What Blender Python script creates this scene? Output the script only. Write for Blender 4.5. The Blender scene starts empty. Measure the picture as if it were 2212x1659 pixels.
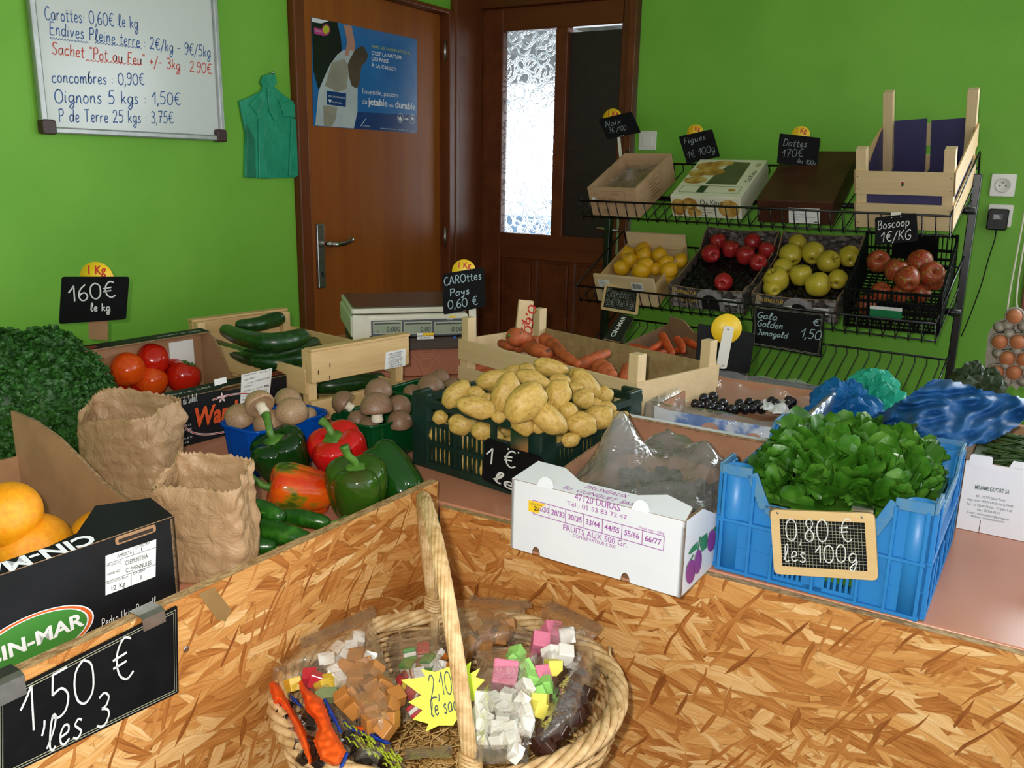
import bpy, math, random
from mathutils import Matrix, Vector, noise
PI = math.pi
scene = bpy.context.scene
COL = scene.collection

# ------------------------------------------------------------------ camera, light, exposure
F_PX, W_PX, H_PX = 1880.0, 2212.0, 1659.0
CAM = Vector((2.38015, -3.66123, 1.35))
ROT = Matrix(((0.857546, -0.139480, 0.495136), (0.514066, 0.197347, -0.834740), (0.018716, 0.970360, 0.240937)))
cam_data = bpy.data.cameras.new('camera')
cam_data.sensor_width = 36.0
cam_data.sensor_fit = 'HORIZONTAL'
cam_data.lens = F_PX / W_PX * 36.0
cam_data.clip_start = 0.02
camera = bpy.data.objects.new('camera', cam_data)
COL.objects.link(camera)
camera.matrix_world = Matrix.Translation(CAM) @ ROT.to_4x4()
scene.camera = camera
vs = scene.view_settings
vs.view_transform = 'Standard'
vs.look = 'None'
vs.gamma = 1.0
vs.use_curve_mapping = False
vs.exposure = 0.38
scene.cycles.use_denoising = True
scene.cycles.max_bounces = 8
scene.cycles.transparent_max_bounces = 24
scene.cycles.caustics_refractive = False
scene.cycles.caustics_reflective = False
scene.cycles.sample_clamp_indirect = 4.0

FLASH_W, AMB, SKY_OUT, WIN_W = 12.0, 0.94, 5.0, 16.0
world = bpy.data.worlds.new('world')
scene.world = world
world.use_nodes = True
wt = world.node_tree
wt.nodes.clear()
w_tc = wt.nodes.new('ShaderNodeTexCoord')
w_sep = wt.nodes.new('ShaderNodeSeparateXYZ')
w_ramp = wt.nodes.new('ShaderNodeMapRange')
w_ramp.inputs['From Min'].default_value = 0.0
w_ramp.inputs['From Max'].default_value = 0.35
w_ramp.inputs['To Min'].default_value = AMB
w_ramp.inputs['To Max'].default_value = SKY_OUT
w_bg = wt.nodes.new('ShaderNodeBackground')
w_bg.inputs['Color'].default_value = (0.88, 0.95, 1.0, 1)
w_out = wt.nodes.new('ShaderNodeOutputWorld')
wt.links.new(w_tc.outputs['Generated'], w_sep.inputs[0])
wt.links.new(w_sep.outputs['Y'], w_ramp.inputs['Value'])
wt.links.new(w_ramp.outputs['Result'], w_bg.inputs['Strength'])
wt.links.new(w_bg.outputs[0], w_out.inputs[0])


def lamp(name, kind, loc, target, power, color=(1, 1, 1), **kw):
    d = bpy.data.lights.new(name, kind)
    d.energy = power
    d.color = color
    for k, v in kw.items():
        setattr(d, k, v)
    o = bpy.data.objects.new(name, d)
    COL.objects.link(o)
    o.location = loc
    o.rotation_euler = (Vector(target) - Vector(loc)).to_track_quat('-Z', 'Y').to_euler()
    return o


# the camera's own flash, just above and left of the lens; daylight from the window in the right wall, just outside the picture
fl = CAM + ROT @ Vector((-0.045, 0.035, 0.0))
lamp('flash', 'SPOT', fl, CAM + ROT @ Vector((-0.02, -0.02, -2.0)), FLASH_W * 4, (1.0, 0.955, 0.88), spot_size=1.75, spot_blend=0.55, shadow_soft_size=0.014)
lamp('window_daylight', 'AREA', (3.0, .12, 1.5), (2.9, -2.0, 1.2), WIN_W, (0.9, 0.96, 1.0), shape='RECTANGLE', size=1.0, size_y=1.1)


# ------------------------------------------------------------------ helpers
def ray(px, py):
    return ROT @ Vector(((px - W_PX / 2) / F_PX, -(py - H_PX / 2) / F_PX, -1.0))


def on_plane(px, py, p0, n):
    r = ray(px, py)
    return CAM + r * ((Vector(p0) - CAM).dot(n) / r.dot(n))


def on_z(px, py, z):
    return on_plane(px, py, (0, 0, z), Vector((0, 0, 1)))


def on_x(px, py, x):
    return on_plane(px, py, (x, 0, 0), Vector((1, 0, 0)))


def on_y(px, py, y):
    return on_plane(px, py, (0, y, 0), Vector((0, 1, 0)))


def depth(p):
    return -((ROT.transposed() @ (Vector(p) - CAM)).z)


def srgb(h):
    c = [int(h[i:i + 2], 16) / 255 for i in (0, 2, 4)]
    return tuple(x / 12.92 if x <= 0.04045 else ((x + 0.055) / 1.055) ** 2.4 for x in c)


class NT:
    """small shader-node helper"""
    def __init__(s, m):
        m.use_nodes = True
        s.t = m.node_tree
        s.t.nodes.clear()
        s.out = s.n('OutputMaterial')
        s.tc = s.n('TexCoord')

    def n(s, kind, **kw):
        nd = s.t.nodes.new('ShaderNode' + kind)
        for k, v in kw.items():
            setattr(nd, k, v)
        return nd

    def set(s, sock, v):
        if isinstance(v, bpy.types.NodeSocket):
            s.t.links.new(v, sock)
        elif v is not None:
            if isinstance(v, (tuple, list)) and len(v) == 3 and sock.type == 'RGBA':
                v = (*v, 1)
            sock.default_value = v

    def mapping(s, scale=(1, 1, 1), rot=(0, 0, 0), loc=(0, 0, 0), src='Object'):
        m = s.n('Mapping')
        s.set(m.inputs['Vector'], s.tc.outputs[src])
        m.inputs['Scale'].default_value = scale
        m.inputs['Rotation'].default_value = rot
        m.inputs['Location'].default_value = loc
        return m.outputs[0]

    def noise(s, vec, scale=5, detail=3, rough=.5, dist=0):
        nd = s.n('TexNoise')
        s.set(nd.inputs['Vector'], vec)
        nd.inputs['Scale'].default_value = scale
        nd.inputs['Detail'].default_value = detail
        nd.inputs['Roughness'].default_value = rough
        nd.inputs['Distortion'].default_value = dist
        return nd.outputs['Fac']

    def ramp(s, fac, stops):
        r = s.n('ValToRGB')
        s.set(r.inputs[0], fac)
        e = r.color_ramp.elements
        while len(e) < len(stops):
            e.new(0.5)
        for el, (p, c) in zip(e, stops):
            el.position = p
            el.color = (*(srgb(c) if isinstance(c, str) else c if isinstance(c, tuple) else (c, c, c)), 1)
        return r.outputs[0]

    def mix(s, fac, a, b, blend='MIX'):
        m = s.n('Mix', data_type='RGBA', blend_type=blend)
        s.set(m.inputs[0], fac)
        s.set(m.inputs[6], a)
        s.set(m.inputs[7], b)
        return m.outputs[2]

    def math(s, op, a, b=None, clamp=False):
        m = s.n('Math', operation=op, use_clamp=clamp)
        s.set(m.inputs[0], a)
        s.set(m.inputs[1], b)
        return m.outputs[0]

    def bump(s, height, strength=.3, dist=.002):
        b = s.n('Bump')
        s.set(b.inputs['Height'], height)
        b.inputs['Strength'].default_value = strength
        b.inputs['Distance'].default_value = dist
        return b.outputs[0]

    def bsdf(s, color, rough=.5, normal=None, **kw):
        b = s.n('BsdfPrincipled')
        s.set(b.inputs['Base Color'], color)
        s.set(b.inputs['Roughness'], rough)
        if normal is not None:
            s.set(b.inputs['Normal'], normal)
        for k, v in kw.items():
            s.set(b.inputs[k.replace('_', ' ')], v)
        return b.outputs[0]

    def surf(s, sh):
        s.t.links.new(sh, s.out.inputs['Surface'])


def MAT(name, c1, c2=None, scale=8, rough=.5, bump=0., bscale=60, stretch=(1, 1, 1), detail=3, bdist=.002, lo=.35, hi=.65, **kw):
    """principled material whose colour wanders between two tones"""
    m = bpy.data.materials.new(name)
    k = NT(m)
    v = k.mapping(stretch)
    col = srgb(c1)
    if c2:
        col = k.ramp(k.noise(v, scale, detail, .6), [(lo, c1), (hi, c2)])
    nrm = k.bump(k.noise(v, bscale, 3), bump, bdist) if bump else None
    k.surf(k.bsdf(col, rough, nrm, **kw))
    m.diffuse_color = (*srgb(c1), 1)
    return m


def FILM(name, tint='ffffff', body=.08, bodycol='d8d8d8', bump=.5, bscale=18, rough=.12, gloss=1.0, refl=1.0, bdist=.02):
    """thin clear plastic film: see-through with wrinkled shiny reflections and a little milkiness"""
    m = bpy.data.materials.new(name)
    k = NT(m)
    v = k.mapping()
    h = k.noise(v, bscale, 4, .6, .6)
    nrm = k.bump(h, bump, bdist)
    tr = k.n('BsdfTransparent')
    tr.inputs[0].default_value = (*srgb(tint), 1)
    gl = k.n('BsdfGlossy')
    gl.inputs['Roughness'].default_value = rough
    k.set(gl.inputs['Normal'], nrm)
    gl.inputs['Color'].default_value = (gloss, gloss, gloss, 1)
    df = k.n('BsdfDiffuse')
    df.inputs[0].default_value = (*srgb(bodycol), 1)
    k.set(df.inputs['Normal'], nrm)
    lw = k.n('LayerWeight')
    lw.inputs['Blend'].default_value = .5
    k.set(lw.inputs['Normal'], nrm)
    fr = k.math('ADD', k.math('MULTIPLY', k.math('POWER', lw.outputs['Facing'], 3.0), .75), .05)
    m1 = k.n('MixShader')
    m1.inputs[0].default_value = body
    k.t.links.new(tr.outputs[0], m1.inputs[1])
    k.t.links.new(df.outputs[0], m1.inputs[2])
    m2 = k.n('MixShader')
    k.set(m2.inputs[0], k.math('MULTIPLY', fr, refl, True))
    k.t.links.new(m1.outputs[0], m2.inputs[1])
    k.t.links.new(gl.outputs[0], m2.inputs[2])
    k.surf(m2.outputs[0])
    return m


def WOOD(name, c1, c2, axis=2, rough=.45, scale=18, grain=.5, **kw):
    """boards with grain running along the given object axis"""
    m = bpy.data.materials.new(name)
    k = NT(m)
    st = [1, 1, 1]
    st[axis] = .07
    v = k.mapping(tuple(st))
    n1 = k.noise(v, scale, 5, .65, .4)
    n2 = k.noise(v, scale * 6, 3, .6)
    f = k.math('ADD', k.math('MULTIPLY', n1, 1 - grain * .5), k.math('MULTIPLY', n2, grain * .5))
    k.surf(k.bsdf(k.ramp(f, [(.32, c1), (.68, c2)]), rough, k.bump(f, .12, .001), **kw))
    return m


class MB:
    """collects shapes; build() links them as ONE mesh object"""
    def __init__(s):
        s.v, s.f, s.mi, s.sm, s.mats = [], [], [], [], []

    def idx(s, m):
        if m not in s.mats:
            s.mats.append(m)
        return s.mats.index(m)

    def add(s, vs, fs, mat, M=None, smooth=False):
        b = len(s.v)
        s.v += [tuple(M @ Vector(p)) for p in vs] if M is not None else [tuple(p) for p in vs]
        for j, f in enumerate(fs):
            s.f.append([b + i for i in f])
            s.mi.append(s.idx(mat[j] if isinstance(mat, list) else mat))
            s.sm.append(smooth)
        return s

    def box(s, c, d, mat, M=None):
        x, y, z = c
        a, b, h = d[0] / 2, d[1] / 2, d[2] / 2
        vs = [(x + i * a, y + j * b, z + k * h) for i in (-1, 1) for j in (-1, 1) for k in (-1, 1)]
        return s.add(vs, [(0, 1, 3, 2), (4, 6, 7, 5), (0, 4, 5, 1), (2, 3, 7, 6), (0, 2, 6, 4), (1, 5, 7, 3)], mat, M)

    def bar(s, p, q, w, t, mat, up=(0, 0, 1), M=None):
        """rectangular bar from p to q"""
        p, q = Vector(p), Vector(q)
        d = (q - p)
        L = d.length
        d.normalize()
        upv = Vector(up)
        sd = d.cross(upv)
        if sd.length < 1e-5:
            sd = d.cross(Vector((1, 0, 0)))
        sd.normalize()
        n = sd.cross(d)
        T = Matrix(((d.x, sd.x, n.x, p.x), (d.y, sd.y, n.y, p.y), (d.z, sd.z, n.z, p.z), (0, 0, 0, 1)))
        return s.box((L / 2, 0, 0), (L, w, t), mat, M @ T if M is not None else T)

    def prism(s, poly, z0, z1, mat, M=None, back=None, side=None):
        n = len(poly)
        vs = [(x, y, z1) for x, y in poly] + [(x, y, z0) for x, y in poly]
        fs = [tuple(range(n)), tuple(range(2 * n - 1, n - 1, -1))]
        fs += [(i, i + n, (i + 1) % n + n, (i + 1) % n) for i in range(n)]
        return s.add(vs, fs, [mat, back or mat] + [side or mat] * n, M)

    def loft(s, rings, mat, cap0=False, cap1=False, M=None, smooth=True, closed=True):
        n = len(rings[0])
        vs = [p for r in rings for p in r]
        fs = []
        for i in range(len(rings) - 1):
            for j in range(n if closed else n - 1):
                k = (j + 1) % n
                fs.append((i * n + j, i * n + k, (i + 1) * n + k, (i + 1) * n + j))
        if cap0:
            fs.append(tuple(range(n - 1, -1, -1)))
        if cap1:
            b = (len(rings) - 1) * n
            fs.append(tuple(range(b, b + n)))
        return s.add(vs, fs, mat, M, smooth)

    def tube(s, path, r, mat, n=8, M=None, closed=False, cap=True, smooth=True):
        pts = [Vector(p) for p in path]
        m = len(pts)
        rr = r if isinstance(r, (list, tuple)) else [r] * m
        rings, ref = [], None
        for i, p in enumerate(pts):
            a = pts[(i - 1) % m] if (closed or i > 0) else p
            b = pts[(i + 1) % m] if (closed or i < m - 1) else p
            t = (b - a)
            t = t.normalized() if t.length > 1e-9 else Vector((0, 0, 1))
            if ref is None:
                ref = t.orthogonal().normalized()
            ref = (ref - t * ref.dot(t))
            ref = ref.normalized() if ref.length > 1e-6 else t.orthogonal().normalized()
            bi = t.cross(ref)
            rings.append([p + (ref * math.cos(2 * PI * j / n) + bi * math.sin(2 * PI * j / n)) * rr[i] for j in range(n)])
        if closed:
            rings.append(rings[0])
        return s.loft(rings, mat, cap and not closed, cap and not closed, M, smooth)

    def lathe(s, prof, mat, n=24, M=None, fn=None, smooth=True):
        rings = []
        for r, z in prof:
            ring = []
            for j in range(n):
                a = 2 * PI * j / n
                p = (max(r, 1e-5) * math.cos(a), max(r, 1e-5) * math.sin(a), z)
                ring.append(fn(p, a) if fn else p)
            rings.append(ring)
        return s.loft(rings, mat, True, True, M, smooth)

    def blob(s, rad, mat, nu=18, nv=12, seed=0, amp=.06, freq=1.6, M=None, fn=None):
        """uneven ellipsoid"""
        rings = []
        off = Vector((seed * 7.31, seed * 3.7, seed * 1.9))
        for i in range(nv + 1):
            ph = PI * i / nv
            ring = []
            for j in range(nu):
                a = 2 * PI * j / nu
                d = Vector((max(math.sin(ph), 1e-4) * math.cos(a), max(math.sin(ph), 1e-4) * math.sin(a), -math.cos(ph)))
                k = 1 + amp * noise.noise(d * freq + off)
                p = Vector((d.x * rad[0] * k, d.y * rad[1] * k, d.z * rad[2] * k))
                ring.append(fn(p, d) if fn else p)
            rings.append(ring)
        return s.loft(rings, mat, False, False, M, True)

    def text(s, body, size, mat, M=None, align='L', shear=0., sx=1., spacing=1., z=0.0006, bold=0.):
        vs, fs, w = text_geo(body, spacing, bold)
        ox = {'L': 0, 'C': -w / 2, 'R': -w}[align]
        return s.add([((x + ox + shear * y) * size * sx, y * size, z) for x, y in vs], fs, mat, M)

    def hand(s, body, size, mat, M=None, w=None, z=0.0007, slant=.12, space=1.0, align='L', jitter=.25, seed=1):
        """handwriting: every stroke a flat ribbon; size is the height of a capital"""
        rnd = random.Random(seed)
        k = size / 9.0
        w = w or size * .09
        tot = sum(GLYPH.get(c, GLYPH['?'])[0] + 1.3 for c in body) * k * space
        x = {'L': 0, 'C': -tot / 2, 'R': -tot}[align]
        for c in body:
            adv, strokes = GLYPH.get(c, GLYPH['?'])
            dy = rnd.uniform(-jitter, jitter)
            for st in strokes:
                pts = smooth_path([Vector((px + slant * py, py + dy, 0)) for px, py in st]) if len(st) > 2 else [Vector((px + slant * py, py + dy, 0)) for px, py in st]
                s.ribbon([(x + p.x * k, p.y * k) for p in pts], w, mat, M, z)
            x += (adv + 1.3) * k * space
        return s

    def ribbon(s, pts, w, mat, M=None, z=0.0007):
        vs, fs = [], []
        m = len(pts)
        for i, (x, y) in enumerate(pts):
            ax, ay = pts[max(i - 1, 0)]
            bx, by = pts[min(i + 1, m - 1)]
            l = math.hypot(bx - ax, by - ay) or 1
            nx, ny = -(by - ay) / l, (bx - ax) / l
            vs += [(x + nx * w / 2, y + ny * w / 2, z), (x - nx * w / 2, y - ny * w / 2, z)]
            if i:
                fs.append((2 * i - 2, 2 * i - 1, 2 * i + 1, 2 * i))
        return s.add(vs, fs, mat, M)

    def rect(s, x0, y0, x1, y1, mat, M=None, z=0.0005):
        return s.add([(x0, y0, z), (x1, y0, z), (x1, y1, z), (x0, y1, z)], [(0, 1, 2, 3)], mat, M)

    def poly(s, pts, mat, M=None, z=0.0005):
        return s.add([(x, y, z) for x, y in pts], [tuple(range(len(pts)))], mat, M)

    def frame_line(s, x0, y0, x1, y1, w, mat, M=None, z=0.0006):
        s.rect(x0, y0, x1, y0 + w, mat, M, z)
        s.rect(x0, y1 - w, x1, y1, mat, M, z)
        s.rect(x0, y0 + w, x0 + w, y1 - w, mat, M, z)
        return s.rect(x1 - w, y0 + w, x1, y1 - w, mat, M, z)

    def mesh(s, name):
        me = bpy.data.meshes.new(name)
        me.from_pydata(s.v, [], s.f)
        for m in s.mats:
            me.materials.append(m)
        me.polygons.foreach_set('material_index', s.mi)
        me.polygons.foreach_set('use_smooth', s.sm)
        me.update()
        return me

    def build(s, name, parent=None, M=None, label=None, bevel=0, seg=2, subsurf=0, solid=0, kind=None):
        o = bpy.data.objects.new(name, s.mesh(name))
        COL.objects.link(o)
        if parent:
            o.parent = parent
        if M is not None:
            if parent:
                o.matrix_local = M
            else:
                o.matrix_world = M
        if label:
            o['label'] = label
        if kind:
            o['kind'] = kind
        if solid:
            d = o.modifiers.new('thickness', 'SOLIDIFY')
            d.thickness = solid
            d.offset = 0
        if bevel:
            d = o.modifiers.new('edge', 'BEVEL')
            d.width = bevel
            d.segments = seg
            d.limit_method = 'ANGLE'
        if subsurf:
            d = o.modifiers.new('smooth', 'SUBSURF')
            d.levels = d.render_levels = subsurf
        return o


_tc = bpy.data.curves.new('lettering', 'FONT')
_to = bpy.data.objects.new('lettering', _tc)
_cache = {}


def text_geo(body, spacing=1., bold=0.):
    key = (body, spacing, bold)
    if key not in _cache:
        _tc.body = body
        _tc.space_character = spacing
        _tc.offset = bold
        _tc.resolution_u = 3
        me = _to.to_mesh()
        vs = [(v.co.x, v.co.y) for v in me.vertices]
        fs = [tuple(p.vertices) for p in me.polygons]
        w = max([v[0] for v in vs], default=0)
        _to.to_mesh_clear()
        _cache[key] = (vs, fs, w)
    return _cache[key]


def smooth_path(pts, n=5):
    out = []
    m = len(pts)
    for i in range(m - 1):
        p0, p1, p2, p3 = pts[max(i - 1, 0)], pts[i], pts[i + 1], pts[min(i + 2, m - 1)]
        for k in range(n):
            t = k / n
            out.append(.5 * (2 * p1 + (p2 - p0) * t + (2 * p0 - 5 * p1 + 4 * p2 - p3) * t * t + (3 * p1 - p0 - 3 * p2 + p3) * t ** 3))
    out.append(pts[-1])
    return out


def P3(pts, n=6):
    return smooth_path([Vector(p) for p in pts], n)


# handwriting alphabet: width, strokes (baseline 0, x-height 5, capitals 9)
GLYPH = {
    ' ': (3, []), '?': (3, [[(0, 2), (3, 2)]]), '.': (1, [[(.3, 0), (.9, .1)]]), ',': (1.2, [[(.9, .8), (.7, -.6), (0, -2)]]), ':': (1, [[(.3, 1), (.8, 1.1)], [(.3, 4), (.8, 4.1)]]),
    '-': (3.5, [[(0, 3.4), (3.4, 3.6)]]), '/': (4, [[(0, -2), (4, 9)]]), '+': (4, [[(0, 4), (4, 4)], [(2, 2), (2, 6)]]), '"': (2, [[(.2, 9), (.4, 7.3)], [(1.6, 9), (1.7, 7.3)]]),
    '0': (5.6, [[(3, 9), (1, 7.5), (.3, 4.5), (1, 1.3), (3, 0), (5, 1.5), (5.5, 4.5), (5, 7.5), (3, 9)]]),
    '1': (3.4, [[(0, 5.2), (1.6, 7), (3, 9)], [(3, 9), (2.8, 0)]]),
    '2': (5, [[(.3, 7), (1.5, 8.8), (3.5, 8.8), (4.4, 7), (3.3, 4.2), (.6, .6), (.3, 0)], [(.3, .1), (2.5, .4), (5.2, .1)]]),
    '3': (4.8, [[(.5, 8.2), (2.5, 9), (4.3, 7.5), (3.6, 5.5), (1.8, 4.9)], [(1.8, 4.9), (4.2, 4), (4.7, 2), (3, 0), (.2, .8)]]),
    '4': (5, [[(3.4, 9), (0, 3)], [(0, 3), (5, 3)], [(3.6, 5.6), (3.4, 0)]]),
    '5': (5, [[(1.2, 9), (.8, 5)], [(1.2, 9), (5, 9.1)], [(.8, 5), (3.2, 5.5), (4.8, 3.5), (4, .8), (2, 0), (.2, .9)]]),
    '6': (4.8, [[(4.2, 9), (1.5, 6.5), (.4, 3), (1.5, .3), (3.6, .2), (4.8, 2.2), (3.6, 4.3), (1.6, 3.9), (.6, 2.4)]]),
    '7': (5, [[(.2, 8.8), (5, 9)], [(5, 9), (3.2, 5), (2, 0)], [(1.5, 4.8), (4.8, 4.8)]]),
    '8': (4.6, [[(4.2, 8), (2.5, 9), (.9, 7.5), (2, 5.3), (4.2, 3.5), (4.3, 1), (2.4, 0), (.6, 1.2), (1, 3.5), (3.6, 5.5), (4.3, 7.3), (3.4, 8.8)]]),
    '9': (4.8, [[(4.6, 7.4), (3, 9), (.8, 8), (.8, 5.6), (2.8, 4.8), (4.5, 6.2), (4.7, 8)], [(4.7, 8), (4.4, 3), (2.5, -.3), (.4, .8)]]),
    '€': (5.6, [[(5.6, 8.2), (3.6, 9), (1.7, 7.2), (1.1, 4.5), (1.8, 1.6), (3.8, 0), (5.9, 1)], [(0, 5.4), (4.2, 5.7)], [(0, 3.7), (4, 3.9)]]),
    'A': (5.5, [[(0, 0), (2.8, 9)], [(2.8, 9), (5.4, 0)], [(1, 3.2), (4.6, 3.2)]]),
    'B': (5, [[(.5, 0), (.7, 9)], [(.6, 9), (3.6, 8.8), (4.2, 7), (2.8, 5), (.8, 4.8)], [(.8, 4.8), (4, 4.2), (4.8, 2), (3, .2), (.4, 0)]]),
    'C': (5, [[(5, 7.8), (3.4, 9), (1, 7), (.3, 4), (1.4, .8), (3.4, 0), (5.2, 1.4)]]),
    'D': (5.4, [[(.6, 0), (.6, 9)], [(.2, 9), (3.5, 8.6), (5.2, 5.5), (4.4, 1.8), (2.4, .1), (.2, 0)]]),
    'E': (4.6, [[(4.4, 9), (.6, 9)], [(.6, 9), (.5, 0)], [(.5, 0), (4.6, .1)], [(.6, 4.7), (3.6, 4.8)]]),
    'H': (5, [[(.5, 9), (.5, 0)], [(4.6, 9), (4.6, 0)], [(.5, 4.6), (4.6, 4.7)]]), 'I': (2, [[(1, 9), (1, 0)]]), 'J': (4.4, [[(1, 9), (4.6, 9)], [(3.4, 9), (3.3, 2), (2, 0), (.2, 1.2)]]), 'L': (4.4, [[(.7, 9), (.5, 0)], [(.5, 0), (4.4, .1)]]), 'N': (5.4, [[(.4, 0), (.7, 9)], [(.7, 9), (4.8, 0)], [(4.8, 0), (5, 9)]]), 'U': (5, [[(.5, 9), (.6, 2), (2.4, 0), (4.4, 2), (4.6, 9)]]), 'V': (5, [[(.2, 9), (2.4, 0)], [(2.4, 0), (4.8, 9)]]),
    'F': (4.4, [[(4.4, 9), (.6, 9)], [(.6, 9), (.5, 0)], [(.6, 4.7), (3.6, 4.8)]]),
    'G': (5.4, [[(5, 7.8), (3.4, 9), (1, 7), (.3, 4), (1.4, .8), (3.4, 0), (5, 1.4), (5.2, 3.8)], [(5.2, 3.8), (3, 3.8)]]),
    'K': (5, [[(.5, 0), (.6, 9)], [(4.8, 9), (.7, 4)], [(1.8, 5.2), (5, 0)]]),
    'M': (6.6, [[(.2, 0), (1, 9)], [(1, 9), (3.3, 3)], [(3.3, 3), (5.6, 9)], [(5.6, 9), (6.4, 0)]]),
    'O': (6, [[(3, 9), (1, 7.5), (.2, 4.5), (1, 1.3), (3.2, 0), (5.4, 1.5), (6, 4.5), (5.2, 7.5), (3.2, 9), (2, 8.6)]]),
    'P': (5, [[(.8, 0), (.8, 9)], [(0, 8.4), (3, 9.2), (4.8, 7.5), (4, 5), (.9, 4.3)]]),
    'R': (5, [[(.6, 0), (.6, 9)], [(.2, 8.8), (3, 9), (4.5, 7.3), (3.6, 5), (.7, 4.4)], [(1.8, 4.6), (5, 0)]]),
    'S': (4.8, [[(4.6, 8), (3, 9), (1, 8), (1.2, 5.8), (3.6, 4), (4.4, 1.8), (2.8, 0), (.2, 1)]]),
    'T': (5.4, [[(0, 8.8), (5.4, 9)], [(2.8, 9), (2.6, 0)]]),
    'a': (4.4, [[(4, 4.2), (2.4, 5), (.5, 3.6), (.4, 1.2), (1.8, 0), (3.6, 1.4), (4, 4.6)], [(4, 4.6), (3.9, 1), (4.8, .1)]]),
    'b': (4, [[(.5, 1), (1, 6), (2.3, 9), (1, 6.5), (.6, 2), (1.6, 0), (3.6, 1), (3.8, 3.2), (2.6, 4.8), (.9, 3.4)]]),
    'c': (3.8, [[(3.8, 4.2), (2.2, 5), (.5, 3.4), (.6, 1), (2.2, 0), (4, 1)]]),
    'd': (4.6, [[(4, 4.2), (2.2, 5), (.5, 3.4), (.6, 1), (2, 0), (3.6, 1.4), (4.2, 5)], [(4.4, 9), (4.1, 1), (4.8, .1)]]),
    'e': (3.8, [[(.6, 2.3), (3.3, 3), (3.3, 4.6), (1.8, 5), (.6, 3.2), (.8, 1), (2.2, 0), (4, 1)]]),
    'f': (3, [[(3.4, 8.4), (2.2, 9), (1.5, 7), (1.4, -1.5)], [(0, 5), (3, 5)]]),
    'g': (4.4, [[(4, 4.4), (2.2, 5), (.5, 3.4), (.8, 1), (2.4, .6), (4, 2.4), (4.2, 4.8)], [(4.2, 4.8), (4, -1), (2.6, -3.8), (.8, -2.8), (2.4, -.8), (5, .6)]]),
    'h': (4.2, [[(.6, 9), (.5, 0)], [(.6, 2.6), (2, 4.9), (3.6, 4.4), (3.8, 0)]]),
    'i': (1.6, [[(.6, 5), (.6, 1), (1.5, .1)], [(.8, 7), (1.1, 7.3)]]),
    'j': (2, [[(1.6, 5), (1.4, -2), (0, -3.4)], [(1.7, 7), (2, 7.3)]]),
    'k': (4, [[(.6, 9), (.5, 0)], [(3.6, 5), (.7, 2.2)], [(1.5, 3), (4, 0)]]),
    'l': (2.8, [[(0, 1), (2, 5), (2.6, 8.4), (1.6, 9), (.9, 6), (1.1, 1), (2.2, 0), (3, .8)]]),
    'm': (6.4, [[(.6, 5), (.5, 0)], [(.6, 2.8), (1.9, 4.9), (3, 4), (3.1, 0)], [(3.1, 2.8), (4.6, 4.9), (5.7, 4), (5.8, .8), (6.6, .1)]]),
    'n': (4.2, [[(.6, 5), (.5, 0)], [(.6, 2.8), (2.1, 4.9), (3.4, 4), (3.5, .8), (4.4, .1)]]),
    'o': (4, [[(2, 5), (.5, 3.4), (.6, 1), (2, 0), (3.6, 1.2), (3.6, 3.8), (2, 5), (1.4, 4.8)]]),
    'p': (4, [[(.6, 5), (.5, -3.6)], [(.6, 3.4), (2.2, 5), (3.8, 3.6), (3.5, 1), (2, 0), (.6, 1)]]),
    'r': (3.2, [[(.6, 5), (.5, 0)], [(.6, 3), (1.8, 4.8), (3.2, 4.6)]]),
    's': (3.4, [[(3.2, 4.4), (1.8, 5), (.8, 3.8), (2, 2.6), (3.2, 1.4), (2, 0), (.2, .6)]]),
    't': (3, [[(1.6, 8), (1.4, 1.2), (2.2, 0), (3.2, .6)], [(.1, 5.2), (3.2, 5.4)]]),
    'u': (4.4, [[(.5, 5), (.6, 1.2), (1.8, 0), (3.4, 1.2), (3.8, 5)], [(3.8, 5), (3.8, .8), (4.6, .1)]]),
    'v': (4, [[(.2, 5), (1.8, 0)], [(1.8, 0), (3.8, 5)]]),
    'x': (4, [[(.2, 5), (3.8, 0)], [(3.8, 5), (.2, 0)]]),
    'y': (4, [[(.4, 5), (.8, 2.4), (2, 1.8), (3.6, 4.8)], [(3.6, 5), (3, -1), (1.6, -3.6), (.2, -2.8)]]),
}


def tag(o, label, cat, group=None, kind=None):
    o['label'] = label
    o['category'] = cat
    if group:
        o['group'] = group
    if kind:
        o['kind'] = kind
    return o


def thing(name, label, cat, M=None, group=None):
    o = bpy.data.objects.new(name, None)
    o.empty_display_size = .05
    COL.objects.link(o)
    if M is not None:
        o.matrix_world = M
    return tag(o, label, cat, group)


def structure(o):
    o['kind'] = 'structure'
    return o


def T(x, y, z):
    return Matrix.Translation((x, y, z))


def RX(a):
    return Matrix.Rotation(a, 4, 'X')


def RY(a):
    return Matrix.Rotation(a, 4, 'Y')


def RZ(a):
    return Matrix.Rotation(a, 4, 'Z')


def axes(o, u, v):
    """matrix with local x along u, y along v, z = u x v (outward), origin o"""
    u, v = Vector(u).normalized(), Vector(v)
    v = (v - u * v.dot(u)).normalized()
    n = u.cross(v)
    return Matrix(((u.x, v.x, n.x, o[0]), (u.y, v.y, n.y, o[1]), (u.z, v.z, n.z, o[2]), (0, 0, 0, 1)))


def look(p, d, roll=0):
    """local z along d, at p"""
    d = Vector(d).normalized()
    return Matrix.Translation(p) @ d.to_track_quat('Z', 'Y').to_matrix().to_4x4() @ RZ(roll)


def base_mat(fx, fy, z, yaw, w, d, tilt=0.):
    """thing matrix at the centre of a box's base, from its near-left base corner"""
    M = T(fx, fy, z) @ RZ(yaw) @ RX(tilt)
    return M @ T(w / 2, d / 2, 0)


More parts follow.
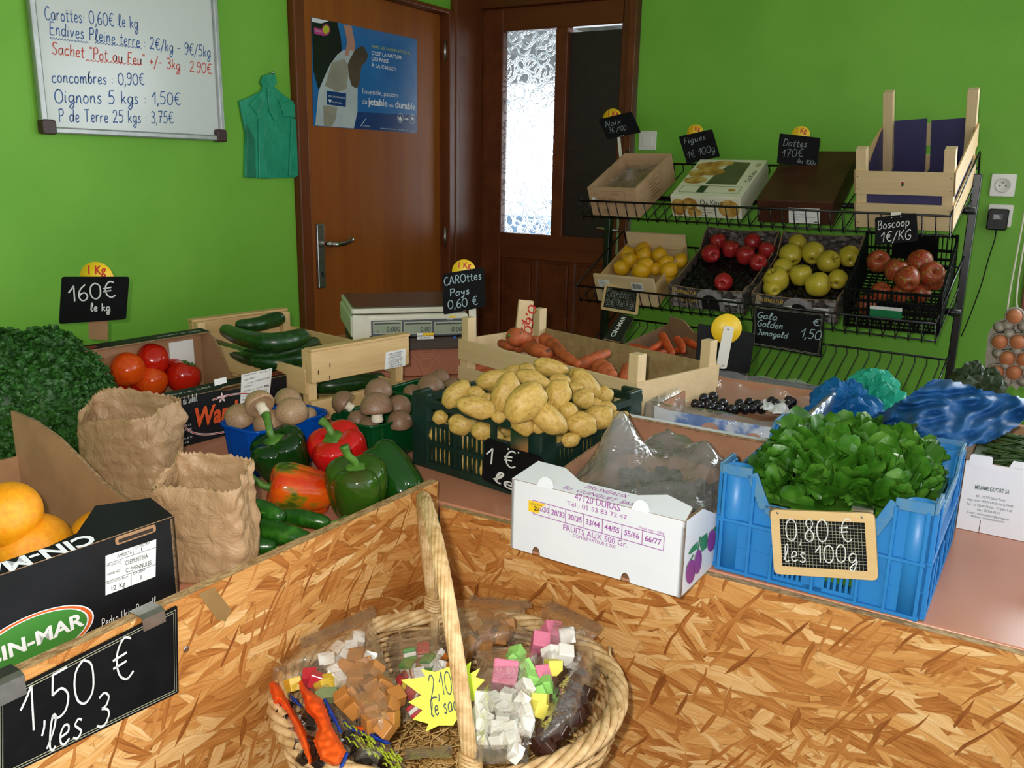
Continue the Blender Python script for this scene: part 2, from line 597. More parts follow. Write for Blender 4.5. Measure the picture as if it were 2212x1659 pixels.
def wallM(side, w, d):
    """frame of one outer wall of a box centred on the origin: x along the wall, y up, z outward; origin at its lower left corner"""
    return {'front': axes((-w / 2, -d / 2, 0), (1, 0, 0), (0, 0, 1)), 'right': axes((w / 2, -d / 2, 0), (0, 1, 0), (0, 0, 1)),
            'back': axes((w / 2, d / 2, 0), (-1, 0, 0), (0, 0, 1)), 'left': axes((-w / 2, d / 2, 0), (0, -1, 0), (0, 0, 1))}[side]


def clones(src, mats, labels, group=None, cat=None):
    """copies of a finished thing with copies of its parts; returns the copies"""
    out = []
    for M, lab in zip(mats, labels):
        c = src.copy()
        COL.objects.link(c)
        c.matrix_world = M
        c['label'] = lab
        if group:
            c['group'] = group
        for ch in src.children:
            k = ch.copy()
            COL.objects.link(k)
            k.parent = c
        out.append(c)
    return out


CAMX, CAMY, CAMZ = ROT @ Vector((1, 0, 0)), ROT @ Vector((0, 1, 0)), ROT @ Vector((0, 0, 1))

# ------------------------------------------------------------------ materials
def osb_material():
    m = bpy.data.materials.new('osb_board')
    k = NT(m)
    base = k.mapping()
    wn = k.n('TexNoise')
    k.set(wn.inputs['Vector'], base)
    wn.inputs['Scale'].default_value = 9
    warp = k.n('VectorMath', operation='MULTIPLY_ADD')
    k.set(warp.inputs[0], wn.outputs['Color'])
    warp.inputs[1].default_value = (.03, .03, 0)
    k.set(warp.inputs[2], base)
    col, hgt = None, None
    layers = [(-.12, 0.139, 0.0410, 0., 0), (.35, 0.098, 0.0279, .35, 3), (-.4, 0.107, 0.0246, .45, 7), (.05, 0.123, 0.0213, .5, 13), (.8, 0.057, 0.0164, .70, 19), (-.22, 0.090, 0.0164, .55, 29), (-.75, 0.066, 0.0115, .78, 41), (.18, 0.074, 0.0098, .70, 53), (-.1, 0.098, 0.0246, .72, 67), (1.25, 0.049, 0.0057, .955, 61), (.95, 0.061, 0.0049, .96, 71)]
    for ang, ln, wd, thr, off in layers:
        mp = k.n('Mapping', vector_type='TEXTURE')
        k.set(mp.inputs['Vector'], warp.outputs[0])
        mp.inputs['Rotation'].default_value = (0, 0, ang)
        mp.inputs['Scale'].default_value = (ln, wd, 1)
        mp.inputs['Location'].default_value = (off * .137, off * .071, 0)
        vo = k.n('TexVoronoi', voronoi_dimensions='2D')
        k.set(vo.inputs['Vector'], mp.outputs[0])
        vo.inputs['Scale'].default_value = 1
        vo.inputs['Randomness'].default_value = .9
        sp = k.n('SeparateColor')
        k.set(sp.inputs[0], vo.outputs['Color'])
        ed = k.n('TexVoronoi', voronoi_dimensions='2D', feature='DISTANCE_TO_EDGE')
        k.set(ed.inputs['Vector'], mp.outputs[0])
        ed.inputs['Scale'].default_value = 1
        ed.inputs['Randomness'].default_value = .9
        gr = k.n('TexNoise', noise_dimensions='2D')
        gm = k.n('Mapping', vector_type='TEXTURE')
        k.set(gm.inputs['Vector'], warp.outputs[0])
        gm.inputs['Rotation'].default_value = (0, 0, ang)
        gm.inputs['Scale'].default_value = (.05, .0032, 1)
        k.set(gr.inputs['Vector'], gm.outputs[0])
        gr.inputs['Scale'].default_value = 1
        gr.inputs['Detail'].default_value = 3
        tone = k.math('ADD', k.math('MULTIPLY', sp.outputs[1], .55 if wd > .0065 else .3), k.math('MULTIPLY', gr.outputs['Fac'], .5 if wd > .0065 else .3))
        c = k.ramp(tone, [(.08, '6b3510'), (.26, 'a5642a'), (.46, 'bf8142'), (.66, 'd09a58'), (.9, 'e6c08a')])
        rim = k.ramp(ed.outputs['Distance'], [(.0, .72), (.05, 1.)])
        c = k.mix(1., c, rim, 'MULTIPLY')
        if col is None:
            col, hgt = c, sp.outputs[2]
        else:
            mask = k.math('GREATER_THAN', sp.outputs[0], thr)
            # flakes end raggedly
            col = k.mix(mask, col, c)
            mh = k.n('Mix')
            k.set(mh.inputs[0], mask)
            k.set(mh.inputs[2], hgt)
            k.set(mh.inputs[3], sp.outputs[2])
            hgt = mh.outputs[0]
    k.surf(k.bsdf(col, .48, k.bump(hgt, .35, .002), Specular_IOR_Level=.35))
    return m


def glass_material():
    """pressed door glass with curved scratches all over"""
    m = bpy.data.materials.new('pressed_glass')
    k = NT(m)
    hs = []
    for ang, off, th in ((.5, 0, .06), (-.6, 3, .06), (1.2, 7, .05)):
        mp = k.n('Mapping', vector_type='TEXTURE')
        k.set(mp.inputs['Vector'], k.tc.outputs['Object'])
        mp.inputs['Rotation'].default_value = (0, 0, ang)
        mp.inputs['Scale'].default_value = (.075, .06, 1)
        mp.inputs['Location'].default_value = (off * .05, off * .033, 0)
        vo = k.n('TexVoronoi', voronoi_dimensions='2D')
        k.set(vo.inputs['Vector'], mp.outputs[0])
        vo.inputs['Scale'].default_value = 1
        d = k.math('ABSOLUTE', k.math('SUBTRACT', vo.outputs['Distance'], .42))
        hs.append(k.ramp(d, [(0., 1.), (th, 0.)]))
    h = k.math('MAXIMUM', k.math('MAXIMUM', hs[0], hs[1]), hs[2])
    nrm = k.bump(h, .9, .01)
    gl = k.n('BsdfRefraction')
    gl.inputs['Roughness'].default_value = .12
    gl.inputs['IOR'].default_value = 1.2
    k.set(gl.inputs['Normal'], nrm)
    df = k.n('BsdfTranslucent')
    df.inputs[0].default_value = (.9, .95, 1, 1)
    k.set(df.inputs['Normal'], nrm)
    gs = k.n('BsdfGlossy')
    gs.inputs['Roughness'].default_value = .1
    k.set(gs.inputs['Normal'], nrm)
    m1, m2 = k.n('MixShader'), k.n('MixShader')
    k.set(m1.inputs[0], k.math('ADD', k.math('MULTIPLY', h, .45), .12, True))
    k.t.links.new(gl.outputs[0], m1.inputs[1])
    k.t.links.new(df.outputs[0], m1.inputs[2])
    m2.inputs[0].default_value = .06
    k.t.links.new(m1.outputs[0], m2.inputs[1])
    k.t.links.new(gs.outputs[0], m2.inputs[2])
    k.surf(m2.outputs[0])
    return m


OSB = osb_material()
OSB_EDGE = MAT('osb_cut_edge', '8d6a41', 'c9a878', 70, .7, .5, 120, (1, 1, 3))
WALLG = MAT('green_wall_paint', '6fae36', '78b63e', 3, .55, .12, 160, Specular_IOR_Level=.3)
FLOORM = MAT('grey_floor_tiles', '6f675e', '80776c', 4, .5)
CEILM = MAT('white_ceiling_paint', 'd9d8cf', 'e4e2da', 3, .7)
DOORW = WOOD('varnished_door_wood', '85461a', 'a05c22', 2, .38, 9, .4, Specular_IOR_Level=.25)
DOORW2 = WOOD('dark_varnished_wood', '522812', '743c1c', 2, .36, 9, .4, Specular_IOR_Level=.3)
DOORX = WOOD('dark_varnished_wood_across', '522812', '743c1c', 0, .36, 9, .4, Specular_IOR_Level=.3)
BOARDP = MAT('dark_hardboard', '1d110b', '2a1a11', 30, .5, .2, 90)
CHROME = MAT('chrome', 'c9c9c6', None, rough=.16, Metallic=1.)
STEEL = MAT('brushed_metal', 'a9a8a3', 'c0bfba', 40, .3, Metallic=1.)
ALU = MAT('aluminium_frame', 'a8a9a8', 'b9bab9', 30, .4, Metallic=.7)
WHITEP = MAT('white_plastic', 'e2e0d8', None, rough=.35)
CREAMP = MAT('cream_plastic', 'cfcbb8', 'd8d4c4', 20, .4)
BLACKP = MAT('black_plastic', '0b0c0d', '131415', 30, .4, Specular_IOR_Level=.25)
BLACKW = MAT('black_wire_coating', '0d0e0f', None, rough=.3)
WBOARD = MAT('whiteboard_enamel', 'd3d8d4', None, rough=.2)
BLUEINK = MAT('blue_marker', '2f5a9b', None, rough=.5)
REDINK = MAT('red_marker', 'cf4a3c', None, rough=.5)
REDPAINT = MAT('red_paint_marker', 'c22418', None, rough=.5)
BROWNP = MAT('brown_corner_plastic', '3a1f1c', None, rough=.4)
SLATE = MAT('chalkboard_black', '0a0a0b', '111113', 25, .65, Specular_IOR_Level=.12)
CHALK = MAT('white_chalk', 'e2e2df', 'b9b9b8', 300, .9)
CHALKD = MAT('faint_chalk', '8c9496', '6d7577', 300, .9)
CHALKB = MAT('bluish_chalk', 'a9bfc6', '8ba3ac', 300, .9)
YELLOWD = MAT('yellow_plastic_disc', 'f0c31c', 'f4cb2c', 10, .4)
PAPERW = MAT('white_paper', 'e6e6e4', None, rough=.6)
INK = MAT('black_ink', '1c1c1e', None, rough=.5)
GREYINK = MAT('grey_ink', '55575a', None, rough=.6)
KRAFT = MAT('cardboard', '9a7350', 'a97f5a', 14, .75, .15, 90, (1, 1, 1))
KRAFTP = MAT('pinkish_cardboard', 'a8775a', 'b58465', 14, .75, .1, 90)
KRAFTE = MAT('cardboard_cut_edge', 'a48460', '6f5236', 220, .8)
CBLACK = MAT('black_printed_card', '131416', '1c1d20', 12, .5, .1, 60, Specular_IOR_Level=.2)
CWHITE = MAT('white_printed_card', 'e3e5ea', 'dcdfe6', 6, .5, .1, 30)
PINEW = WOOD('pale_crate_wood', 'c39a63', 'e0c08b', 0, .6, 22, .5)
PINEY = WOOD('pale_crate_wood_deep', 'c0975f', 'ddbd88', 1, .6, 22, .5)
PINEZ = WOOD('pale_crate_wood_upright', 'c59d68', 'e2c490', 2, .6, 22, .5)
POPLAR = WOOD('poplar_crate_veneer', 'cfb083', 'e2c79c', 0, .6, 16, .4)
POPLARZ = WOOD('poplar_crate_post', 'd2b486', 'e4caa0', 2, .6, 16, .4)
GREENSTEM = MAT('green_stem', '3d6a1f', '5f8c33', 30, .45)
PURPLEP = MAT('purple_paper', '38345c', '423d68', 8, .6)

# ------------------------------------------------------------------ room
LAM = MAT('terracotta_laminate', 'c68468', 'cc8c70', 5, .24, .04, 8, Specular_IOR_Level=.4)

structure(MB().box((2.5, -3.0, -.05), (6, 7.5, .1), FLOORM).build('floor'))
structure(MB().box((2.5, -3.0, 2.6), (5.4, 6.4, .1), CEILM).build('ceiling'))
mb = MB()
mb.box((-.1, -3.76, 1.275), (.2, 5.02, 2.55), WALLG)
mb.box((-.1, -.625, 2.285), (.2, 1.25, .53), WALLG)
structure(mb.build('wall_left'))
mb = MB()
mb.box((1.63, .1, 1.275), (1.64, .2, 2.55), WALLG)
mb.box((4.4, .1, 1.275), (1.7, .2, 2.55), WALLG)
mb.box((3.0, .1, .45), (1.1, .2, .9), WALLG)
mb.box((3.0, .1, 2.325), (1.1, .2, .45), WALLG)
mb.box((.305, .1, 2.34), (1.01, .2, .42), WALLG)
structure(mb.build('wall_right'))

# door in the left wall
d1 = MB()
d1.box((-.04, -.745, 1.0), (.04, .9, 2.0), DOORW)
door1 = structure(d1.build('door_1', bevel=.003))
fr = MB()
fr.box((-.035, -1.222, 1.01), (.13, .052, 2.02), DOORW2)
fr.box((-.035, -.27, 1.01), (.13, .05, 2.02), DOORW2)
fr.box((-.035, -.745, 2.01), (.13, .9, .02), DOORW2)
fr.build('frame', door1, bevel=.004)
pl = on_x(691, 545, -.018)
h = MB()
h.box((-.015, pl.y, pl.z - .015), (.012, .042, .25), STEEL)
h.box((-.012, pl.y, pl.z - .085), (.014, .012, .02), BLACKP)
plate = h.build('handle_plate', door1, bevel=.004)
h = MB()
h.tube([(-.01, pl.y + .002, pl.z + .035), (.045, pl.y + .002, pl.z + .035)], .011, CHROME, 12)
h.tube(P3([(.045, pl.y + .002, pl.z + .035), (.055, pl.y + .02, pl.z + .034), (.052, pl.y + .07, pl.z + .035), (.045, pl.y + .115, pl.z + .045), (.032, pl.y + .12, pl.z + .05)]), .010, CHROME, 12)
h.build('lever', plate)
for hz in (1.03, 1.72):
    q = on_x(961, 512 if hz < 1.5 else 110, 0)
    MB().tube([(.006, -.298, q.z - .045), (.006, -.298, q.z + .045)], .008, STEEL, 10).build('hinge', door1)

# wooden corner jamb between the two doors
mb = MB()
mb.box((-.03, -.13, 1.05), (.1, .23, 2.1), DOORW2)
mb.box((.02, -.236, 1.05), (.03, .03, 2.1), DOORW2)
structure(mb.build('trim_1', bevel=.004))

# glazed door in the right wall (object origin at its lower left corner, x along the wall, y up, z out into the room)
D2 = axes((0, .02, 0), (1, 0, 0), (0, 0, 1))
d2 = MB()
d2.box((.065, 1.03, 0), (.126, 2.06, .05), DOORW2)
d2.box((.745, 1.03, 0), (.04, 2.06, .05), DOORW2)
d2.box((.432, 2.01, 0), (.61, .1, .05), DOORX)
d2.box((.432, .985, 0), (.61, .12, .05), DOORX)
d2.box((.436, 1.5, 0), (.06, .92, .055), DOORW2)
d2.box((.432, .1, 0), (.61, .2, .05), DOORX)
for i in range(3):
    cx = .128 + .203 * i + .1
    d2.box((cx, .57, -.008), (.2, .75, .03), DOORW2)
    d2.box((cx, .57, .006), (.14, .68, .03), DOORW2)
door2 = structure(d2.build('door_2', M=D2, bevel=.004))
MB().box((.266, 1.5, -.012), (.285, .92, .006), glass_material()).build('glass_pane', door2, label='bright pressed glass pane with curved scratch pattern')
p = MB()
p.box((.605, 1.49, -.005), (.28, .9, .012), BOARDP)
p.build('dark_panel', door2, label='dark board filling the right half of the door')
f2 = MB()
f2.box((.785, 1.03, .02), (.036, 2.06, .07), DOORW2)
f2.box((.4, 2.09, .02), (.8, .06, .07), DOORX)
f2.box((-.005, 1.03, .02), (.02, 2.06, .07), DOORW2)
f2.build('frame', door2, bevel=.004)
q = on_y(1338, 497, -.02)
h = MB()
h.box((q.x, q.z - .01, .028), (.036, .2, .008), STEEL)
h.tube(P3([(q.x, q.z, .03), (q.x, q.z, .07), (q.x - .03, q.z, .078), (q.x - .1, q.z + .006, .07)]), .009, CHROME, 10)
h.build('handle', door2)
for z in (.55, 1.25):
    MB().tube([(.008, z - .04, .062), (.008, z + .04, .062)], .007, STEEL, 8).build('hinge', door2)

# what lies outside the glazed door: paved ground, a dark porch roof edge, a blue bin
structure(MB().box((.5, 4.2, -.06), (9, 8, .08), MAT('pale_paving', 'cfd4d6', 'dfe2e3', 3, .7)).build('ground'))
mb = MB()
mb.box((.2, 1.6, 2.32), (4, 2.4, .12), MAT('porch_roof_boards', '3a3937', '4c4a47', 8, .7))
mb.box((.2, 2.8, 2.16), (4, .06, .30), mb.mats[0])
for i in range(9):
    mb.box((-1.6 + i * .45, 1.6, 2.22), (.05, 2.4, .08), MAT('porch_rafter', '55524d', '3e3b38', 8, .7) if i == 0 else mb.mats[-1])
structure(mb.build('roof'))
mb = MB()
mb.loft([[(x * k_ - 1.15, y * k_ + 2.6, z) for x, y in ((-.25, -.25), (.25, -.25), (.25, .25), (-.25, .25))] for z, k_ in ((-.02, .85), (.9, 1.), (.92, 1.08), (.99, 1.0))], MAT('blue_bin_plastic', '2f7fc0', '3b8ac8', 6, .5), True, True, smooth=False)
tag(mb.build('bin', bevel=.01), 'blue bin standing outside, dimly seen through the door glass', 'bin')

# window in the right wall; its casing just reaches into the picture at the far right
w1 = MB()
CASE = WOOD('reddish_trim_wood', '6e3a28', '8a4d36', 2, .4, 9)
for c, d in (((2.405, -.012, 1.5), (.09, .03, 1.38)), ((3.595, -.012, 1.5), (.09, .03, 1.38)), ((3.0, -.012, .855), (1.28, .05, .09)), ((3.0, -.012, 2.145), (1.28, .03, .09)),
             ((2.475, .1, 1.5), (.05, .06, 1.2)), ((3.525, .1, 1.5), (.05, .06, 1.2)), ((3.0, .1, .925), (1.0, .06, .05)), ((3.0, .1, 2.075), (1.0, .06, .05)), ((3.0, .1, 1.5), (.06, .06, 1.1))):
    w1.box(c, d, CASE)
win = structure(w1.build('window_1', bevel=.003))
MB().box((3.0, .15, 1.5), (1.0, .005, 1.1), FILM('window_glass', 'f4f8f8', .02, 'ffffff', 0, 5, .02)).build('pane', win)


# ------------------------------------------------------------------ things on the walls
def px2(M, px, py):
    """a pixel taken onto the plane of M, in M's own x, y"""
    n = M.to_3x3() @ Vector((0, 0, 1))
    p = M.inverted() @ on_plane(px, py, M.translation, n)
    return (p.x, p.y)


def round_poly(pts, r, n=4):
    out = []
    m = len(pts)
    for i in range(m):
        p, a, b = Vector(pts[i]), Vector(pts[i - 1]), Vector(pts[(i + 1) % m])
        u, v = (a - p).normalized(), (b - p).normalized()
        s, e = p + u * r, p + v * r
        for k in range(n + 1):
            t = k / n
            q = s * (1 - t) ** 2 + p * 2 * t * (1 - t) + e * t * t
            out.append((q.x, q.y))
    return out


def fit_hand(mb, body, A, B, size, mat, M=None, w=None, slant=.12, seed=1, z=.0008):
    """handwriting laid from A to B (2-D points)"""
    A, B = Vector(A), Vector(B)
    nat = sum(GLYPH.get(c, GLYPH['?'])[0] + 1.3 for c in body) * size / 9.0
    sp = (B - A).length / nat
    ang = math.atan2(B.y - A.y, B.x - A.x)
    k = Matrix.Diagonal((sp, 1, 1, 1))
    L = Matrix.Translation((A.x, A.y, 0)) @ RZ(ang) @ k
    return mb.hand(body, size, mat, M @ L if M is not None else L, w, z, slant, 1.0, 'L', .25, seed)


def fit_text(mb, body, A, B, size, mat, M=None, shear=0., z=.0008, bold=0.):
    A, B = Vector(A), Vector(B)
    w = text_geo(body, 1., bold)[2] * size or 1
    ang = math.atan2(B.y - A.y, B.x - A.x)
    L = Matrix.Translation((A.x, A.y, 0)) @ RZ(ang)
    return mb.text(body, size, mat, M @ L if M is not None else L, 'L', shear, (B - A).length / w, 1., z, bold)


# whiteboard: frame of x along +y of the room, z out of the wall
WBM = axes((.012, -2.19, 1.435), (0, 1, 0), (0, 0, 1))
wb = thing('whiteboard', 'whiteboard with blue and red handwritten prices on the green wall', 'whiteboard', WBM)
mb = MB()
mb.box((.297, .222, -.004), (.594, .444, .008), WBOARD)
PX = lambda x, y: px2(WBM, x, y)
for body, a, b, hpx, m in (('Carottes: 0,60€ le kg', (97, 42), (300, 62), .034, BLUEINK), ('Endives Pleine terre : 2€/kg - 9€/5kg', (107, 74), (456, 124), .033, BLUEINK),
                           ('Sachet "Pot au Feu" +/- 3kg : 2.90€', (112, 116), (458, 160), .031, REDINK), ('concombres : 0,90€', (112, 178), (314, 184), .032, BLUEINK),
                           ('Oignons 5 kgs : 1,50€', (118, 222), (392, 226), .036, BLUEINK), ('P de Terre 25 kgs : 3,75€', (127, 263), (376, 266), .034, BLUEINK)):
    fit_hand(mb, body, PX(*a), PX(*b), hpx, m, None, .0032)
for a, b, m in (((107, 82), (190, 92), BLUEINK), ((205, 92), (305, 104), BLUEINK), ((185, 130), (300, 140), REDINK)):
    A, B = PX(*a), PX(*b)
    n = 28
    mb.ribbon([(A[0] + (B[0] - A[0]) * i / n, A[1] + (B[1] - A[1]) * i / n + (.0022 if i % 2 else -.0022)) for i in range(n + 1)], .002, m, None, .0008)
mb.build('writing_surface', wb)
f = MB()
for c, s in (((.297, -.008, .002), (.594, .018, .02)), ((.297, .452, .002), (.594, .018, .02)), ((-.008, .222, .002), (.018, .44, .02)), ((.602, .222, .002), (.018, .44, .02))):
    f.box(c, s, ALU)
wbf = f.build('frame', wb, bevel=.004)
for x in (0, .594):
    for y in (0, .444):
        MB().prism(round_poly([(x - .02, y - .02), (x + .02, y - .02), (x + .02, y + .02), (x - .02, y + .02)], .009), -.01, .016, BROWNP).build('corner_cap', wbf, bevel=.003)

# teal carrier bags hung on a pin by the door
BGM = axes((.012, -1.36, 1.3), (0, 1, 0), (0, 0, 1))
TEAL = MAT('teal_bag_plastic', '1c8a68', '2aa07c', 9, .28, .5, 26, (1, 1, 1), bdist=.006)
TEALD = MAT('teal_bag_fold', '126a4c', '1c7a5a', 9, .3, .4, 26, (1, 1, 1), bdist=.006)
bag = thing('carrier_bag_bundle', 'teal plastic carrier bags hanging from a pin between whiteboard and door', 'plastic bag', BGM)
PB = lambda x, y: px2(BGM, x, y)
outline = [PB(*p) for p in ((569, 163), (594, 158), (599, 180), (592, 186), (612, 204), (641, 224), (651, 250), (651, 383), (572, 386), (530, 383), (532, 290), (518, 218), (540, 210), (566, 196), (569, 186), (564, 180))]
mb = MB()
mb.prism(outline, -.009, 0, TEAL)
for i, pl_ in enumerate(([(532, 268), (550, 300), (552, 384), (531, 383)], [(566, 196), (575, 200), (556, 250), (538, 225)], [(600, 215), (641, 226), (650, 255), (612, 252)], [(575, 190), (590, 190), (600, 250), (592, 262), (580, 240)], [(628, 255), (650, 262), (650, 380), (622, 380)])):
    mb.prism([PB(*p) for p in pl_], 0, .003 + .0012 * i, TEALD if i in (0,) else TEAL)
mb.prism([PB(*p) for p in ((556, 256), (574, 262), (566, 330), (576, 384), (558, 384))], 0, .006, TEAL)
mb.build('bag_body', bag, bevel=.002)
pn = MB()
q = PB(582, 157)
pn.tube([(q[0], q[1] - .002, -.004), (q[0], q[1], .014)], .0012, CHROME, 6)
pn.tube([(q[0], q[1], .014), (q[0], q[1], .018)], .004, CHROME, 10)
pn.build('pin', bag)

# poster on the door
PM = axes((-.0185, -1.13, 1.49), (0, 1, 0), (0, 0, 1))
PP = lambda x, y: px2(PM, x, y)
Z = lambda zx, zy: px2(PM, 620 + zx / 5.184, zy / 5.184)
POSTB = MAT('poster_blue', '1d63a4', '2a74b6', 3, .25)
POSTN = MAT('poster_navy', '123a72', None, rough=.25)
POSTK = MAT('poster_black', '111318', None, rough=.25)
POSTBAG = MAT('poster_pale_grey', 'a9b4b8', 'c2cacb', 7, .3)
POSTBAG2 = MAT('poster_beige_shade', '8d887a', 'a09a89', 9, .3)
POSTW = MAT('poster_white', 'e3e6ea', None, rough=.3)
POSTP = MAT('poster_pink', 'b8397f', None, rough=.3)
POSTY = MAT('poster_yellow', 'b9bf2c', None, rough=.3)
POSTS = MAT('poster_skin', 'b58474', None, rough=.3)
POSTBR = MAT('poster_brown', '3d3226', '5a4a36', 8, .3)
mb = MB()
pc = [Z(270, 190), Z(1453, 440), Z(1453, 1492), Z(292, 1408)]
mb.prism(pc, -.0005, .001, POSTB)
zz = .0011
def pp(pts, m, up=0):
    mb.poly([Z(*p) for p in pts], m, None, zz + up * .0003)
pp([(750, 1250), (1453, 1290), (1453, 1490), (745, 1440)], POSTN)
pp([(290, 810), (350, 990), (320, 1300), (292, 1400)], POSTB)
pp([(272, 192), (466, 232), (560, 250), (600, 420), (612, 560), (480, 720), (350, 1010), (290, 780)], POSTK)
pp([(272, 194), (466, 236), (380, 262), (274, 245)], POSTW, 1)
pp([(300, 305), (385, 325), (400, 285), (440, 268), (475, 300), (480, 350), (455, 395), (405, 402), (300, 378)], POSTP, 1)
pp([(395, 320), (425, 278), (465, 300), (470, 350), (430, 385), (400, 360)], POSTY, 2)
fit_text(mb, 'GESTES VERTS', Z(306, 350), Z(384, 366), .008, POSTW, None, z=.002)
pp([(630, 560), (740, 560), (790, 700), (785, 1250), (745, 1436), (312, 1404), (350, 1020), (420, 850), (480, 720), (560, 610)], POSTBAG, 2)
pp([(500, 700), (640, 660), (690, 760), (660, 1000), (560, 1030), (420, 960)], POSTBAG2, 3)
pp([(400, 1180), (560, 1200), (540, 1330), (500, 1415), (410, 1410)], POSTBAG2, 3)
pp([(625, 275), (718, 292), (740, 400), (760, 500), (750, 580), (700, 560), (680, 630), (640, 620), (668, 470), (655, 390)], POSTS, 4)
pp([(750, 570), (800, 530), (840, 515), (868, 545), (905, 620), (880, 690), (830, 740), (815, 860), (800, 960), (770, 990), (720, 960), (690, 860), (675, 720), (700, 660)], POSTBR, 4)
pp([(440, 1015), (656, 1045), (652, 1200), (442, 1170)], POSTN, 5)
fit_text(mb, 'MES COMMERÇANTS', Z(455, 1085), Z(640, 1106), .0085, POSTW, None, z=.003)
fit_text(mb, 'la planète', Z(505, 1150), Z(605, 1162), .0085, POSTW, None, z=.003)
pp([(455, 1120), (465, 1112), (474, 1122), (484, 1114), (494, 1126), (476, 1156)], POSTW, 6)
for body, a, b, s, m, bo in (('AVEC LES SACS PLASTIQUE...', (942, 530), (1390, 615), .011, POSTY, .01), ("C'EST LA NATURE", (942, 612), (1282, 665), .0155, POSTW, .015), ('QUI PASSE', (942, 676), (1136, 706), .0155, POSTW, .015), ('À LA CAISSE !', (942, 748), (1212, 796), .0155, POSTW, .015),
                             ('Ensemble, passons', (835, 1045), (1243, 1092), .021, POSTW, 0), ('du', (835, 1162), (892, 1170), .024, POSTW, 0), ('jetable', (908, 1172), (1122, 1196), .031, POSTW, .02), ('au', (1138, 1196), (1185, 1201), .016, POSTW, 0), ('durable', (1206, 1205), (1434, 1232), .031, POSTW, .02),
                             ('www.lenouveausac.fr - ensemble pour la nature', (1040, 1440), (1430, 1472), .006, POSTW, 0)):
    fit_text(mb, body, Z(*a), Z(*b), s * 1.28, m, None, 0, .002, bo)
for cx, cy in ((1265, 1320), (1400, 1335)):
    ring = [Z(cx + 33 * math.cos(t * PI / 10), cy + 50 * math.sin(t * PI / 10)) for t in range(21)]
    mb.ribbon(ring, .0018, POSTW, None, .002)
pp([(1240, 1300), (1255, 1320), (1262, 1290), (1275, 1315), (1290, 1340), (1275, 1352), (1250, 1348)], POSTW, 3)
pp([(1385, 1345), (1388, 1315), (1402, 1305), (1416, 1320), (1418, 1350)], POSTW, 3)
pp([(1312, 1325), (1335, 1328), (1335, 1316), (1358, 1334), (1335, 1350), (1335, 1338), (1312, 1336)], POSTW, 3)
pp([(818, 1410), (880, 1322), (884, 1324), (826, 1412)], POSTW, 3)
fit_text(mb, 'artisanat', Z(846, 1412), Z(925, 1420), .007, POSTW, None, z=.002)
tag(mb.build('poster', M=PM), 'blue poster of a plastic carrier bag taped to the wooden door', 'poster')

# light switch, two sockets, plug-in adapter with its lead
def wall_plate(px, py, s):
    q = on_y(px, py, 0)
    return axes((q.x, 0, q.z), (1, 0, 0), (0, 0, 1))


SM = wall_plate(1400, 304, 1)
sw = thing('light_switch', 'square white light switch beside the glazed door', 'light switch', SM)
MB().prism(round_poly([(-.04, -.04), (.04, -.04), (.04, .04), (-.04, .04)], .006), 0, .009, WHITEP).build('plate', sw, bevel=.002)
MB().prism(round_poly([(-.022, -.022), (.022, -.022), (.022, .022), (-.022, .022)], .003), .009, .014, WHITEP).build('rocker', sw, bevel=.0015)


def socket(M, label):
    s = thing('wall_socket', label, 'power socket', M, None)
    MB().prism(round_poly([(-.04, -.04), (.04, -.04), (.04, .04), (-.04, .04)], .006), 0, .01, WHITEP).build('plate', s, bevel=.002)
    w = MB()
    w.lathe([(.024, .0101), (.026, .013), (.023, .0135), (.021, .0115), (0, .0112)], WHITEP, 24)
    for x, y in ((-.0095, -.002), (.0095, -.002)):
        w.lathe([(.0026, .0113), (0, .0118)], BLACKP, 10, T(x, y, .0004))
    w.lathe([(.0026, .0113), (.002, .0165), (0, .017)], STEEL, 10, T(0, .009, 0))
    w.build('socket_well', s)
    return s


s1 = wall_plate(2167, 400, 1)
socket(s1, 'upper white wall socket, empty, right of the fruit rack')
s2 = wall_plate(2160, 466, 1)
socket(s2, 'lower white wall socket holding a black adapter')
AM = axes((s2.translation.x - .004, -.0172, s2.translation.z - .012), (1, 0, 0), (0, 0, 1))
ad = thing('power_adapter', 'black plug-in power adapter in the lower wall socket', 'adapter', AM)
b = MB()
b.prism(round_poly([(-.033, -.037), (.033, -.037), (.033, .037), (-.033, .037)], .008), 0, .045, BLACKP)
b.build('body', ad, bevel=.004)
k = MB()
k.rect(-.016, 0, .016, .02, GREYINK, None, .0455)
for i in range(4):
    k.rect(-.013, .003 + i * .004, .011 - i * .003, .0045 + i * .004, PAPERW, None, .0458)
k.build('rating_label', ad)
c = MB()
AMi = AM.inverted()
cp = [AMi @ on_y(*p, -.02) for p in ((2151, 503), (2148, 520), (2135, 560), (2118, 620), (2092, 690), (2076, 727))]
c.tube(P3([(cp[0].x, -.037, .02)] + cp), .0022, BLACKP, 6)
c.build('cable', ad)

# ------------------------------------------------------------------ counter
CT = .75
ct = MB()
ct.prism([(.25, -3.55), (1.438, -3.55), (1.4845, -2.43), (2.95, -2.43), (2.95, -1.2), (.25, -1.2)], CT - .03, CT - .0008, LAM)
counter = thing('counter', 'L-shaped sales counter with terracotta laminate top', 'counter', T(1.2, -1.9, 0))
ct.build('worktop', counter, T(-1.2, 1.9, 0), bevel=.003)
sup = MB()
for x, y, w, d in ((.3, -3.5, .06, .06), (1.4, -3.5, .06, .06), (.3, -1.26, .06, .06), (2.88, -1.26, .06, .06), (2.88, -2.36, .06, .06)):
    MB().box((x - 1.2, y + 1.9, (CT - .03) / 2), (w, d, CT - .03), PINEZ).build('leg', counter)

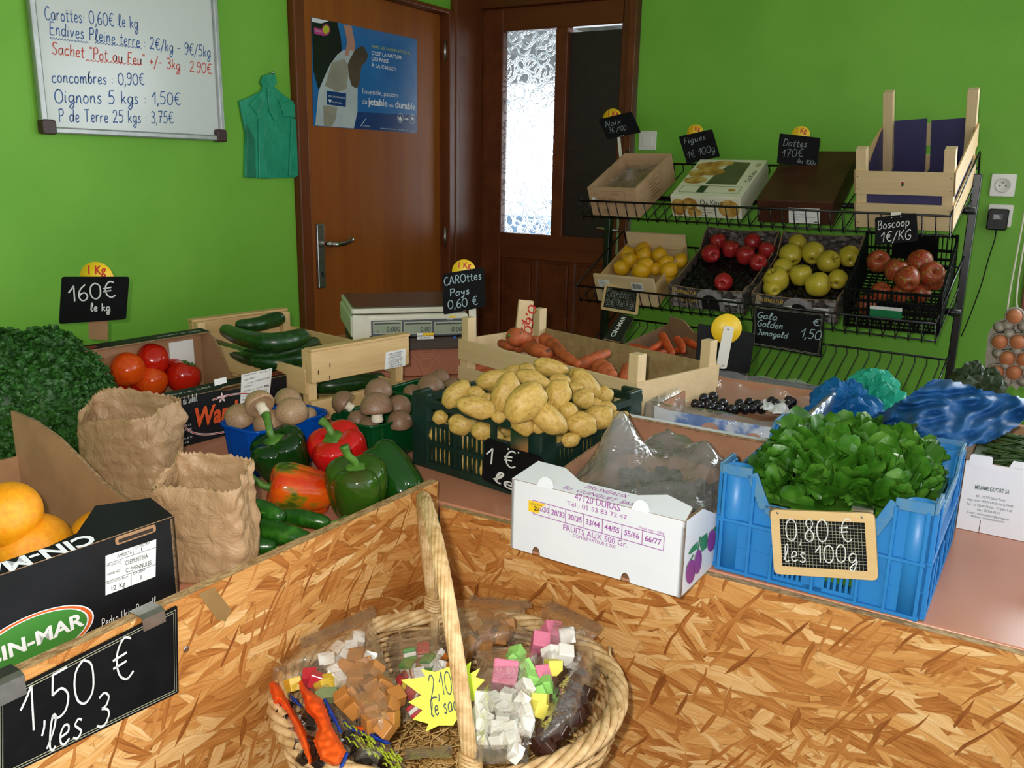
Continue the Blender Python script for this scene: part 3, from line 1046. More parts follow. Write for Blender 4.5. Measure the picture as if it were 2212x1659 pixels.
# OSB front panels, standing in the inner corner of the counter
A = on_z(940, 1040, .793)
LP0, LP1 = Vector((1.508, -2.447, 0)), Vector((1.462, -3.56, 0))
LPM = axes((LP1.x, LP1.y, 0), LP0 - LP1, (0, 0, 1))
LL = (LP0 - LP1).length
pan = MB()
HP = .796
pan.box((LL / 2, HP / 2, -.009), (LL, HP, .018), OSB)
pan.rect(0, 0, 1, 1, OSB_EDGE, axes((0, HP + .0002, 0), (LL, 0, 0), (0, 0, -.018)) @ Matrix.Diagonal((LL, .018, 1, 1)), 0)
left_panel = tag(pan.build('front_panel', M=LPM), 'OSB front panel rising above the left counter arm, behind the basket', 'OSB panel')
def screw(parent, M, px, py):
    x, y = px2(M, px, py)
    s = MB()
    s.lathe([(.0045, 0), (.0045, .0007), (.0035, .0012), (0, .0008)], STEEL, 12, T(x, y, 0))
    s.build('screw', parent)
screw(left_panel, LPM, 402, 1402)
TAPE = MAT('brown_packing_tape', '8a6a3e', '93744a', 12, .3)
x, y = px2(LPM, 458, 1300)
tp = MB()
tp.prism([px2(LPM, *p) for p in ((428, 1283), (462, 1268), (500, 1318), (487, 1342), (468, 1338))], 0, .0006, TAPE)
tp.build('tape', left_panel, label='piece of brown packing tape')
RPM = axes((1.512, -2.445, 0), (1, .003, 0), (0, 0, 1))
pan = MB()
HR = CT - .003
pan.box((.75, HR / 2, -.006), (1.5, HR, .016), OSB)
pan.rect(0, 0, 1, 1, OSB_EDGE, axes((0, HR + .0002, .002), (1, 0, 0), (0, 0, -1)) @ Matrix.Diagonal((1.5, .016, 1, 1)), 0)
right_panel = tag(pan.build('front_panel', M=RPM), 'OSB front panel under the white prune box and blue crate', 'OSB panel')
for p in ((1589, 1292), (1970, 1388)):
    screw(right_panel, RPM, *p)


# ------------------------------------------------------------------ price signs
def signplane(p0, n, up=(0, 0, 1)):
    n = Vector(n).normalized()
    u = Vector(up).cross(n)
    return axes(p0, u, n.cross(u))


def stroke_list(mb, M, lines, mat, w):
    for body, a, b, hp in lines:
        A, B = px2(M, *a), px2(M, *b)
        sc = (M.translation - CAM).length / F_PX
        fit_hand(mb, body, A, B, hp * sc, mat, None, w)


def board_sign(name, label, M, corners, lines, chalk, w=.002, disc=None, thick=.004, holder=None, border=None, frame=None, grid=0, rcorner=.006, studs=()):
    s = thing(name, label, 'price sign', M)
    c = [px2(M, *p) for p in corners]
    mb = MB()
    if frame:
        cen = Vector((sum(p[0] for p in c) / 4, sum(p[1] for p in c) / 4))
        fw = frame
        inner = []
        for i in range(4):
            p, a, b_ = Vector(c[i]), Vector(c[i - 1]), Vector(c[(i + 1) % 4])
            inner.append(p + ((a - p).normalized() + (b_ - p).normalized()) * fw)
        f = MB()
        o = round_poly(c, .008, 3)
        f.prism(o, -.006, 0, FRAMEW)
        for p in studs:
            x, y = px2(M, *p)
            f.lathe([(.0022, 0), (.0018, .001), (0, .0014)], STEEL, 8, T(x, y, 0))
        f.build('frame', s, bevel=.001)
        mb.prism([tuple(p) for p in inner], .0001, .0006, SLATE)
        I = inner
        if grid:
            nx, ny = grid
            for i in range(1, nx):
                t = i / nx
                p, q = I[0].lerp(I[1], t), I[3].lerp(I[2], t)
                mb.ribbon([tuple(p), tuple(q)], .00055, CHALKGRID, None, .0008)
            for i in range(1, ny):
                t = i / ny
                p, q = I[0].lerp(I[3], t), I[1].lerp(I[2], t)
                mb.ribbon([tuple(p), tuple(q)], .00055, CHALKGRID, None, .0008)
        zt = .0012
    else:
        mb.prism(round_poly(c, rcorner, 3), -thick, 0, SLATE)
        zt = .0008
        for p in studs:
            x, y = px2(M, *p)
            mb.lathe([(.002, 0), (.0015, .0008), (0, .001)], WHITEP, 8, T(x, y, 0))
    if border:
        for k_, off in enumerate(border):
            q = []
            for i in range(4):
                p, a, b_ = Vector(c[i]), Vector(c[i - 1]), Vector(c[(i + 1) % 4])
                q.append(tuple(p + ((a - p).normalized() + (b_ - p).normalized()) * off))
            mb.ribbon(q + [q[0]], .0011, CHALKGRID, None, zt)
    for body, a, b, hp in lines:
        A, B = px2(M, *a), px2(M, *b)
        sc = (M @ Vector((*A, 0)) - CAM).length / F_PX
        fit_hand(mb, body, A, B, hp * sc, chalk, None, w, seed=len(body), z=zt + .0002)
    mb.build('board', s)
    if disc:
        cx, cy, r, txt = disc
        x, y = px2(M, cx, cy)
        x2, _ = px2(M, cx + r, cy)
        R_ = abs(x2 - x)
        d = MB()
        d.lathe([(R_, -thick - .003), (R_, -thick - .0005), (0, -thick - .0005)], YELLOWD, 28, T(x, y, 0))
        if txt:
            d.text(txt, R_ * .72, REDPAINT, T(x, y + R_ * .28, -thick) , 'C', .08, .85, 1., .0001, .025)
        d.build('kilo_disc', s)
    if holder:
        h = MB()
        x0, y0 = px2(M, *holder[0])
        x1, y1 = px2(M, *holder[1])
        h.bar((x0, y0, -thick - .006), (x1, y1, -thick - .006), holder[2], .005, holder[3] if len(holder) > 3 else CREAMP, up=(0, 0, 1))
        h.build('holder', s)
    return s


FRAMEW = WOOD('beech_slate_frame', 'c7a36b', 'd9bb86', 0, .5, 20, .3)
CHALKGRID = MAT('slate_grid_line', '98967f', None, rough=.8)
FACE = Vector((CAMZ.x, CAMZ.y, 0)).normalized()
board_sign('price_sign', 'black chalk sign reading 160€ le kg above the tomato box', signplane((.50, -2.33, 1.0), FACE), [(127, 700), (271, 690), (278, 598), (133, 598)],
           [('160€', (150, 652), (254, 640), 30), ('le kg', (196, 672), (240, 672), 15)], CHALK, .0032, (207, 603, 37, '1 Kg'), holder=((208, 690), (208, 735), .045, KRAFT))
board_sign('price_sign', 'black chalk sign for carottes pays 0,60€ by the scale', signplane((1.13, -1.66, 1.06), FACE), [(958, 680), (1050, 662), (1046, 577), (955, 592)],
           [('CAROttes', (960, 617), (1042, 602), 17), ('Pays', (972, 640), (1016, 634), 15), ('0,60 €', (968, 668), (1034, 657), 18)], CHALKB, .0024, (1002, 587, 26, '1 Kg'), holder=((1020, 665), (1022, 742), .02))


# ------------------------------------------------------------------ produce builders
class Proto:
    """a finished thing; put() places it the first time and a copy of it (with its parts) after that"""
    def __init__(s, root):
        s.root, s.used = root, False

    def put(s, M, label, group=None):
        if not s.used:
            s.used = True
            s.root.matrix_world = M
            s.root['label'] = label
            if group:
                s.root['group'] = group
            return s.root
        return clones(s.root, [M], [label], group)[0]


def cam_dir(x, y, z):
    """direction given as right, up, towards the viewer"""
    return ROT @ Vector((x, y, z))


def pxm(p, px):
    return px * depth(p) / F_PX


def image_axes(p, ax, ay):
    u = CAMX * ax - CAMY * ay
    return axes(p, u, CAMZ.cross(u))


def skin_mat(name, stops, scale=4, rough=.3, stretch=(1, 1, 1), spots=None, bump=.04, bscale=120, **kw):
    m = bpy.data.materials.new(name)
    k = NT(m)
    v = k.mapping(stretch)
    c = k.ramp(k.noise(v, scale, 4, .6), stops)
    if spots:
        col, sc, th = spots
        f = k.ramp(k.noise(k.mapping(), sc, 2, .5), [(th, 0.), (th + .03, 1.)])
        c = k.mix(f, c, srgb(col))
    k.surf(k.bsdf(c, rough, k.bump(k.noise(k.mapping(), bscale, 2), bump, .001), **kw))
    return m


TOM_R = skin_mat('red_tomato_skin', [(.3, 'b3180c'), (.7, 'c9240f')], 12, .16)
TOM_O = skin_mat('orange_tomato_skin', [(.35, 'd8420c'), (.7, 'dd5a12')], 12, .16)
ORANGE = skin_mat('orange_peel', [(.3, 'e88a0c'), (.7, 'f0a516')], 14, .34, bump=.35, bscale=420)
LEMON = skin_mat('lemon_peel', [(.3, 'd8990c'), (.7, 'dfb020')], 20, .35, bump=.25, bscale=300)
APR = skin_mat('red_apple_skin', [(.30, '9d1a1c'), (.52, 'a9202a'), (.78, 'c25a3a')], 55, .25, (1, 1, .12), ('d3a04a', 14, .68))
APG = skin_mat('golden_apple_skin', [(.3, 'bba82e'), (.7, 'd4bc42')], 22, .28, spots=('7e7a2a', 260, .68))
APB = skin_mat('striped_apple_skin', [(.34, '8a1d1d'), (.5, 'a5332a'), (.68, 'a98a34')], 40, .32, (1, 1, .2), ('8f8a30', 11, .62))
POT = skin_mat('potato_skin', [(.28, 'a37a3c'), (.48, 'c09c4c'), (.75, 'cfae62')], 9, .5, spots=('7d5a28', 190, .69), bump=.12, bscale=90)
ZUC = skin_mat('courgette_skin', [(.35, '0f2c0c'), (.6, '1b4415'), (.75, '2d5a22')], 90, .3, (1, 1, 1))
CUC = skin_mat('cucumber_skin', [(.3, '10360a'), (.55, '1b4d0d'), (.75, '3a7420')], 40, .28, spots=('5f9534', 60, .74), bump=.3, bscale=70)
MUSH = skin_mat('brown_mushroom_cap', [(.3, '87674b'), (.55, 'a98765'), (.75, 'c9ae8c')], 35, .45)
MUSHD = skin_mat('dark_mushroom_cap', [(.3, '6e5140'), (.6, '8c6b52'), (.8, 'a2805f')], 30, .45)
MSTEM = skin_mat('mushroom_stem', [(.3, 'd6c8ac'), (.7, 'efe6d2')], 40, .6)
CAR = skin_mat('carrot_skin', [(.3, '874422'), (.5, 'b05428'), (.75, 'c06436')], 40, .6, spots=('6b3f28', 34, .64), bump=.3, bscale=60)
CARC = skin_mat('clean_carrot_skin', [(.3, 'a63c14'), (.7, 'c04c1a')], 30, .5)
CALYX = MAT('green_calyx', '35601f', '4c7a2c', 40, .5)
STEMW = MAT('woody_stem', '5d4a2c', '7a6238', 60, .7)
STICK = MAT('fruit_sticker', 'd8dcd2', None, rough=.4)


def make_tomato(m):
    t = thing('tomato', 'tomato', 'tomato')
    prof = [(0, -.42), (.25, -.43), (.5, -.38), (.78, -.22), (.93, 0), (.9, .2), (.72, .38), (.45, .45), (.2, .42), (.06, .36), (0, .34)]
    b = MB()
    prof = [(r * .5, z) for r, z in prof]
    b.lathe(prof, m, 28, None, lambda p, a: (p[0] * (1 + .025 * math.cos(5 * a)), p[1] * (1 + .025 * math.cos(5 * a)), p[2] * .93))
    b.build('body', t, subsurf=1)
    c = MB()
    for i in range(5):
        a = i * 2 * PI / 5 + .2
        c.tube(P3([(0, 0, .34), (.08 * math.cos(a), .08 * math.sin(a), .42), (.19 * math.cos(a + .2), .19 * math.sin(a + .2), .44)], 3), [.03] * 6 + [.008], CALYX, 5)
    c.tube([(0, 0, .33), (.02, .01, .46)], [.03, .024], CALYX, 6)
    c.build('calyx', t)
    return Proto(t)


def make_round(kind, cat, m, nub=False, amp=.03, flat=.95, tip=0.):
    t = thing(kind, kind, cat)
    b = MB()

    def fn(p, d):
        z = p.z
        if tip:
            e = max(0, abs(d.z) - .8) / .2
            z += math.copysign(e ** 1.6 * tip * .5, d.z)
            q = 1 - .35 * e
            return Vector((p.x * q, p.y * q, z))
        k = 1 - .12 * math.exp(-((1 - d.z) / .04))
        return Vector((p.x, p.y, z * k))
    b.blob((.5, .5, .5 * flat), m, 26, 20, 3, amp, 1.5, None, fn)
    b.build('body', t, subsurf=1)
    if nub:
        c = MB()
        c.lathe([(.05, .42 * flat), (.055, .45 * flat), (.03, .475 * flat), (0, .47 * flat)], CALYX, 8)
        c.build('stem_button', t)
    return Proto(t)


def make_apple(m, cat='apple', stick=False):
    t = thing('apple', 'apple', cat)
    prof = [(0, -.34), (.09, -.38), (.16, -.45), (.28, -.44), (.42, -.27), (.5, .0), (.49, .18), (.4, .36), (.27, .44), (.15, .41), (.06, .32), (0, .28)]
    b = MB()
    b.lathe(prof, m, 26, None, lambda p, a: (p[0] * (1 + .02 * math.cos(5 * a) * (1 if p[2] < -.2 else .3)), p[1] * (1 + .02 * math.sin(5 * a)), p[2]))
    b.build('body', t, subsurf=1)
    s = MB()
    s.tube(P3([(0, 0, .28), (.01, 0, .42), (.05, .01, .53)], 3), [.018] * 4 + [.016, .02, .024], STEMW, 6)
    s.lathe([(.05, -.375), (.03, -.40), (0, -.385)], STEMW, 8)
    s.build('stem', t)
    if stick:
        k = MB()
        a = Vector((.36, -.0, .33)).normalized()
        Mk = look(a * .497, a)
        k.prism([(.115 * math.cos(i * PI / 9), .085 * math.sin(i * PI / 9)) for i in range(18)], 0, .008, STICK, Mk)
        k.poly([(-.05, -.02), (.05, -.02), (.05, .02), (-.05, .02)], MAT('sticker_print', '5d6a66'), Mk, .010)
        k.build('sticker', t)
    return Proto(t)


def make_mushroom(m, stem=True):
    t = thing('mushroom', 'mushroom', 'mushroom')
    b = MB()
    prof = [(.0, .46), (.2, .43), (.36, .32), (.47, .14), (.5, -.02), (.485, -.1), (.43, -.12), (.36, -.06), (.15, -.04), (0, -.04)]
    b.lathe(prof[::-1], m, 24, None, lambda p, a: (p[0] * (1 + .04 * math.sin(2 * a + 1)), p[1] * (1 + .04 * math.cos(3 * a)), p[2] * 1.05))
    b.build('cap', t, subsurf=1)
    if stem:
        s = MB()
        s.lathe([(.0, -.42), (.16, -.42), (.18, -.36), (.165, -.2), (.19, -.06), (.1, -.03)], MSTEM, 16)
        s.build('stem', t)
    return Proto(t)


def root_mesh(path, radii, m, n=18, ridge=0., bumps=0., seed=0):
    """long vegetable body along a path with rounded ends"""
    pts = P3(path, 7)
    L = len(pts)
    rnd = random.Random(seed)
    mb = MB()
    rs = []
    for i in range(L):
        t = i / (L - 1) * (len(radii) - 1)
        a = int(min(t, len(radii) - 2))
        r = radii[a] + (radii[a + 1] - radii[a]) * (t - a)
        rs.append(r * (1 + bumps * noise.noise(Vector((i * .9, seed * 3.1, 0)))))
    e = 3
    start, end = pts[0], pts[-1]
    d0, d1 = (pts[1] - pts[0]).normalized(), (pts[-1] - pts[-2]).normalized()
    full, fr = [], []
    for k in range(4):
        a = k / 4 * PI / 2
        full.append(start - d0 * rs[0] * math.cos(a) * .8)
        fr.append(max(rs[0] * math.sin(a), rs[0] * .06))
    full += pts
    fr += rs
    for k in range(3, -1, -1):
        a = k / 4 * PI / 2
        full.append(end + d1 * rs[-1] * math.cos(a) * .8)
        fr.append(max(rs[-1] * math.sin(a), rs[-1] * .06))
    mb.tube(full, fr, m, n)
    return mb


def long_veg(name, label, cat, path, radii, m, stem=None, stem_mat=None, group=None, bumps=0., seed=0, n=18, stem_name='stem'):
    c = sum((Vector(p) for p in path), Vector()) / len(path)
    t = thing(name, label, cat, Matrix.Translation(c), group)
    root_mesh([Vector(p) - c for p in path], radii, m, n, 0, bumps, seed).build('body', t)
    if stem:
        s = MB()
        s.tube(P3([Vector(p) - c for p in stem[0]], 4), stem[1], stem_mat or GREENSTEM, 8)
        s.build(stem_name, t)
    return t


# ------------------------------------------------------------------ left counter arm
# clementine box
CW, CD, CH_ = .44, .50, .118
CYAW = -.09
CBM = T(1.406, -2.932, CT) @ RZ(CYAW) @ T(-CW / 2, -CD / 2, 0)
box = thing('clementine_box', 'black printed cardboard fruit box of oranges behind the 1,50€ chalkboard', 'cardboard box', CBM)
t_ = .005
rise = .055


def side_wall(mb, side, w, d, poly, out, inn=None, edge=None, t=.005):
    L = w if side in ('front', 'back') else d
    mb.prism([(x * L, y) for x, y in poly], -t, 0, out, wallM(side, w, d), inn or KRAFT, edge or KRAFTE)


def base_panel(mb, w, d, mat=None, t=.004):
    mb.box((0, 0, t / 2), (w - .004, d - .004, t), mat or KRAFT)


mb = MB()
base_panel(mb, CW, CD)
hump = lambda h, r, a=.16, b=.3: [(0, 0), (1, 0), (1, h + r), (1 - a, h + r), (1 - b, h), (b, h), (a, h + r), (0, h + r)]
side_wall(mb, 'right', CW, CD, [(0, 0), (1, 0), (1, CH_ + .004), (0, CH_ + .004)], CBLACK)
side_wall(mb, 'left', CW, CD, [(0, 0), (1, 0), (1, CH_), (0, CH_)], CBLACK)
curve = [(0, 0), (1, 0), (1, CH_ + .002), (.78, CH_ + .0), (.62, CH_ + .014), (.48, CH_ + .04), (.34, CH_ + .062), (.18, CH_ + .075), (.0, CH_ + .078)]
side_wall(mb, 'back', CW, CD, [(1 - x, y) for x, y in curve[::-1]][::1], CBLACK)
side_wall(mb, 'front', CW, CD, [(0, 0), (1, 0), (1, CH_), (0, CH_)], CBLACK)
mb.build('walls', box)
# folded top flap along the front (right-hand) wall, with the far corner standing up
R = wallM('right', CW, CD)
fl_ = MB()
topM = R @ T(0, CH_ + .004, 0) @ RX(-PI / 2 + .25)
fl_.prism([(.0, 0), (CD, 0), (CD, .055), (CD - .07, .075), (CD - .12, .03), (CD - .16, .022), (0, .022)], -.003, .0015, CBLACK, topM, KRAFT, KRAFTE)
fl_.text('CIN-MAR', .03, CWHITE, topM @ T(CD * .62, .019, .002) @ RZ(PI), 'C', 0, 1.3, bold=.03)
fl_.build('top_flap', box)
CP = lambda x, y: px2(CBM @ R, 0 + x / 2.077, 860 + y / 2.077)
f = MB()
lab = [CP(473, 708), CP(700, 633), CP(697, 800), CP(473, 885)]
f.prism(lab, 0, .0004, PAPERW)
for body, a, b, s in (('AMPOSTA', (524, 716), (590, 698), .0072), ('PRODUCTO:', (478, 758), (545, 738), .005), ('CLEMENTINA', (560, 750), (662, 716), .0092), ('VARIEDAD:', (478, 798), (540, 776), .005), ('CLEMENNULES', (562, 784), (678, 746), .0092),
                      ('CATEGORIA', (606, 676), (672, 652), .0052), ('I', (630, 688), (636, 686), .008), ('PESO NETO: Aprox', (478, 836), (574, 802), .0045), ('10  Kg', (495, 866), (560, 842), .010), ('CALIBRE', (596, 792), (650, 774), .0052), ('1', (624, 814), (632, 812), .009)):
    fit_text(f, body, CP(*a), CP(*b), s, INK, None, 0, .001)
for a, b in (((473, 745), (700, 668)), ((473, 825), (697, 745)), ((595, 668), (597, 700)), ((587, 785), (587, 842))):
    f.ribbon([CP(*a), CP(*b)], .0006, INK, None, .0009)
f.build('label_sticker', box, CBM.inverted() @ CBM @ R, 'white product label with printed lines')
f = MB()
cx, cy = CP(160, 1080)
for k_, (m_, sc) in enumerate(((CWHITE, 1.), (MAT('print_orange', 'd9601f'), .97), (CWHITE, .90), (MAT('print_green', '3d7f2f'), .87))):
    f.poly([(cx + .074 * sc * math.cos(i * PI / 24), cy + .034 * sc * math.sin(i * PI / 24)) for i in range(48)], m_, None, .0006 + .0003 * k_)
fit_text(f, 'CIN-MAR', (cx - .062, cy - .010), (cx + .060, cy - .006), .026, PAPERW, None, .0, .0022, .03)
fit_hand(f, 'Pedro Uria Borrell', CP(455, 1030), CP(700, 925), .012, PAPERW, None, .0011)
f.build('printed_logo', box, R)
f = MB()
hx, hy = CP(612, 612)
f.prism(round_poly([(hx - .03, hy - .005), (hx + .028, hy - .005), (hx + .028, hy + .006), (hx - .03, hy + .006)], .004), 0, .001, KRAFT)
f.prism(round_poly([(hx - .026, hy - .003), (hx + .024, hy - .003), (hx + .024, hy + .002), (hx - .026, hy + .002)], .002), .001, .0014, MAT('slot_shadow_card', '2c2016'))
f.build('hand_slot', box, R)

pr = make_round('orange', 'orange', ORANGE, True, .03, .9)
for x, y, r, z, ax, lab_ in ((35, 525, 128, .885, (-.5, .3, .8), 'large orange on top of the pile by the box back wall'), (150, 668, 138, .835, (.05, .9, .4), 'orange in the middle of the box, green stem button up'),
                             (130, 745, 130, .812, (-.1, .9, .2), 'orange close to the folded flap, under the logo side'), (450, 622, 105, .795, (.4, .3, .6), 'orange half hidden behind the raised flap corner'),
                             (-40, 640, 130, .82, (0, .5, .8), 'orange at the edge of the picture, beside the large one'), (40, 792, 110, .795, (.3, .6, .6), 'orange mostly hidden by the folded flap lettering'),
                             (285, 740, 100, .785, (0, 1, .2), 'orange low behind the flap, in the middle of the box')):
    p = on_z(x / 2.077, 860 + y / 2.077, z)
    pr.put(look(p, cam_dir(*ax)) @ Matrix.Scale(2.42 * pxm(p, r / 2.077), 4), lab_, 'oranges in the black box')

# big chalkboard hung on the lip of the left panel
M7 = LPM @ T(0, 0, .006)
s7 = board_sign('chalkboard', 'large black chalkboard reading 1,50€ les 3 clipped to the left panel', M7, [(-8, 1688), (386, 1496), (383, 1309), (-8, 1508)],
                [('1,50 €', (48, 1592), (295, 1455), 88), ('les 3', (100, 1626), (240, 1560), 66)], CHALK, .0031, border=(.0035, .0065), rcorner=.001, thick=.003)
s7['category'] = 'chalkboard'
for px_, py_ in ((330, 1322), (20, 1478)):
    x, y = px2(M7, px_, py_)
    c = MB()
    yt = HP - .0
    c.loft([[(x - .016, *q) for q in ((y - .02, .0012), (yt - .001, .0012), (yt + .0022, -.006), (yt + .0022, -.026), (yt - .03, -.0265))], [(x + .016, *q) for q in ((y - .02, .0012), (yt - .001, .0012), (yt + .0022, -.006), (yt + .0022, -.026), (yt - .03, -.0265))]], STEEL, smooth=False, closed=False)
    c.build('metal_clip', s7, solid=.0012)

# parsley
rnd = random.Random(5)
PARS = skin_mat('curly_parsley_leaf', [(.3, '143a0b'), (.55, '235412'), (.8, '3a7424')], 60, .55)
pc_ = [(40, 790, .92, .075), (105, 780, .93, .07), (150, 830, .90, .075), (190, 870, .865, .06), (90, 860, .90, .085), (20, 870, .90, .07), (140, 910, .85, .07), (105, 950, .82, .055), (50, 920, .85, .07), (220, 870, .845, .04), (0, 780, .91, .07), (75, 740, .94, .03)]
pcs = [(on_z(a, b, c), r) for a, b, c, r in pc_]
pcen = Vector((pcs[4][0].x, pcs[4][0].y, CT))
pb = thing('parsley_bunch', 'big bunch of curly dark green parsley left of the tomato box', 'parsley', Matrix.Translation(pcen))
mb = MB()
for i, (c, r) in enumerate(pcs):
    mb.blob((r * .86, r * .86, r * .86), PARS, 14, 10, i, .2, 2.5, Matrix.Translation(c - pcen))
for _ in range(13000):
    c, r = rnd.choices(pcs, [q[1] ** 2 for q in pcs])[0]
    d = Vector((rnd.gauss(0, 1), rnd.gauss(0, 1), rnd.gauss(.2, 1))).normalized()
    if d.dot((CAM - c).normalized()) < -.35:
        continue
    p = c + d * r * rnd.uniform(.82, 1.07)
    if p.z < CT + .004 or any((p - c2).length < r2 * .78 for c2, r2 in pcs):
        continue
    s_ = rnd.uniform(.0042, .008)
    Mq = look(p - pcen, d + Vector((rnd.gauss(0, .6), rnd.gauss(0, .6), rnd.gauss(.2, .6))), rnd.uniform(0, 6.3))
    n_ = 7
    vs_ = [(0, 0, 0)] + [(s_ * math.cos(2 * PI * k / n_) * rnd.uniform(.7, 1.15), s_ * math.sin(2 * PI * k / n_) * rnd.uniform(.7, 1.15), s_ * rnd.uniform(-.35, .6)) for k in range(n_)]
    mb.add(vs_, [(0, k + 1, (k + 1) % n_ + 1) for k in range(n_)], PARS, Mq, False)
mb.build('foliage', pb)

# paper bags
PAPER = bpy.data.materials.new('brown_kraft_paper')
k = NT(PAPER)
v = k.mapping()
cr = k.n('TexVoronoi', feature='DISTANCE_TO_EDGE')
k.set(cr.inputs['Vector'], k.mapping((1, 1, .7)))
cr.inputs['Scale'].default_value = 34
nb = k.math('ADD', k.math('MULTIPLY', k.noise(v, 22, 4, .6, 1.2), 1.0), k.math('MULTIPLY', cr.outputs['Distance'], .5))
k.surf(k.bsdf(k.ramp(k.noise(v, 6, 3), [(.3, 'a17e5a'), (.7, 'b08e68')]), .48, k.bump(nb, .9, .008)))


def paper_bag(label, cx, cy, width, dep, h, yaw, seed, topfn):
    t = thing('paper_bag', label, 'paper bag', T(cx, cy, CT) @ RZ(yaw))
    n, rows = 96, 30
    rings = []
    for i in range(rows):
        f_ = i / (rows - 1)
        ring = []
        for j in range(n):
            a = 2 * PI * j / n
            ca, sa = math.cos(a), math.sin(a)
            e = .5
            bx = math.copysign(abs(ca) ** e, ca) * width / 2
            by = math.copysign(abs(sa) ** e, sa) * dep / 2
            bul = 1 + .06 * math.sin(PI * f_ * .9)
            gus = -.18 * f_ * math.exp(-((abs(ca) - 1) / .25) ** 2) * math.exp(-(sa / .5) ** 2)
            d = .007 * noise.noise(Vector((bx * 16 + seed, by * 16, f_ * 2.2))) + .0035 * abs(noise.noise(Vector((bx * 40, by * 40 + seed, f_ * 7)))) * 2
            k_ = bul * (1 + gus) + d / (width / 2) * (1.0 + f_)
            z = f_ * h * topfn(a)
            if i == rows - 1:
                z += .0022 * (1 if j % 2 else -1)
            ring.append((bx * k_, by * k_, z))
        rings.append(ring)
    mb = MB()
    mb.loft(rings, PAPER, True, False)
    mb.build('bag', t, solid=.0008)
    return t


b1 = on_z(268, 1080, CT)
b2 = on_z(440, 1262, CT)
yw = math.atan2(CAMX.y, CAMX.x)
c1 = b1 + FACE * -.045
c2 = b2 + FACE * -.04
paper_bag('open brown paper bag in front of the black tomato box', c1.x, c1.y, .165, .10, .172, yw - .1, 3, lambda a: .97 + .05 * math.sin(a) + .05 * math.exp(-((a - PI * .6) / .5) ** 2) - .1 * math.exp(-((a - PI * 1.35) / .35) ** 2))
paper_bag('crumpled brown paper bag beside the black orange box', c2.x, c2.y, .132, .085, .170, yw - .15, 11, lambda a: .95 + .06 * math.sin(a) + .06 * math.exp(-((a - PI * .85) / .4) ** 2) - .12 * math.exp(-((a - PI * 1.2) / .3) ** 2))

# tomato box
TW, TD, TH = .37, .385, .108
TBM = base_mat(.478, -2.519, CT, -.10, TW, TD)
box = thing('tomato_box', 'black cardboard tomato box with orange lettering behind the paper bags', 'cardboard box', TBM)
mb = MB()
base_panel(mb, TW, TD)
side_wall(mb, 'right', TW, TD, [(0, 0), (1, 0), (1, TH), (.74, TH), (.7, TH - .006), (.5, TH - .006), (.46, TH), (0, TH)], CBLACK)
side_wall(mb, 'left', TW, TD, [(0, 0), (1, 0), (1, TH + .065), (0, TH + .065)], CBLACK)
ep = [(0, 0), (1, 0), (1, TH), (.8, TH - .005), (.66, TH - .045), (.34, TH - .045), (.16, TH + .05), (0, TH + .065)]
side_wall(mb, 'front', TW, TD, ep, CBLACK)
side_wall(mb, 'back', TW, TD, [(1 - x, y) for x, y in ep[::-1]], CBLACK)
mb.build('walls', box)
Rm, Lm, Bm = wallM('right', TW, TD), wallM('left', TW, TD), wallM('back', TW, TD)
fl_ = MB()
tm = Rm @ T(0, TH, 0) @ RX(-PI / 2 + .12)
fl_.prism([(0, 0), (.18, 0), (.19, .01), (.28, .01), (.29, 0), (TD, 0), (TD - .02, .045), (.03, .045)], -.002, .0015, CBLACK, tm, KRAFT, KRAFTE)
LOGO_O = MAT('logo_orange_red', 'd85a2c', 'cf4e22', 20, .4)
LOGO_R = MAT('logo_dark_red', 'a82a35', None, rough=.4)
def flap_logo(fl_, mm, cx):
    fl_.poly([(cx + .035 * math.cos(i * PI / 10), .022 + .010 * math.sin(i * PI / 10)) for i in range(20)], LOGO_O, mm, .002)
    fl_.poly([(cx + .03 * math.cos(i * PI / 10), .022 + .007 * math.sin(i * PI / 10)) for i in range(20)], CBLACK, mm, .0022)
    fl_.text('Wardania', .010, LOGO_O, mm @ T(cx, .019, .0024), 'C', .2)
fit_hand(fl_, 'Fraicheurs du Soleil', (.04, .02), (.17, .02), .010, PAPERW, tm, .0008, z=.002)
flap_logo(fl_, tm, .345)
fl_.build('top_flap', box)
fl_ = MB()
tm2 = Lm @ T(0, TH + .065, 0) @ RX(-PI / 2 - .1)
fl_.prism([(0, 0), (TD, 0), (TD, .04), (0, .04)], -.002, .0015, CBLACK, tm2, KRAFT, KRAFTE)
fit_hand(fl_, 'Fraicheurs du Soleil', (.14, .012), (.02, .012), .012, PAPERW, tm2 @ T(0, .03, 0) @ Matrix.Diagonal((1, -1, 1, 1)), .0009, z=.002)
flap_logo(fl_, tm2, .33)
fl_.build('top_flap', box)
WP = lambda x, y: px2(TBM @ Rm, x / 3.072, 540 + y / 3.072)
f = MB()
fit_hand(f, 'Fraicheurs du Soleil', WP(1090, 1062), WP(1310, 1000), .017, PAPERW, None, .0014)
fit_text(f, 'Wardania', WP(1285, 1175), WP(1745, 1072), .058, LOGO_O, None, .18, .0016, .035)
def arc(cx, cy, rx, ry, a0, a1, rot, n=26):
    return [(cx + rx * math.cos(a0 + (a1 - a0) * i / n) * math.cos(rot) - ry * math.sin(a0 + (a1 - a0) * i / n) * math.sin(rot), cy + rx * math.cos(a0 + (a1 - a0) * i / n) * math.sin(rot) + ry * math.sin(a0 + (a1 - a0) * i / n) * math.cos(rot)) for i in range(n + 1)]
ox, oy = WP(1500, 1085)
f.ribbon(arc(ox, oy, .105, .041, PI * 1.0, PI * 1.85, .02), .004, PAPERW, None, .0012)
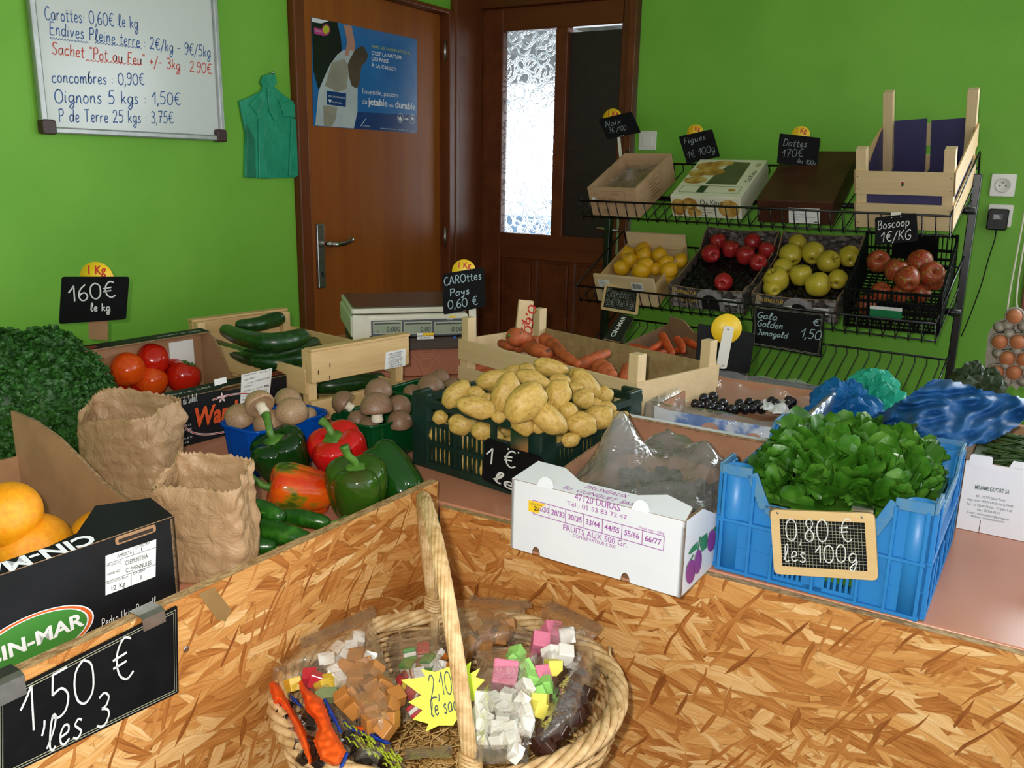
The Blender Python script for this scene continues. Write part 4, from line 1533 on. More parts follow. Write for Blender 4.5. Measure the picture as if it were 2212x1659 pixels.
f.ribbon(arc(ox, oy, .105, .041, PI * 1.0, PI * 1.85, .02), .0022, LOGO_R, None, .0014)
f.ribbon(arc(ox, oy, .105, .041, PI * .05, PI * .6, .02), .004, PAPERW, None, .0012)
f.ribbon(arc(ox, oy, .105, .041, PI * .05, PI * .6, .02), .0022, LOGO_R, None, .0014)
fx, fy = WP(1470, 980)
for i in range(5):
    a = i * 2 * PI / 5 + .3
    f.poly([(fx + math.cos(a) * q[0] * .013 - math.sin(a) * q[1] * .013, fy + math.sin(a) * q[0] * .013 + math.cos(a) * q[1] * .013) for q in ((0, 0), (.5, .22), (1, 0), (.5, -.22))], MAT('logo_pale_pink', 'e0c0c0') if i == 0 else f.mats[-1], None, .0016)
for i, (a, b, tx) in enumerate((((1128, 1290), (1275, 1250), 'WARDANIA S.A.R.L'), ((1135, 1312), (1275, 1275), 'RN10 Marrakech Road'), ((1138, 1330), (1225, 1308), 'Agadir - Maroc'), ((1140, 1350), (1278, 1304), 'Tel : +212 28 81 21 22'), ((1142, 1372), (1255, 1336), 'Fax : 212 28 810'))):
    x_, w_ = WP(*a)[0], (WP(*b)[0] - WP(*a)[0])
    fit_text(f, tx, (x_, .044 - i * .0095), (x_ + w_, .044 - i * .0095), .006, PAPERW, None, 0, .001)
f.build('printed_lettering', box, Rm)
f = MB()
f.prism([WP(*p) for p in ((1602, 828), (1806, 782), (1790, 950), (1594, 1022))], 0, .0005, PAPERW)
for i, (a, b, tx) in enumerate((((1620, 840), (1700, 820), 'Nature : Maroc'), ((1720, 818), (1790, 800), 'Cat. I'), ((1620, 868), (1690, 850), 'Origine : MAROC'), ((1640, 890), (1790, 850), 'Produit : TOMATE RONDE'), ((1615, 915), (1680, 898), 'Calibre'), ((1750, 912), (1785, 902), '6 kg'), ((1615, 945), (1780, 900), '57/67  x  poids net'), ((1610, 975), (1770, 930), 'n. code emballeur 118'), ((1606, 1000), (1700, 972), 'Exportateur'))):
    fit_text(f, tx, WP(*a), WP(*b), .008 if i == 5 else .0055, INK, None, 0, .001)
f.build('product_label', box, Rm, 'white printed product label')
f = MB()
f.prism([WP(*p) for p in ((1420, 860), (1500, 842), (1504, 880), (1424, 902))], 0, .0008, PAPERW)
f.build('white_sticker', box, Rm)
f = MB()
f.prism([(TD - .10, .03), (TD - .03, .03), (TD - .03, .15), (TD - .10, .15)], -.0075, -.0055, PAPERW, Lm @ T(TD, 0, 0) @ Matrix.Diagonal((-1, 1, 1, 1)))
f.build('paper_slip', box)

tr_, to_ = make_tomato(TOM_R), make_tomato(TOM_O)
for pr, x, y, r, z, ax, lab_ in ((to_, 840, 800, 110, .855, (.1, .4, -.6), 'large orange-red tomato in the middle of the black box'), (tr_, 1012, 735, 104, .865, (-.2, .6, -.7), 'red tomato at the top of the pile, against the white slip'),
                                 (tr_, 680, 865, 88, .815, (.2, 1, .2), 'red tomato nearest the parsley in the black box'), (to_, 1000, 880, 100, .815, (.2, .9, -.2), 'orange-red tomato under the topmost tomato'),
                                 (tr_, 1150, 815, 88, .82, (0, 1, -.4), 'red tomato in the back corner beside the flap'), (tr_, 1215, 850, 108, .815, (.3, .8, 0), 'red tomato nearest the white sticker on the box wall'),
                                 (tr_, 985, 912, 105, .80, (0, .95, .4), 'red tomato with its dark calyx up, at the front wall'), (tr_, 760, 960, 105, .785, (-.3, .8, .2), 'red tomato low in the near corner of the black box'), (to_, 860, 930, 80, .785, (0, 1, 0), 'orange-red tomato wedged low between two red ones')):
    p = on_z(x / 3.072, 540 + y / 3.072, z)
    pr.put(look(p, cam_dir(*ax)) @ Matrix.Scale(2.3 * pxm(p, r / 3.072), 4), lab_, 'tomatoes in the black box')

# courgette crate
KW, KD = .56, .30
KBM = base_mat(.432, -2.108, CT, -.19, KW, KD)
cr_ = thing('wooden_crate', 'pale wooden slatted crate of courgettes behind the tomato box', 'crate', KBM)
for sx, nm in ((1, 'front'), (-1, 'back')):
    mb = MB()
    x = sx * (KW / 2 - .011)
    mb.box((x, 0, .142), (.022, KD, .075), PINEY)
    mb.box((x, 0, .183), (.03, KD + .004, .007), PINEY)
    mb.box((x, 0, .035), (.018, KD, .05), PINEY)
    mb.build('end_board', cr_, bevel=.002)
for sx in (1, -1):
    for sy in (1, -1):
        MB().box((sx * (KW / 2 - .032), sy * (KD / 2 - .016), .09), (.024, .024, .18), PINEZ).build('corner_post', cr_, bevel=.002)
for sy in (1, -1):
    MB().box((0, sy * (KD / 2 - .002), .105), (KW - .05, .006, .062), PINEW).build('side_slat', cr_, bevel=.001)
    MB().box((0, sy * (KD / 2 - .002), .03), (KW - .05, .006, .05), PINEW).build('side_slat', cr_, bevel=.001)
mb = MB()
for i in range(4):
    mb.box((0, -.105 + .07 * i, .008), (KW - .03, .055, .006), PINEW)
mb.build('base_slats', cr_)
KE = KBM @ T(KW / 2, 0, 0) @ axes((0, 0, 0), (0, 1, 0), (0, 0, 1))
f = MB()
KP = lambda x, y: px2(KE, 440 + x / 3.19, 720 + y / 3.19)
f.prism([KP(*p) for p in ((1255, 132), (1390, 104), (1388, 222), (1245, 250))], 0, .0006, PAPERW)
for i, tx in enumerate(('EARL LEMAIRE', 'CATEGORIE I', 'ORIGINE FRANCE', 'LIEU DE CONDITIONNEMENT', 'COURGETTE', 'CALIBRE 14/21', 'ORIGINE')):
    fit_text(f, tx, KP(1270 + (i % 2) * 10, 152 + i * 15), KP(1370 - (i % 3) * 6, 128 + i * 15), .0055, INK, None, 0, .0011)
f.build('printed_label', cr_, KBM.inverted() @ KE, 'white printed paper label')
STAPLE = MAT('rusty_staple', '3a2a1c')
for p in ((790, 270), (785, 350), (870, 220), (868, 305), (1415, 150), (1415, 215)):
    x, y = KP(*p)
    MB().prism([(x - .0012, y - .005), (x + .0012, y - .005), (x + .0012, y + .005), (x - .0012, y + .005)], 0, .0006, STAPLE).build('staple', cr_, KBM.inverted() @ KE)

S3 = 3.072
def zpath(pts, z, sc=S3, ox=0, oy=540):
    zz_ = z if isinstance(z, (list, tuple)) else [z] * len(pts)
    return [on_z(ox + x / sc, oy + y / sc, q) for (x, y), q in zip(pts, zz_)]


def zuc(label, pts, z, rpx, stem=None, seed=0):
    path = zpath(pts, z)
    r = pxm(path[len(path) // 2], rpx / S3)
    st = None
    if stem:
        e = path[0] if stem == 0 else path[-1]
        nx_ = path[1] if stem == 0 else path[-2]
        d = (e - nx_).normalized()
        st = ([e + d * r * .4, e + d * (r * .9 + .012), e + d * (r * .9 + .024) + Vector((0, 0, .004))], [r * .5] * 4 + [r * .42] * 3 + [r * .5, r * .55])
    return long_veg('courgette', label, 'courgette', path, [r * .75, r * .92, r, r * 1.05, r * 1.08, r * .95], ZUC, st, GREENSTEM, 'courgettes in the pale wooden crate', .03, seed, 14)


zuc('curved courgette on top of the crate pile, stem to the left', [(1500, 535), (1600, 580), (1760, 612), (1900, 605), (2000, 575)], .935, 62, 0, 1)
zuc('dark straight courgette lying at the back of the pile', [(1590, 500), (1700, 495), (1800, 468), (1850, 455)], .925, 48, None, 2)
zuc('courgette low at the left side of the crate', [(1350, 600), (1480, 650), (1600, 700), (1680, 730)], .87, 46, None, 3)
zuc('courgette below the curved top one, tip to the right', [(1640, 690), (1800, 700), (1960, 670), (2080, 620)], .885, 50, None, 4)
zuc('courgette lying second from the near end board', [(1700, 740), (1850, 745), (2000, 715), (2110, 665)], .88, 52, 0, 5)
zuc('courgette lying against the near end board', [(1760, 800), (1880, 810), (2010, 780), (2120, 735)], .855, 52, None, 6)
zuc('lowest courgette, seen through the gap in the end board', [(1800, 880), (1950, 885), (2200, 900), (2520, 860)], .79, 52, None, 7)
zuc('courgette half hidden under the left of the pile', [(1450, 690), (1560, 720), (1700, 790), (1800, 840)], .83, 46, None, 8)

# weighing scale on a beam and plank
SBM = base_mat(.778, -1.844, .872, .822, .335, .306)
mb = MB()
bm_ = SBM @ T(.012, .03, -.122)
beam = MB().box((0, 0, .0425), (.33, .26, .083), bpy.data.materials.new('end_grain'))
m = beam.mats[0]
k = NT(m)
wv = k.n('TexWave', wave_type='RINGS', rings_direction='Y')
k.set(wv.inputs['Vector'], k.mapping((1, 1, 1), (0, 0, 0), (-.04, 0, .02)))
wv.inputs['Scale'].default_value = 48
wv.inputs['Distortion'].default_value = 1.2
k.surf(k.bsdf(k.ramp(wv.outputs['Fac'], [(.1, 'a3664c'), (.8, 'b87c5e')]), .65))
tag(beam.build('wood_beam', M=bm_, bevel=.002), 'thick wooden beam end with growth rings under the scale', 'wood beam')
tag(MB().box((0, 0, .0185), (.33, .30, .035), WOOD('dark_weathered_plank', '3b322c', '55483f', 0, .6, 14)).build('wood_plank', M=bm_ @ T(0, -.005, .084), bevel=.002), 'dark plank between the beam and the weighing scale', 'plank')
sc_ = thing('weighing_scale', 'cream shop scale with three digital displays by the door', 'scale', SBM)
b = MB()
b.loft([[(x * .335 / 2 * k1, y * .306 / 2 * k1, z) for x, y in ((-1, -1), (1, -1), (1, 1), (-1, 1))] for z, k1 in ((.012, .97), (.012, 1.), (.066, 1.0), (.072, .97))], CREAMP, True, True, smooth=False)
b.build('housing', sc_, bevel=.005)
b = MB()
b.prism(round_poly([(-.165, -.15), (.165, -.15), (.165, .15), (-.165, .15)], .012), .076, .090, CREAMP)
b.build('platter_rim', sc_, bevel=.003)
b = MB()
b.prism(round_poly([(-.158, -.143), (.158, -.143), (.158, .143), (-.158, .143)], .01), .0905, .0935, MAT('dull_steel_platter', '7a6f66', '857a70', 20, .25, Metallic=.8))
b.build('platter', sc_, bevel=.001)
for sx in (-1, 1):
    for sy in (-1, 1):
        MB().lathe([(.014, 0), (.016, .006), (.012, .0125), (0, .0125)], BLACKP, 14, T(sx * .14, sy * .125, 0)).build('foot', sc_)
SFM = SBM @ T(-.1675, -.153, 0) @ axes((0, 0, 0), (1, 0, 0), (0, 0, 1))
SP = lambda x, y: px2(SFM, 640 + x / 3.95, 440 + y / 3.95)
b = MB()
xa, ya = SP(640, 1145)
xb, yb = SP(1640, 970)
b.rect(xa, ya, .325, yb, MAT('scale_panel_grey', '4a5058', '525860', 10, .4), None, .0008)
b.prism([SP(480, 1180), SP(625, 1170), SP(615, 955), SP(482, 950)], 0, .006, CREAMP)
LCD = MAT('lcd_grey_green', '8f9a86', '98a28e', 10, .3)
for i, (a0, a1, txt) in enumerate(((660, 895, '0.000'), (922, 1155, '0.00'), (1182, 1420, '0.00'))):
    x0, y0 = SP(a0, 1108)
    x1, y1 = SP(a1, 1005)
    b.rect(x0 - .001, y0 - .001, x1 + .001, y1 + .001, CREAMP, None, .0012)
    b.rect(x0, y0, x1, y1, LCD, None, .0015)
    b.rect(x0 + .002, y1 - .006, x1 - .002, y1 - .0035, INK, None, .0018)
    b.text(txt, .021, INK, T(x1 - .004, y0 + .004, .002), 'R', .12, .85, bold=-.004)
    if i == 0:
        b.text('o', .011, INK, T(x0 + .009, y0 + .003, .002))
for tx, p, s in (('MAX 15kg  MIN 100g  e=5g', (660, 990), .0042), ('€/100g', (925, 990), .0055), ('kg', (862, 1132), .0055), ('€/kg', (925, 1130), .0055), ('TESTUT', (1280, 992), .0058)):
    x, y = SP(*p)
    b.text(tx, s, PAPERW, T(x, y, .002))
b.rect(*SP(1082, 1125), *SP(1172, 1100), YELLOWD, None, .002)
b.rect(*SP(1030, 1158), *SP(1172, 1128), PAPERW, None, .002)
b.rect(*SP(1030, 1124), *SP(1078, 1102), PAPERW, None, .002)
x, y = SP(1042, 1150)
b.text('NORD-PESAGE', .0052, INK, T(x, y, .0024), sx=.9, bold=.01)
b.rect(*SP(1305, 972), *SP(1360, 955), YELLOWD, None, .002)
b.rect(*SP(1335, 1152), *SP(1362, 1130), MAT('print_blue', '2a5aa8'), None, .002)
b.build('display_panel', sc_, SBM.inverted() @ SFM)

# blue punnet of mushrooms
def plastic(name, tint, base, f=.45, rough=.2):
    m = bpy.data.materials.new(name)
    k = NT(m)
    tr = k.n('BsdfTransparent')
    tr.inputs[0].default_value = (*srgb(tint), 1)
    tl = k.n('BsdfTranslucent')
    tl.inputs[0].default_value = (*srgb(base), 1)
    nrm = k.bump(k.noise(k.mapping(), 30, 3), .3, .004)
    pb_ = k.bsdf(srgb(base), rough, nrm)
    a, b_ = k.n('MixShader'), k.n('MixShader')
    a.inputs[0].default_value = .35
    k.set(a.inputs[1], pb_)
    k.t.links.new(tl.outputs[0], a.inputs[2])
    b_.inputs[0].default_value = f
    k.t.links.new(a.outputs[0], b_.inputs[1])
    k.t.links.new(tr.outputs[0], b_.inputs[2])
    k.surf(b_.outputs[0])
    return m


BLUEPL = plastic('blue_punnet_plastic', '3a9af0', '0f74e0', .45, .12)
GREENPL = plastic('green_punnet_plastic', '1f7a40', '0c5a2a', .12)


def punnet(label, name_mat, M, w, d, h, ribs):
    t = thing('punnet', label, 'punnet', M)
    n = 96
    rings = []
    for z, k_, rb in ((.001, .72, 0), (.0012, .86, .0), (.004, .9, .4), (h * .5, .94, 1), (h * .9, .985, 1), (h - .004, .99, 0), (h, 1.0, 0), (h + .001, 1.05, 0), (h - .005, 1.055, 0)):
        ring = []
        for j in range(n):
            a = 2 * PI * j / n
            ca, sa = math.cos(a), math.sin(a)
            r = rb * (.0009 if (j // 2) % 2 else -.0009) if ribs else 0
            x = math.copysign(abs(ca) ** .42, ca) * (w / 2 * k_ + r)
            y = math.copysign(abs(sa) ** .42, sa) * (d / 2 * k_ + r)
            ring.append((x, y, z))
        rings.append(ring)
    mb = MB()
    mb.loft(rings, name_mat, True, False)
    mb.build('tray', t, solid=.001)
    return t


S3c = 3.19
def crop3(x, y):
    return 440 + x / S3c, 720 + y / S3c


BPM = T(1.095, -2.44, CT) @ RZ(PI / 2 - .05)
punnet('blue plastic punnet of mushrooms in front of the black tomato box', BLUEPL, BPM, .195, .125, .098, True)
mu, mus = make_mushroom(MUSH, False), make_mushroom(MUSH, True)
for pr, x, y, r, z, ax, lab_ in ((mu, 250, 590, 112, .845, (-.2, .8, .5), 'brown mushroom at the left end of the blue punnet'), (mus, 385, 490, 105, .885, (-.55, .62, -.5), 'tilted mushroom showing pale gills in the blue punnet'), (mu, 580, 468, 98, .85, (.1, .9, .1), 'brown mushroom at the back of the blue punnet'),
                                 (mu, 605, 550, 115, .865, (.2, .9, .5), 'speckled mushroom on top at the right of the blue punnet'), (mu, 455, 625, 112, .84, (0, .7, .7), 'brown mushroom at the near wall of the blue punnet'), (mu, 725, 565, 60, .835, (.3, .8, .3), 'mushroom half hidden at the right end of the blue punnet')):
    p = on_z(*crop3(x, y), z)
    pr.put(look(p, cam_dir(*ax)) @ Matrix.Scale(2 * pxm(p, r / S3c), 4), lab_, 'mushrooms in the blue punnet')
GPM = T(1.222, -2.262, CT) @ RZ(PI / 2 - .08)
punnet('green plastic punnet of mushrooms left of the potato crate', GREENPL, GPM, .18, .135, .086, True)
md, mds = make_mushroom(MUSHD, False), make_mushroom(MUSHD, True)
for pr, x, y, r, z, ax, lab_ in ((mds, 965, 480, 88, .855, (-.75, .55, .15), 'mushroom on its side with white stem, left in the green punnet'), (md, 1205, 402, 98, .885, (.0, .95, .2), 'domed mushroom at the top of the green punnet'), (mds, 1190, 515, 118, .87, (-.05, .92, .15), 'large mushroom standing on its stem in the green punnet'),
                                 (md, 1345, 510, 92, .85, (.7, .6, .2), 'mushroom leaning right against the potato crate'), (md, 1060, 600, 75, .825, (-.2, .9, .3), 'mushroom low at the left of the green punnet'), (md, 1140, 650, 80, .815, (0, .9, .4), 'flat mushroom low at the near rim of the green punnet'), (md, 1350, 615, 92, .828, (.1, .9, .4), 'mushroom low at the right of the green punnet')):
    p = on_z(*crop3(x, y), z)
    pr.put(look(p, cam_dir(*ax)) @ Matrix.Scale(2 * pxm(p, r / S3c), 4), lab_, 'mushrooms in the green punnet')
G2M = T(1.17, -2.015, CT) @ RZ(PI / 2 - .08)
punnet('second green punnet of mushrooms, behind the corner of the potato crate', GREENPL, G2M, .18, .13, .086, True)
for pr, x, y, r, z, ax, lab_ in ((mds, 235, 785, 100, .855, (0, .95, .15), 'mushroom with white stem in the far green punnet'), (md, 300, 728, 75, .85, (.2, .9, 0), 'mushroom at the back of the far green punnet'), (md, 385, 775, 62, .845, (.4, .8, .2), 'mushroom between far punnet rim and first potatoes'), (md, 100, 830, 70, .83, (-.4, .8, .2), 'mushroom at the left of the far green punnet')):
    p = on_z(860 + x / 3.319, 600 + y / 3.319, z)
    pr.put(look(p, cam_dir(*ax)) @ Matrix.Scale(2 * pxm(p, r / 3.319), 4), lab_, 'mushrooms in the far green punnet')


# peppers
def pepper(label, m, px, py, z, axis, L, D, stem, lobes=4, seed=0, roll=0.):
    p = on_z(*crop3(px, py), z)
    t = thing('bell_pepper', label, 'bell pepper', look(p, cam_dir(*axis), roll))
    prof = [(0, .10), (.12, .05), (.24, .01), (.33, .03), (.40, .14), (.44, .3), (.48, .5), (.5, .7), (.485, .84), (.43, .93), (.33, .975), (.22, .97), (.12, .92), (.05, .88), (0, .87)]
    rnd_ = random.Random(seed)
    ph = [rnd_.uniform(-.3, .3) for _ in range(3)]

    def fn(q, a):
        h = q[2] / L + .5
        dep = .11 * (1 - abs(h - .55) * .35) if .1 < h < .93 else .16
        w_ = abs(math.cos(lobes / 2 * (a + ph[0]))) ** .55
        k_ = 1 - dep * (1 - w_) * 1.5
        zz_ = q[2] + (w_ - .5) * .05 * L * (1 if h > .8 else -1 if h < .25 else 0)
        return (q[0] * k_ * (1 + .04 * math.sin(a + ph[1])), q[1] * k_, zz_)
    b_ = MB()
    b_.lathe([(r * D, (h - .5) * L) for r, h in prof], m, 64, None, fn)
    b_.build('body', t, subsurf=1)
    s_ = MB()
    top = (.88 - .5) * L
    s_.lathe([(.0, top - .004), (D * .17, top - .002), (D * .2, top + .006), (D * .12, top + .009), (D * .08, top + .012)], GREENSTEM, 12, None, lambda q, a: (q[0] * (1 + .15 * math.cos(5 * a)), q[1] * (1 + .15 * math.cos(5 * a)), q[2]))
    pts = [(0, 0, top)] + [(x * D, y * D, top + h * D * .72) for x, y, h in stem]
    s_.tube(P3(pts, 4), [D * .06] * (len(pts) * 4 - 6) + [D * .068] * 2 + [D * .08], GREENSTEM, 8)
    s_.build('stem', t)
    return t


PEP_DG = skin_mat('dark_green_pepper_skin', [(.3, '0a2a0a'), (.7, '123c10')], 8, .1, bump=.01)
PEP_R = skin_mat('red_pepper_skin', [(.3, 'b80c10'), (.7, 'cc1a16')], 8, .1, bump=.01)
PEP_O = skin_mat('orange_green_pepper_skin', [(.40, 'c4340c'), (.52, 'd0560f'), (.58, '7a6a12'), (.63, '2f4f12')], 17, .1, (1, 1, .6), bump=.01)
PEP_G = skin_mat('green_pepper_skin', [(.35, '3a3d10'), (.5, '2f4d10'), (.7, '2a5512')], 12, .1, bump=.01)
PEP_G2 = skin_mat('deep_green_pepper_skin', [(.3, '103c0c'), (.7, '1a4a12')], 10, .1, bump=.01)
pepper('dark green bell pepper beside the blue mushroom punnet', PEP_DG, 540, 850, .80, (-.25, .80, .5), .095, .118, [(0, 0, .25), (-.12, .1, .42), (-.25, .18, .5)], 4, 1)
pepper('red bell pepper between the two mushroom punnets', PEP_R, 935, 830, .805, (-.15, .75, .6), .10, .118, [(0, 0, .2), (-.05, .08, .34), (-.14, .16, .4)], 4, 2, .4)
pepper('orange bell pepper with green patches lying on its side', PEP_O, 665, 1085, .795, (-.92, .18, .32), .108, .098, [(0, 0, .3), (.02, .12, .62), (.0, .34, .95)], 3, 3, .2)
pepper('olive green bell pepper standing at the front panel corner', PEP_G, 1062, 1085, .80, (.0, .85, .42), .112, .112, [(0, 0, .2), (-.1, .0, .4), (-.14, .03, .62)], 3, 4, .6)
pepper('deep green bell pepper lying behind the olive one', PEP_G2, 1300, 975, .795, (-.62, .62, -.35), .125, .092, [(0, 0, .15), (.05, .05, .25)], 3, 5, 0)

def cuke(label, pts, zs, rpx, stem, seed):
    path = zpath(pts, zs, S3c, 440, 720)
    r = pxm(path[len(path) // 2], rpx / S3c)
    st = None
    if stem:
        sp_ = zpath(stem, [zs[-1]] * len(stem), S3c, 440, 720)
        st = ([path[-1]] + sp_, [.003] * 40)
        st = (st[0], [.0026] * (len(P3(st[0], 4))))
    return long_veg('cucumber', label, 'cucumber', path, [r, r * 1.02, r, r * .92, r * .7], CUC, st, GREENSTEM, 'small cucumbers by the left panel', .03, seed, 20)


cuke('cucumber on top of the pile, beside the paper bag', [(180, 1195), (300, 1205), (420, 1225), (520, 1260)], [.815, .815, .812, .808], 76, None, 1)
cuke('cucumber below the top one, pale tip towards the basket', [(180, 1330), (380, 1345), (560, 1385), (705, 1425)], [.79, .79, .788, .785], 84, None, 2)
cuke('cucumber behind the pile, thin stalk over the panel edge', [(560, 1260), (660, 1270), (760, 1290), (840, 1308)], [.785, .785, .783, .78], 62, [(880, 1305), (930, 1290), (985, 1255)], 3)
cuke('cucumber lowest at the panel, curled dry stalk', [(150, 1470), (260, 1470), (380, 1470), (470, 1470)], [.775, .775, .775, .775], 70, [(520, 1480), (590, 1495), (645, 1530)], 4)


# ------------------------------------------------------------------ right counter arm
# potato crate
DGREEN = MAT('dark_green_crate_plastic', '10281f', '16332a', 12, .4, .1, 80)
PW, PD, PH = .335, .345, .145
PBM = base_mat(1.330, -2.290, CT, -.15, PW, PD)
pc0 = thing('plastic_crate', 'dark green slotted plastic crate heaped with potatoes', 'crate', PBM)
for side in ('front', 'right', 'back', 'left'):
    L = PW if side in ('front', 'back') else PD
    M_ = wallM(side, PW, PD)
    mb = MB()
    for z, h_, t_ in ((.008, .016, .012), (.055, .008, .012), (.096, .008, .012), (.136, .014, .014)):
        mb.box((L / 2, z, -.006), (L, h_, t_), DGREEN, M_)
    nb = 24
    for i in range(nb + 1):
        x = .02 + (L - .04) * i / nb
        big = i % 8 == 0
        mb.box((x, .05, -.005), (.012 if big else .0045, .1, .006 if big else .004), DGREEN, M_)
        if big:
            mb.box((x, .118, -.005), (.012, .04, .007), DGREEN, M_)
    mb.build('side_wall', pc0)
mb = MB()
for sx in (-1, 1):
    for sy in (-1, 1):
        cx, cy = sx * (PW / 2 - .006), sy * (PD / 2 - .006)
        mb = MB()
        mb.box((cx - sx * .017, cy, .078), (.046, .013, .156), DGREEN)
        mb.box((cx, cy - sy * .017, .078), (.013, .046, .156), DGREEN)
        mb.build('corner_post', pc0, bevel=.003)
MB().box((0, 0, .004), (PW - .02, PD - .02, .005), DGREEN).build('floor_panel', pc0)

POT_SPECS = [  # crop px (x, y, long radius, short radius, axis x, axis y, height)
    (1095, 645, 118, 62, 1, .32, .955), (690, 735, 130, 68, 1, -.15, .935), (820, 672, 75, 40, 1, -.3, .93), (930, 662, 60, 46, 1, .3, .935), (770, 830, 150, 92, .42, -1, .94), (910, 900, 168, 112, .75, -.68, .95),
    (1145, 848, 112, 88, .3, -1, .945), (965, 730, 118, 62, 1, .3, .945), (1350, 770, 128, 74, .65, .75, .925), (1300, 695, 78, 44, 1, .3, .92), (1328, 868, 74, 68, 1, .2, .92), (1478, 838, 60, 60, 1, 0, .905), (1160, 740, 72, 50, 1, .2, .94),
    (420, 840, 118, 76, .78, -.62, .915), (560, 930, 136, 74, 1, .25, .92), (562, 830, 62, 48, 1, .3, .92), (1080, 1010, 142, 86, .72, .7, .92), (1216, 960, 72, 64, .5, 1, .92), (1310, 1052, 106, 82, 1, .25, .9), (1438, 1000, 100, 84, 1, -.5, .9),
    (1238, 1160, 66, 50, 1, -.1, .875), (890, 1040, 102, 70, .72, .7, .905), (1000, 1062, 60, 52, 1, .4, .9), (1500, 928, 60, 42, 1, .3, .9), (1560, 990, 34, 52, 0, 1, .885), (1620, 985, 32, 28, 1, 0, .885), (1400, 905, 62, 42, 1, .2, .905), (720, 1000, 48, 42, 1, 0, .905),
    (455, 1052, 92, 70, 1, .3, .862), (602, 1100, 78, 62, 1, .2, .86), (300, 1000, 48, 52, 0, 1, .87), (690, 1135, 60, 50, 1, .3, .85), (650, 870, 50, 40, 1, .3, .915), (1260, 800, 50, 62, 0, 1, .925)]
POT_LAB = {0: 'long potato at the very top back of the heap', 1: 'long potato with a brown eye at the left of the heap', 4: 'upright potato leaning behind the big front one', 5: 'largest potato in the middle front of the heap', 6: 'rounded tall potato right of the largest one', 8: 'knobbly double-lobed potato at the right of the heap',
           10: 'small round potato under the knobbly one', 11: 'small round potato at the far right rim', 13: 'potato tilted at the left rim by the mushrooms', 14: 'potato with a crack resting on the left rim', 16: 'long potato sloping to the right front corner', 18: 'dimpled brownish potato near the right front rim', 19: 'dull potato against the right rim of the crate',
           20: 'potato below the front corner notch of the crate', 21: 'potato sloping behind the metal clip'}
protos = []
rnd = random.Random(21)
for i in range(4):
    t = thing('potato', 'potato', 'potato')
    b_ = MB()
    def pf(p, d, i=i):
        bend = (.06 * math.sin(d.x * 2.2 + i), .05 * math.cos(d.x * 2 + i * 2))
        k_ = 1
        for (ex, ey, ez) in ((.3, .7, .6), (-.6, .3, .7), (.7, -.4, .55), (-.2, -.8, .5)):
            q = (d - Vector((ex, ey, ez)).normalized()).length
            k_ -= .05 * math.exp(-(q / .16) ** 2)
        return Vector((p.x * k_, (p.y + bend[0] * .4) * k_, (p.z + bend[1] * .4) * k_))
    b_.blob((.5, .5, .5), POT, 28, 20, 40 + i, .14, 1.5, None, pf)
    b_.build('body', t)
    protos.append(Proto(t))
for i, (x, y, a, b, ax, ay, z) in enumerate(POT_SPECS):
    p = on_z(860 + x / 3.319, 600 + y / 3.319, z)
    M_ = image_axes(p, ax, ay)
    s_ = pxm(p, 1 / 3.319)
    protos[i % 4].put(M_ @ Matrix.Diagonal((2 * a * s_ * 1.1, 2 * b * s_ * 1.1, 2 * b * s_ * 1.02, 1)), POT_LAB.get(i, 'smooth yellow potato heaped among others in the dark green crate'), 'potatoes in the dark green crate')
k_ = 0
for zz_, ny in ((.775, 6), (.82, 5)):
    for iy in range(ny):
        for ix in range(5):
            if 0 < ix < 4 and 0 < iy < ny - 1:
                continue
            q = PBM @ Vector((-PW / 2 + .04 + ix * (PW - .08) / 4, -PD / 2 + .038 + iy * (PD - .076) / (ny - 1), 0))
            q.z = zz_ + rnd.uniform(-.003, .003)
            protos[k_ % 4].put(look(q, (rnd.gauss(0, .3), rnd.gauss(0, .3), 1), rnd.uniform(0, 6)) @ Matrix.Diagonal((.075, .052, .046, 1)), 'yellow potato low in the crate, seen through the slots', 'potatoes behind the crate slots')
            k_ += 1
# sign clipped to the crate's front wall
M5 = PBM @ wallM('front', PW, PD) @ T(0, 0, .012)
s5 = board_sign('price_sign', 'black chalk sign reading 1 € le hung on the potato crate', M5, [(1040, 1035), (1166, 1090), (1174, 991), (1049, 946)],
                [('1 €', (1050, 1000), (1118, 1012), 36), ('le', (1066, 1038), (1112, 1062), 26)], CHALK, .0028, studs=((1098, 970), (1120, 978)), rcorner=.008)
c = MB()
x, y = px2(M5, 1122, 945)
c.loft([[(x - .020, *q) for q in ((.098, .0), (.137, .0015), (.1475, -.004), (.148, -.022), (.128, -.026))], [(x + .022, *q) for q in ((.098, .0), (.137, .0015), (.1475, -.004), (.148, -.022), (.128, -.026))]], CHROME, smooth=False, closed=False)
c.build('metal_clip', s5, solid=.0012)

# country carrot crate behind the potatoes
QW, QD = .62, .30
QBM = base_mat(1.092, -1.775, CT, -.30, QW, QD)
FIBRE = MAT('fibreboard_lining', '8f744c', 'a58a60', 40, .8, .3, 90)
q0 = thing('wooden_crate', 'poplar crate of dirty carrots behind the potato crate', 'crate', QBM)
for sy, nm in ((-1, 'front'), (1, 'back')):
    for z, h_ in ((.045, .075), (.128, .055)):
        MB().box((0, sy * (QD / 2 - .003), z), (QW, .006, h_), POPLAR).build('side_slat', q0, bevel=.001)
for sx in (-1, 1):
    MB().box((sx * (QW / 2 - .004), 0, .08), (.008, QD - .012, .15), POPLAR).build('end_board', q0, bevel=.001)
    for sy in (-1, 1):
        MB().prism([(-.018, -.018), (.018, -.018), (-.018 * sx * sy, .018)] if False else [(-.014, -.014), (.014, -.014), (.014, .014), (-.014, .014)], 0, .215, POPLARZ, T(sx * (QW / 2 - .02), sy * (QD / 2 - .02), 0)).build('corner_post', q0, bevel=.002)
mb = MB()
